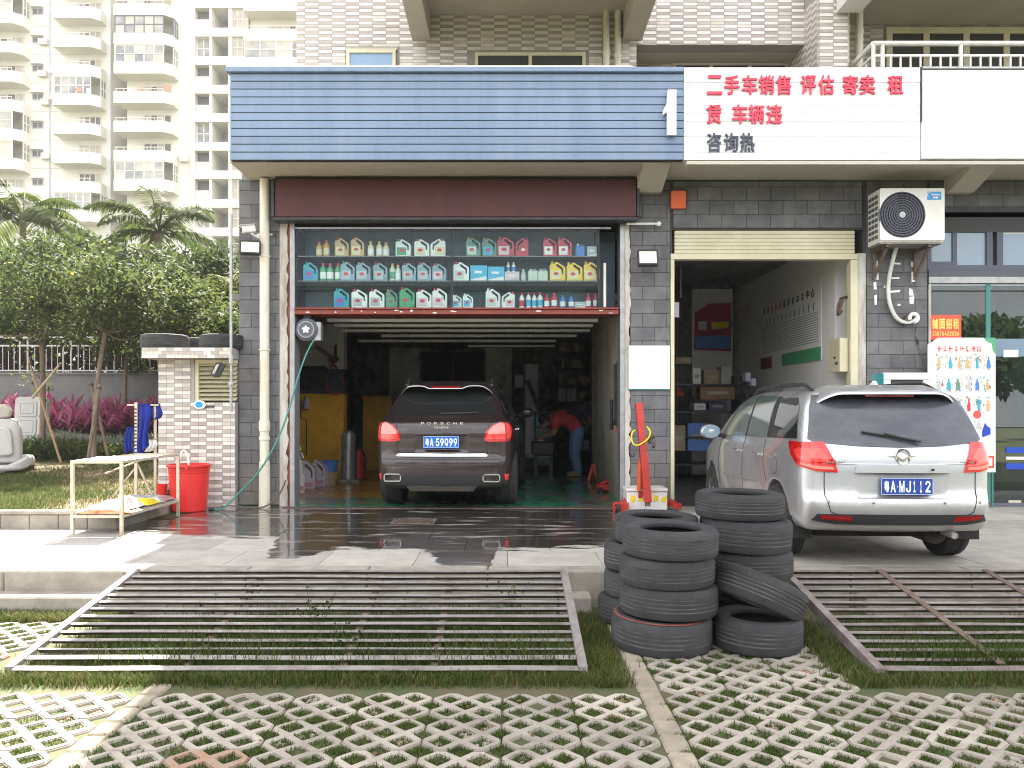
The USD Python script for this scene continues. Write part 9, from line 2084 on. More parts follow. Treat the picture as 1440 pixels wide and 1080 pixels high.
for k in range(3):
 yy_ = bd(1184 + 3 * k)
 put('hook', MB().tube(smooth_path([(4.63, yy_, PZ(424, 11.4)), (4.58, yy_, PZ(432, 11.4)), (4.56, yy_ + 0.03 * (k - 1), PZ(446, 11.4)), (4.60, yy_ + 0.06, PZ(441, 11.4))], 14), 0.014, 6), 'rust', t)
put('plate', MB().box(4.618, 4.632, bd(1192), bd(1182), PZ(426, 11.4), PZ(422, 11.4)), 'dark_metal', t)
t = thing('blue_canister', 'blue water canister on the floor against the grey dado', 'canister', base=(4.4, 11.9, 0.9))
cy_ = 11.9
put('bench', MB().box(4.2, 4.62, 11.5, 13.6, 0.78, 0.84).box(4.22, 4.27, 11.52, 11.57, 0, 0.78).box(4.22, 4.27, 13.5, 13.55, 0, 0.78), 'dark_metal', t)
put('canister', MB().lathe([(0.001, 0.842), (0.10, 0.842), (0.10, 1.08), (0.05, 1.15), (0.04, 1.20), (0.001, 1.20)], 18, (4.45, cy_, 0)), 'plastic_blue_oil', t, smooth=40)
t = thing('blue_sack', 'dark blue bag with pale patch hanging on the grey dado above the car roof', 'bag', base=(4.55, 13.3, 0.9))
put('bag', MB().tm(trimesh.creation.icosphere(2, 1).apply_scale((0.07, 0.24, 0.30)).apply_translation((4.56, 13.3, 1.13))), 'towel_blue', t, smooth=True)
put('pale_patch', MB().tm(trimesh.creation.icosphere(2, 1).apply_scale((0.03, 0.10, 0.13)).apply_translation((4.505, 13.28, 1.08))), 'plastic_grey_oil', t, smooth=True)
put('strap', MB().tube([(4.60, 13.3, 1.42), (4.625, 13.3, 1.55)], 0.015, 6), 'black', t)
# workbench with clutter at the rear left
wbx0, wbx1, wy = PX(946, 14.6), PX(1046, 14.6), 14.6
t = thing('work_rack', 'dark two-level work rack crowded with boxes and tools at the rear of the right workshop', 'rack', base=(3.4, wy, 0))
for x in (wbx0, wbx1 - 0.05):
 for yy in (wy, wy + 0.6): put('post', MB().box(x, x + 0.05, yy, yy + 0.05, 0, 1.95), 'dark_metal', t)
for z in (0.30, 0.80, 1.25, 1.75): put('shelf', MB().box(wbx0, wbx1, wy - 0.01, wy + 0.66, z, z + 0.03), 'dark_metal', t)
def crate(name, label, cat, pxa, pxb, pya, pyb, m, y=wy + 0.08, dep=0.35, lid=None):
 t = thing(name, label, cat, base=(PX(pxa, y), y, PZ(pyb, y)))
 put('body', MB().cbox(PX(pxa, y), PX(pxb, y), y, y + dep, PZ(pyb, y), PZ(pya, y), 0.008), m, t)
 put('band', MB().box(PX(pxa + (pxb - pxa) * 0.2, y), PX(pxb - (pxb - pxa) * 0.2, y), y - 0.003, y - 0.0005, PZ(pya + (pyb - pya) * 0.6, y), PZ(pya + (pyb - pya) * 0.4, y)), lid or 'leather_tan', t)
crate('tool_chest', 'brown wooden tool chest on the middle level of the dark work rack', 'chest', 985, 1034, 543, 562, 'stake')
crate('blue_crate', 'blue plastic crate under the work rack', 'crate', 967, 998, 595, 634, 'plastic_blue_oil')
crate('carton', 'brown carton left of the pale carton on the upper level of the work rack', 'carton', 950, 972, 502, 512, 'wood')
crate('carton', 'pale carton leaning at the rear of the upper work rack level', 'carton', 974, 986, 517, 541, 'room_white')
crate('carton', 'pale upright carton at the right on the upper level of the work rack', 'carton', 1014, 1028, 515, 541, 'leather_tan')
crate('carton', 'stack-like brown carton amid the upper work rack level', 'carton', 990, 1012, 520, 541, 'wood', y=wy + 0.2)
crate('parts_tray', 'white parts tray on the lower level of the work rack', 'tray', 976, 993, 567, 577, 'jug_white')
crate('parts_tray', 'dark parts tray beside the white one on the work rack', 'tray', 997, 1022, 566, 577, 'blue_band')
crate('brown_sack', 'brown sack standing at the left under the work rack', 'sack', 946, 964, 598, 634, 'wood', y=wy - 0.1)
t = thing('orange_funnel', 'orange funnel lying at the left end of the work rack', 'funnel', base=(PX(956, wy), wy, PZ(556, wy)))
put('cone', MB().lathe([(0.02, PZ(542, wy)), (0.03, PZ(548, wy)), (0.13, PZ(555, wy)), (0.12, PZ(556, wy))], 18, (PX(956, wy), wy + 0.15, 0)), 'crane_orange', t, smooth=40)
put('spout', MB().lathe([(0.018, PZ(537, wy)), (0.02, PZ(542, wy))], 12, (PX(956, wy), wy + 0.15, 0)), 'crane_orange', t)
t = thing('balancer', 'dark wheel balancer with white heads behind the silver car', 'machine', base=(PX(1052, 14), 14, 0))
put('body', MB().cbox(PX(1040, 14), PX(1066, 14), 13.9, 14.3, 0, PZ(560, 14), 0.02), 'dark_metal', t)
put('head', MB().cbox(PX(1046, 13.9), PX(1054, 13.9), 13.8, 14.0, PZ(537, 13.9), PZ(524, 13.9), 0.02).cbox(PX(1054, 13.9), PX(1062, 13.9), 13.82, 13.98, PZ(543, 13.9), PZ(532, 13.9), 0.02), 'jug_white', t)
put('neck', MB().bar(P(1051, 560, 14.05), P(1050, 530, 14.05), 0.08, 0.08, (0, 1, 0)), 'dark_metal', t)
t = thing('chain_hoist', 'thin pale chain hanging at the left of the right workshop', 'chain', base=P(957, 400, 12))
put('chain', MB().tube([P(957, 372, 12), P(957, 418, 12)], 0.012, 6), 'steel', t)
put('tag', MB().box(PX(947, 11.6), PX(955, 11.6), 11.6, 11.65, PZ(446, 11.6), PZ(425, 11.6)), 'jug_white', t)

# ---------------------------------------------------------------- people
def capsule_body(joints, bones, refine=0.035, it=12):
 """joints: name -> (position, radius); every bone the hull of the spheres at its joints"""
 out = manifold3d.Manifold()
 for b in bones:
  sp_ = []
  for j in b:
   p, r = joints[j]
   sp_.append(manifold3d.Manifold.sphere(r, 20).translate(tuple(map(float, p))))
  out = out + manifold3d.Manifold.batch_hull(sp_)
 out = out.refine_to_length(refine)
 m = out.to_mesh()
 tm_ = trimesh.Trimesh(m.vert_properties[:, :3], m.tri_verts, process=True)
 trimesh.smoothing.filter_taubin(tm_, iterations=it)
 return tm_
mat('skin', (0.36, 0.20, 0.13), rough=0.55)
mat('hair_black', (0.008, 0.007, 0.007), rough=0.5)
mat('shirt_red', (0.68, 0.07, 0.09), (0.56, 0.05, 0.07), scale=7, rough=0.9, bump=0.4, bscale=25)
mat('jeans', (0.14, 0.25, 0.42), (0.20, 0.32, 0.50), scale=6, rough=0.9, bump=0.4, bscale=30)
mat('shirt_slate', (0.07, 0.085, 0.11), rough=0.9, bump=0.3, bscale=25)
mat('trousers_dark', (0.03, 0.032, 0.04), rough=0.9)
def hand(wrist, tip_dir, palm_n, curl, side, m='skin'):
 """palm with four unequal curled fingers and a thumb"""
 d = np.asarray(tip_dir, float); d /= np.linalg.norm(d); n = np.asarray(palm_n, float); n -= d * (n @ d); n /= np.linalg.norm(n); s = np.cross(d, n) * side
 J, B = {'w': (wrist, 0.024), 'p0': (wrist + d * 0.075 + s * 0.03, 0.013), 'p1': (wrist + d * 0.08 - s * 0.03, 0.012), 'q0': (wrist + d * 0.02 + s * 0.024, 0.015), 'q1': (wrist + d * 0.02 - s * 0.02, 0.014)}, [('w', 'p0', 'p1', 'q0', 'q1')]
 for i, (o, L) in enumerate(((0.032, 0.068), (0.011, 0.076), (-0.011, 0.07), (-0.031, 0.055))):
  p = wrist + d * 0.078 + s * o; a = 0.25
  J[f'f{i}0'] = (p, 0.0095)
  for k, fr in enumerate((0.45, 0.32, 0.23)):
   a += curl
   p = p + (d * math.cos(a) + n * math.sin(a)) * L * fr
   J[f'f{i}{k+1}'] = (p, 0.0085 - 0.0006 * k); B.append((f'f{i}{k}', f'f{i}{k+1}'))
 p = wrist + d * 0.022 + s * 0.028; J['t0'] = (p, 0.012)
 for k, (L, aa) in enumerate(((0.035, 0.5), (0.03, 0.9))):
  p = p + (d * math.cos(aa) + s * math.sin(0.9 - aa * 0.4) * 0.7 + n * 0.5) * L; J[f't{k+1}'] = (p, 0.0098 - 0.001 * k); B.append((f't{k}', f't{k+1}'))
 return capsule_body(J, B, 0.006, 4)
def person(label, base, yaw, J, hairs, shirt, trousers, shoe, sleeve=0.55, name='person'):
 """J: joints in the body's own frame (x = the way the person faces)"""
 t = thing(name, label, 'person', loc=base, rot=(0, 0, yaw))
 g = {k: (np.array(p, float), r) for k, (p, r) in J.items()}
 bones = [('pelvisL', 'pelvisR', 'waist'), ('waist', 'chest'), ('chest', 'shL', 'shR'), ('waist', 'shL', 'shR'), ('chest', 'neck'), ('neck', 'head0'), ('head0', 'head1'), ('head0', 'face'), ('face', 'nose')]
 for s in 'LR':
  bones += [(f'sh{s}', f'el{s}'), (f'el{s}', f'wr{s}'), (f'pelvis{s}', f'kn{s}'), (f'kn{s}', f'an{s}'), (f'an{s}', f'to{s}')]
 b = capsule_body(g, bones, 0.04, 8)
 parts = [b]
 for s, sg in (('L', 1), ('R', -1)):
  w = g[f'wr{s}'][0]; d = w - g[f'el{s}'][0]
  parts.append(hand(w + d / np.linalg.norm(d) * 0.01, d, (0.2, -sg * 0.6, -0.6), 0.45, sg))
 put('body', MB().tm(trimesh.util.concatenate(parts)), 'skin', t, smooth=60)
 off = lambda j, e: (g[j][0], g[j][1] + e)
 def lerp(a, b_, k, e): return (g[a][0] * (1 - k) + g[b_][0] * k, (g[a][1] * (1 - k) + g[b_][1] * k) + e)
 S = {j: off(j, 0.016) for j in ('waist', 'chest', 'shL', 'shR', 'pelvisL', 'pelvisR')}
 for j in ('pelvisL', 'pelvisR'): S[j] = lerp(j, 'waist', 0.35, 0.022)
 S['collar'] = lerp('chest', 'neck', 0.75, 0.008)
 B = [('pelvisL', 'pelvisR', 'waist'), ('waist', 'chest'), ('waist', 'shL', 'shR'), ('chest', 'shL', 'shR'), ('chest', 'collar')]
 for s in 'LR':
  S[f'sl{s}'] = lerp(f'sh{s}', f'el{s}', sleeve if sleeve <= 1 else 1.0, 0.022); B.append((f'sh{s}', f'sl{s}'))
  if sleeve > 1:
   S[f'cu{s}'] = lerp(f'el{s}', f'wr{s}', 0.9, 0.012); B.append((f'sl{s}', f'cu{s}'))
 put('shirt', MB().tm(capsule_body(S, B, 0.035, 8)), shirt, t, smooth=60)
 S = {'pelvisL': off('pelvisL', 0.014), 'pelvisR': off('pelvisR', 0.014), 'w': lerp('pelvisL', 'waist', 0.5, 0.0), 'w2': lerp('pelvisR', 'waist', 0.5, 0.0)}
 B = [('pelvisL', 'pelvisR', 'w', 'w2')]
 for s in 'LR':
  S[f'kn{s}'] = off(f'kn{s}', 0.022); S[f'hem{s}'] = lerp(f'kn{s}', f'an{s}', 0.9, 0.030)
  B += [(f'pelvis{s}', f'kn{s}'), (f'kn{s}', f'hem{s}')]
 put('trousers', MB().tm(capsule_body(S, B, 0.035, 8)), trousers, t, smooth=60)
 h0, h1 = g['head0'], g['head1']
 fw = g['face'][0] - h0[0]; fw /= np.linalg.norm(fw) + 1e-9
 S = {'a': (h1[0] - fw * 0.012, h1[1] + 0.012), 'b': ((h0[0] + h1[0]) / 2 - fw * 0.035, h1[1] + 0.004), 'c': (h0[0] - fw * 0.04, h0[1] * 0.8)}
 put('hair', MB().tm(capsule_body(S, [('a', 'b'), ('b', 'c')], 0.025, 4)), hairs, t, smooth=60)
 e = MB()
 up = h1[0] - h0[0]; up /= np.linalg.norm(up); sd = np.cross(up, fw)
 for sg in (-1, 1):
  e.tm(trimesh.creation.icosphere(1, 0.011).apply_translation(h0[0] * 0.5 + h1[0] * 0.5 + fw * 0.088 + sd * sg * 0.032))
 put('eyes', e, 'hair_black', t)
 ea = MB()
 for sg in (-1, 1):
  ea.tm(trimesh.creation.icosphere(2, 1).apply_scale((0.028, 0.012, 0.034)).apply_translation(h0[0] * 0.7 + h1[0] * 0.3 + sd * sg * (h0[1] + 0.006)))
 put('ears', ea, 'skin', t, smooth=True)
 for s in 'LR':
  an, to = g[f'an{s}'][0], g[f'to{s}'][0]
  put('shoe', MB().tm(capsule_body({'a': (an - (0.02, 0, 0.02), 0.048), 'b': (to + (0.02, 0, 0.002), 0.04), 'c': (to + (0.07, 0, -0.004), 0.034)}, [('a', 'b'), ('b', 'c')], 0.03, 4)), shoe, t, smooth=60)
 return t
bent = {'pelvisL': ((0.0, 0.09, 0.90), 0.115), 'pelvisR': ((0.0, -0.09, 0.90), 0.115), 'waist': ((0.10, 0, 1.05), 0.125), 'chest': ((0.34, 0, 1.16), 0.135), 'shL': ((0.44, 0.17, 1.13), 0.072), 'shR': ((0.44, -0.17, 1.13), 0.072),
  'neck': ((0.53, 0, 1.12), 0.055), 'head0': ((0.62, 0, 1.06), 0.088), 'head1': ((0.68, 0, 1.11), 0.098), 'face': ((0.68, 0, 1.00), 0.06), 'nose': ((0.725, 0, 0.995), 0.015),
  'elL': ((0.50, 0.20, 0.86), 0.048), 'elR': ((0.46, -0.22, 0.88), 0.048), 'wrL': ((0.72, 0.10, 0.78), 0.032), 'wrR': ((0.70, -0.14, 0.74), 0.032),
  'knL': ((0.06, 0.10, 0.48), 0.075), 'knR': ((0.05, -0.11, 0.48), 0.075), 'anL': ((0.0, 0.11, 0.08), 0.05), 'anR': ((-0.02, -0.12, 0.08), 0.05), 'toL': ((0.10, 0.12, 0.045), 0.038), 'toR': ((0.09, -0.13, 0.045), 0.038)}
person('person in a red T-shirt and blue jeans bending over in the garage', (PX(812, 15.8), 15.8, 0.005), 187, bent, 'hair_black', 'shirt_red', 'jeans', 'wood')
lean = {'pelvisL': ((0.0, 0.09, 0.93), 0.115), 'pelvisR': ((0.0, -0.09, 0.93), 0.115), 'waist': ((0.05, 0, 1.10), 0.125), 'chest': ((0.22, 0, 1.30), 0.135), 'shL': ((0.29, 0.18, 1.36), 0.075), 'shR': ((0.29, -0.18, 1.36), 0.075),
  'neck': ((0.37, 0, 1.42), 0.055), 'head0': ((0.45, 0, 1.46), 0.088), 'head1': ((0.49, 0, 1.54), 0.098), 'face': ((0.53, 0, 1.42), 0.06), 'nose': ((0.575, 0, 1.435), 0.015),
  'elL': ((0.40, 0.22, 1.08), 0.05), 'elR': ((0.38, -0.22, 1.08), 0.05), 'wrL': ((0.60, 0.14, 0.98), 0.034), 'wrR': ((0.60, -0.14, 0.96), 0.034),
  'knL': ((0.04, 0.10, 0.50), 0.075), 'knR': ((0.04, -0.11, 0.50), 0.075), 'anL': ((0.0, 0.11, 0.08), 0.05), 'anR': ((-0.02, -0.12, 0.08), 0.05), 'toL': ((0.10, 0.12, 0.045), 0.038), 'toR': ((0.09, -0.13, 0.045), 0.038)}
person('person in a slate grey shirt leaning forward behind the one in red', (PX(800, 17.0), 17.0, 0.005), 20, lean, 'hair_black', 'shirt_slate', 'trousers_dark', 'black')
t = thing('engine_part', 'dark engine part on a stand before the person in the red T-shirt', 'engine part', base=(PX(770, 15.7), 15.7, 0))
ex_ = PX(768, 15.7)
put('block', MB().cbox(ex_ - 0.28, ex_ + 0.16, 15.55, 15.95, 0.42, 0.70, 0.03), 'dark_metal', t)
put('stand', MB().bar((ex_ - 0.2, 15.7, 0), (ex_ - 0.2, 15.7, 0.42), 0.06, 0.06, (0, 1, 0)).bar((ex_ + 0.1, 15.7, 0), (ex_ + 0.1, 15.7, 0.42), 0.06, 0.06, (0, 1, 0)), 'dark_metal', t)
put('cylinder_head', MB().lathe([(0.001, 0.76), (0.08, 0.76), (0.09, 0.70)], 16, (ex_ - 0.1, 15.7, 0)), 'steel', t)
# ---------------------------------------------------------------- plants
def leaf_quads(c, d, up, L, W, fold=0.0):
 """diamond leaves at c along d; arrays"""
 e = np.cross(d, up); e /= np.linalg.norm(e, axis=1, keepdims=True) + 1e-9
 n = len(c)
 L = np.broadcast_to(L, (n,))[:, None]; W = np.broadcast_to(W, (n,))[:, None]
 v = np.stack([c, c + d * L * 0.45 + e * W / 2, c + d * L, c + d * L * 0.45 - e * W / 2], 1).reshape(-1, 3)
 o = (np.arange(n) * 4)[:, None]
 return v, np.vstack([o + [0, 1, 2], o + [0, 2, 3]])
def unit(r, n):
 v = r.normal(0, 1, (n, 3)); return v / np.linalg.norm(v, axis=1, keepdims=True)
def tree(name, label, base, h, crown, n, m, seed, leaf=0.11, trunk=0.05, cat='tree', group=None, lean=(0, 0), clumps=60, flower=None, branches=10, fork=0.7):
 """crown: (rx, ry, rz) about the top; leaves sit in clumps at twig ends"""
 r = np.random.default_rng(seed)
 b = np.array(base, float)
 t = thing(name, label, cat, group, base=b)
 rx, ry, rz = crown
 cc = b + (lean[0], lean[1], h - rz)
 C = unit(r, clumps) * (r.random((clumps, 1)) ** 0.45) * (rx, ry, rz)
 C[:, 2] *= np.where(C[:, 2] < 0, 0.8, 1.0)
 C[::8, 2] -= rz * 0.7 * r.random(len(C[::8]))
 C += cc
 wood = MB()
 fk = b + np.array([lean[0] * 0.5, lean[1] * 0.5, (h - 2 * rz) * 0.5 + h * fork * 0.5])
 wood.tube(smooth_path([b - (0, 0, 0.05), b + (fk - b) * 0.5 + r.normal(0, 0.04, 3) * (1, 1, 0), fk], 10), np.linspace(trunk, trunk * 0.75, 10), 8)
 order = r.permutation(clumps)[:branches]
 for k in order:
  mid = fk * 0.5 + C[k] * 0.5 + r.normal(0, 0.2, 3)
  wood.tube(smooth_path([fk, mid, C[k]], 8), np.linspace(trunk * 0.38, trunk * 0.08, 8), 5)
 put('trunk', wood, 'bark', t, smooth=50)
 per = np.maximum(1, (n / clumps * (0.5 + r.random(clumps)))).astype(int)
 cs = 0.235 * (rx * ry * rz) ** (1 / 3)
 V, F = [], []
 cen = np.repeat(C, per, 0)
 N = len(cen)
 o = unit(r, N) * (r.random((N, 1)) ** 0.5) * cs * (0.6 + 0.8 * r.random((N, 1))) * (1.15, 1.15, 0.75)
 d = unit(r, N) * 0.7 + o / (np.linalg.norm(o, axis=1, keepdims=True) + 1e-9) * 0.8; d[:, 2] -= 0.15; d /= np.linalg.norm(d, axis=1, keepdims=True)
 up = unit(r, N) * 0.6 + (0, 0, 1.0)
 v, f = leaf_quads(cen + o, d, up, leaf * (0.5 + 1.1 * r.random(N)), leaf * (0.35 + 0.3 * r.random(N)))
 put('crown', MB().add(v, f), m, t)
 if flower:
  k = r.choice(N, flower); d2 = unit(r, flower)
  v, f = leaf_quads((cen + o)[k] + d2 * 0.03, d2, unit(r, flower), 0.075, 0.06)
  put('blossom', MB().add(v, f), 'petal', t)
 return t
def gz(y): return float(lawn_z(0, y))
tree('shade_tree', 'leafy tree with yellow blossoms at the left edge of the lawn', (PX(58, 15.2), 15.2, gz(15.2)), 4.25, (1.4, 1.1, 1.15), 4200, 'leaf_mid', 1, 0.12, 0.06, flower=22, clumps=75)
tree('shade_tree', 'slender staked tree in the middle of the lawn with yellow blossoms', (PX(132, 14.2), 14.2, gz(14.2)), 4.0, (1.35, 1.0, 1.05), 3900, 'leaf_mid', 2, 0.12, 0.05, lean=(0.3, 0.2), flower=18, clumps=70)
tree('shade_tree', 'tree close behind the tiled hut with drooping light leaves', (PX(222, 15.6), 15.6, gz(15.6)), 3.85, (1.4, 1.1, 1.05), 3900, 'leaf_mid', 3, 0.13, 0.05, lean=(0.2, 0.0), flower=10, clumps=70)
tree('shade_tree', 'darker tree behind the railing wall at the far left', (PX(10, 21), 21, 0.5), 5.4, (2.0, 1.4, 1.3), 5500, 'leaf_dark', 4, 0.16, 0.09, clumps=70)
tree('shade_tree', 'dark bushy tree behind the railing wall at the middle of the lawn', (PX(150, 21.5), 21.5, 0.5), 5.7, (2.1, 1.4, 1.3), 6000, 'leaf_dark', 5, 0.16, 0.09, clumps=80)
tree('shade_tree', 'dark bushy tree behind the railing wall, next to the shop', (PX(275, 21), 21, 0.5), 5.2, (1.9, 1.4, 1.3), 6000, 'leaf_dark', 6, 0.15, 0.09, clumps=75)
tree('shade_tree', 'low dense shrub tree behind the hut roof tyres', (PX(300, 17.5), 17.5, 0.5), 3.6, (1.3, 1.0, 0.9), 4500, 'leaf_mid', 7, 0.13, 0.06, clumps=60)
tree('shade_tree', 'small frangipani-like tree with pale leaves between hut and lawn', (PX(185, 18.2), 18.0, 0.45), 3.7, (1.2, 0.9, 0.9), 3800, 'leaf_mid', 8, 0.16, 0.05, clumps=50, flower=8)

def palm(label, base, h, L, n, m, seed, droop=0.9, W=0.05, trunk=0.13):
 r = np.random.default_rng(seed)
 b = np.array(base, float)
 t = thing('palm_tree', label, 'palm', base=b)
 top = b + (r.normal(0, 0.15), 0, h)
 zs = np.linspace(0, 1, 24)
 put('trunk', MB().tube([b + (top - b) * q for q in zs], trunk * (1 - 0.35 * zs) * (1 + 0.05 * (np.arange(24) % 2)), 10), 'bark', t, smooth=50)
 V, F, rib = MB(), None, MB()
 for k in range(n):
  a = 2 * PI * k / n + r.normal(0, 0.15); el = r.uniform(0.15, 1.25)
  Lk = L * r.uniform(0.8, 1.1)
  q = np.linspace(0, 1, 34)
  dirh = np.array([math.cos(a), math.sin(a), 0])
  pitch = el - droop * 1.7 * q ** 1.3
  st = Lk / 33
  pos = top + np.cumsum(np.stack([np.cos(pitch) * dirh[0], np.cos(pitch) * dirh[1], np.sin(pitch)], 1) * st, 0)
  rib.tube(pos[::3], np.linspace(0.022, 0.004, len(pos[::3])), 4)
  tan = np.gradient(pos, axis=0); tan /= np.linalg.norm(tan, axis=1, keepdims=True)
  side = np.cross(tan, (0, 0, 1.0)); side /= np.linalg.norm(side, axis=1, keepdims=True) + 1e-9
  for sg in (-1, 1):
   for rep in range(2):
    i = np.arange(4, 34)
    ln = Lk * 0.30 * np.sin(PI * (0.12 + 0.83 * (i - 4) / 30)) * (0.8 + 0.4 * r.random(30))
    d = side[i] * sg * 0.8 + tan[i] * 0.55 + np.array([0, 0, 1.0]) * (-0.35 + r.normal(0, 0.18, 30))[:, None]
    d /= np.linalg.norm(d, axis=1, keepdims=True)
    c = pos[i] + tan[i] * st * rep * 0.5
    # each leaflet: two pieces, bending down
    mid = c + d * (ln * 0.5)[:, None]
    d2 = d + (0, 0, -0.55); d2 /= np.linalg.norm(d2, axis=1, keepdims=True)
    tip = mid + d2 * (ln * 0.5)[:, None]
    e = np.cross(d, (0, 0, 1.0)); e /= np.linalg.norm(e, axis=1, keepdims=True) + 1e-9
    e = e * W / 2
    v = np.stack([c - e * 0.4, c + e * 0.4, mid - e, mid + e, tip], 1).reshape(-1, 3)
    o = (np.arange(30) * 5)[:, None]
    V.add(v, np.vstack([o + [0, 1, 3], o + [0, 3, 2], o + [2, 3, 4]]))
 put('fronds', V, m, t)
 put('frond_ribs', rib, m, t)
palm('large feathery palm above the trees at the far left', (PX(30, 24), 24, 0), PZ(312, 24), 2.5, 18, 'leaf_palm', 1)
palm('feathery palm with arching fronds before the white apartment block', (PX(222, 24), 24, 0), PZ(328, 24), 2.3, 17, 'leaf_palm', 2)
palm('young yellow-green palm behind the hut, beside the slate pillar', (PX(292, 20), 20, 0.4), PZ(440, 20) - 0.4, 1.7, 13, 'leaf_palm_yellow', 3, droop=0.7, W=0.055, trunk=0.10)

# stakes and poles propping the young trees
def stake(label, p0, p1, r=0.022, m='stake'):
 t = thing('tree_stake', label, 'stake', base=p0)
 p0, p1 = np.asarray(p0, float), np.asarray(p1, float)
 put('pole', MB().tube([p0 + (p1 - p0) * q for q in np.linspace(0, 1, 6)], [r * 1.1, r, r * 1.05, r, r * 0.95, r * 0.9], 8), m, t, smooth=40)
 put('tie', MB().tube([p1 - (p1 - p0) * 0.06, p1 - (p1 - p0) * 0.04], r * 1.5, 8), 'dark_metal', t)
G3 = lambda px, y: (PX(px, y), y, gz(y))
stake('reddish brown stake leaning against the left lawn tree', G3(86, 14.6), P(40, 505, 14.9))
stake('pale stake crossing behind the upright bench seat', P(45, 560, 14.5), P(86, 510, 14.6), 0.024, 'wood')
stake('pale wooden stake leaning left against the slender tree', G3(155, 14.2), P(127, 535, 14.3), 0.026, 'bark')
stake('dark stake leaning right against the slender tree', G3(122, 13.6), P(140, 540, 13.9), 0.03, 'bark')

# planted bands before the wall
def ti_plants():
 r = np.random.default_rng(31)
 hi, lo = [], []
 for k in range(190):
  x = PX(r.uniform(-40, 222), 17.3); y = r.uniform(16.9, 18.2); z = gz(y)
  hh = r.uniform(0.55, 1.15)
  n = int(r.integers(12, 20))
  for j in range(n):
   q = j / n
   a = r.uniform(0, 2 * PI); el = 0.3 + q * 1.0
   c = np.array([x, y, z + hh * (0.25 + 0.6 * q)])
   d = np.array([math.cos(a) * math.cos(el), math.sin(a) * math.cos(el), math.sin(el)])
   L = r.uniform(0.28, 0.45)
   (hi if q > 0.62 - 0.25 * (r.random() < 0.4) else lo).append((c, d, L))
 for lst, m, nm, lb in ((hi, 'leaf_pink', 'ti_plant_tops', 'bright pink upper leaves of the ti plant hedge before the grey wall'), (lo, 'leaf_maroon', 'ti_plant_leaves', 'dark maroon lower leaves of the ti plant hedge')):
  c, d, L = (np.array(q) for q in zip(*lst))
  e = np.cross(d, r.normal(0, 1, (len(c), 3))); e /= np.linalg.norm(e, axis=1, keepdims=True)
  W = 0.075
  mid = c + d * (L * 0.55)[:, None]; d2 = d + (0, 0, -0.5); d2 /= np.linalg.norm(d2, axis=1, keepdims=True); tip = mid + d2 * (L * 0.5)[:, None]
  v = np.stack([c, mid - e * W / 2, mid + e * W / 2, tip], 1).reshape(-1, 3); o = (np.arange(len(c)) * 4)[:, None]
  put(nm, MB().add(v, np.vstack([o + [0, 2, 1], o + [1, 2, 3]])), m, label=lb, cat='hedge', kind='stuff')
ti_plants()
def cover():
 r = np.random.default_rng(32)
 for nm, m, n, lb, hgt in (('silver_ground_cover', 'leaf_silver', 9000, 'silvery grey-green ground cover before the ti plants', 0.36), ('green_ground_cover', 'leaf_palm', 6500, 'bright green tufts among the silvery ground cover', 0.30)):
  x = PX(r.uniform(-30, 222, n), 15.8); y = r.uniform(15.2, 16.9, n)
  z = lawn_z(x, y) + r.random(n) * hgt * (0.5 + meshkit.fbm(np.stack([x * 1.2, y * 1.2, 0 * x], 1), 3, 7))
  if m == 'leaf_palm': y = y - 0.4
  d = unit(r, n); d[:, 2] = np.abs(d[:, 2]) * 0.8 + 0.2
  v, f = leaf_quads(np.stack([x, y, z], 1), d, unit(r, n), 0.16, 0.035)
  put(nm, MB().add(v, f), m, label=lb, cat='ground cover', kind='stuff')
cover()

# grey wall and white railing behind the planting
WY = 18.7
gw = thing('garden_wall', 'low grey rendered wall behind the ti plants', 'wall', base=(-10, WY, 0))
mat('grey_render', (0.13, 0.13, 0.135), (0.18, 0.175, 0.17), scale=1.5, rough=0.9)
put('wall', MB().box(-16, -4.3, WY, WY + 0.25, 0, 2.13), 'grey_render', gw)
put('coping', MB().box(-16, -4.3, WY - 0.03, WY + 0.28, 2.132, 2.18), 'grey_render', gw)
fl = thing('garden_railing', 'white metal railing with paired posts on the grey garden wall', 'railing', base=(-10, WY + 0.12, 2.18))
y = WY + 0.12
zt_, zm_, zb_ = PZ(475, y), PZ(486, y), PZ(522, y)
put('top_rail', MB().tube([(-16, y, zt_), (-4.3, y, zt_)], 0.03, 8), 'rail_grey', fl, smooth=40)
put('mid_rail', MB().box(-16, -4.3, y - 0.014, y + 0.014, zm_ - 0.02, zm_ + 0.015), 'rail_grey', fl)
put('low_rail', MB().box(-16, -4.3, y - 0.014, y + 0.014, zb_, zb_ + 0.03), 'rail_grey', fl)
px = 222.0
while px > -60:
 for q in (0, 11): put('post', MB().tube([(PX(px - q, y), y, 2.18), (PX(px - q, y), y, zt_ - 0.02)], 0.019, 6), 'rail_grey', fl)
 for q in range(1, 6):
  x = PX(px - 11 - q * 8, y); put('baluster', MB().box(x - 0.007, x + 0.007, y - 0.007, y + 0.007, zb_ + 0.031, zm_ - 0.021), 'rail_grey', fl)
 px -= 61
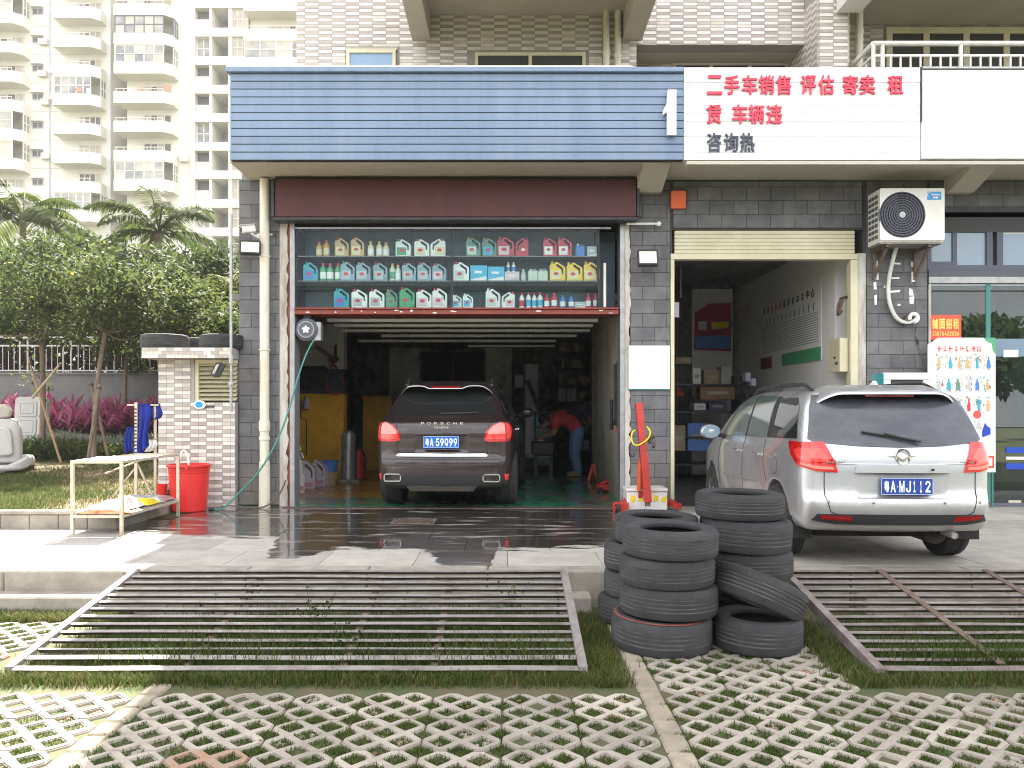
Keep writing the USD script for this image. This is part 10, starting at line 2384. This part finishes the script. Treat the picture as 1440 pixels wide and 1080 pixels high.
# planted mass beyond the wall
def far_hedge():
 r = np.random.default_rng(35); n = 30000
 x = r.uniform(-20, -5.5, n); y = r.uniform(19.6, 21.5, n); z = 0.4 + r.random(n) ** 0.7 * 3.3 * (0.7 + 0.6 * meshkit.fbm(np.stack([x * .8, y, 0 * x], 1), 3, 4))
 v, f = leaf_quads(np.stack([x, y, z], 1), unit(r, n), unit(r, n), 0.18, 0.09)
 h_ = n // 2 * 4
 put('far_hedge', MB().add(v, f[:n // 2].tolist() + f[n:n + n // 2].tolist()), 'leaf_dark', label='dark green hedge of shrubs beyond the garden railing', cat='hedge', kind='stuff')
 put('far_red_hedge', MB().add(v, f[n // 2:n].tolist() + f[n + n // 2:].tolist()), 'leaf_maroon', label='dark reddish leaves in the hedge beyond the garden railing', cat='hedge', kind='stuff')
far_hedge()
# trees across the street behind the viewer: they show in the shop glass and the paint
ob = thing('opposite_building', 'plain grey building across the street behind the viewer', 'building', base=(0, -30, 0))
mat('opposite_wall', (0.14, 0.15, 0.17), (0.17, 0.18, 0.2), scale=0.3, rough=0.8)
put('wall', MB().box(-60, 60, -60, -50, -0.2, 12), 'opposite_wall', ob)
put('roof_edge', MB().box(-60.2, 60.2, -50.3, -49.9, 12.001, 12.4), 'opposite_wall', ob)
def street_trees():
 r = np.random.default_rng(36); V = MB(); tr = MB()
 for k in range(14):
  c = np.array([-20 + 4 * k + r.normal(0, 0.8), -16 + r.normal(0, 1.5), 3.9])
  n = 1400
  p = c + unit(r, n) * (r.random((n, 1)) ** 0.4) * (2.3, 2.0, 1.9)
  v, f = leaf_quads(p, unit(r, n), unit(r, n), 0.55, 0.35); V.add(v, f)
  tr.tube([c - (0, 0, 4.2), c], 0.16, 7)
 put('street_trees', V, 'leaf_dark', label='row of leafy street trees across the road', cat='trees', kind='stuff')
 put('street_trunks', tr, 'bark', label='trunks of the street trees across the road', cat='trees', kind='stuff')
street_trees()

# ---------------------------------------------------------------- the humid air
MATS['haze'] = usdkit.material(stage, '/World/Looks/haze', {'v': ('principled_volume', {'color': (0.95, 0.95, 0.95), 'density': 0.0006, 'anisotropy': 0.2})}, [], volume='v.volume')
put('haze', MB().box(-1000, 1000, -1000, 1000, -1.5, 64), 'haze', kind='stuff')
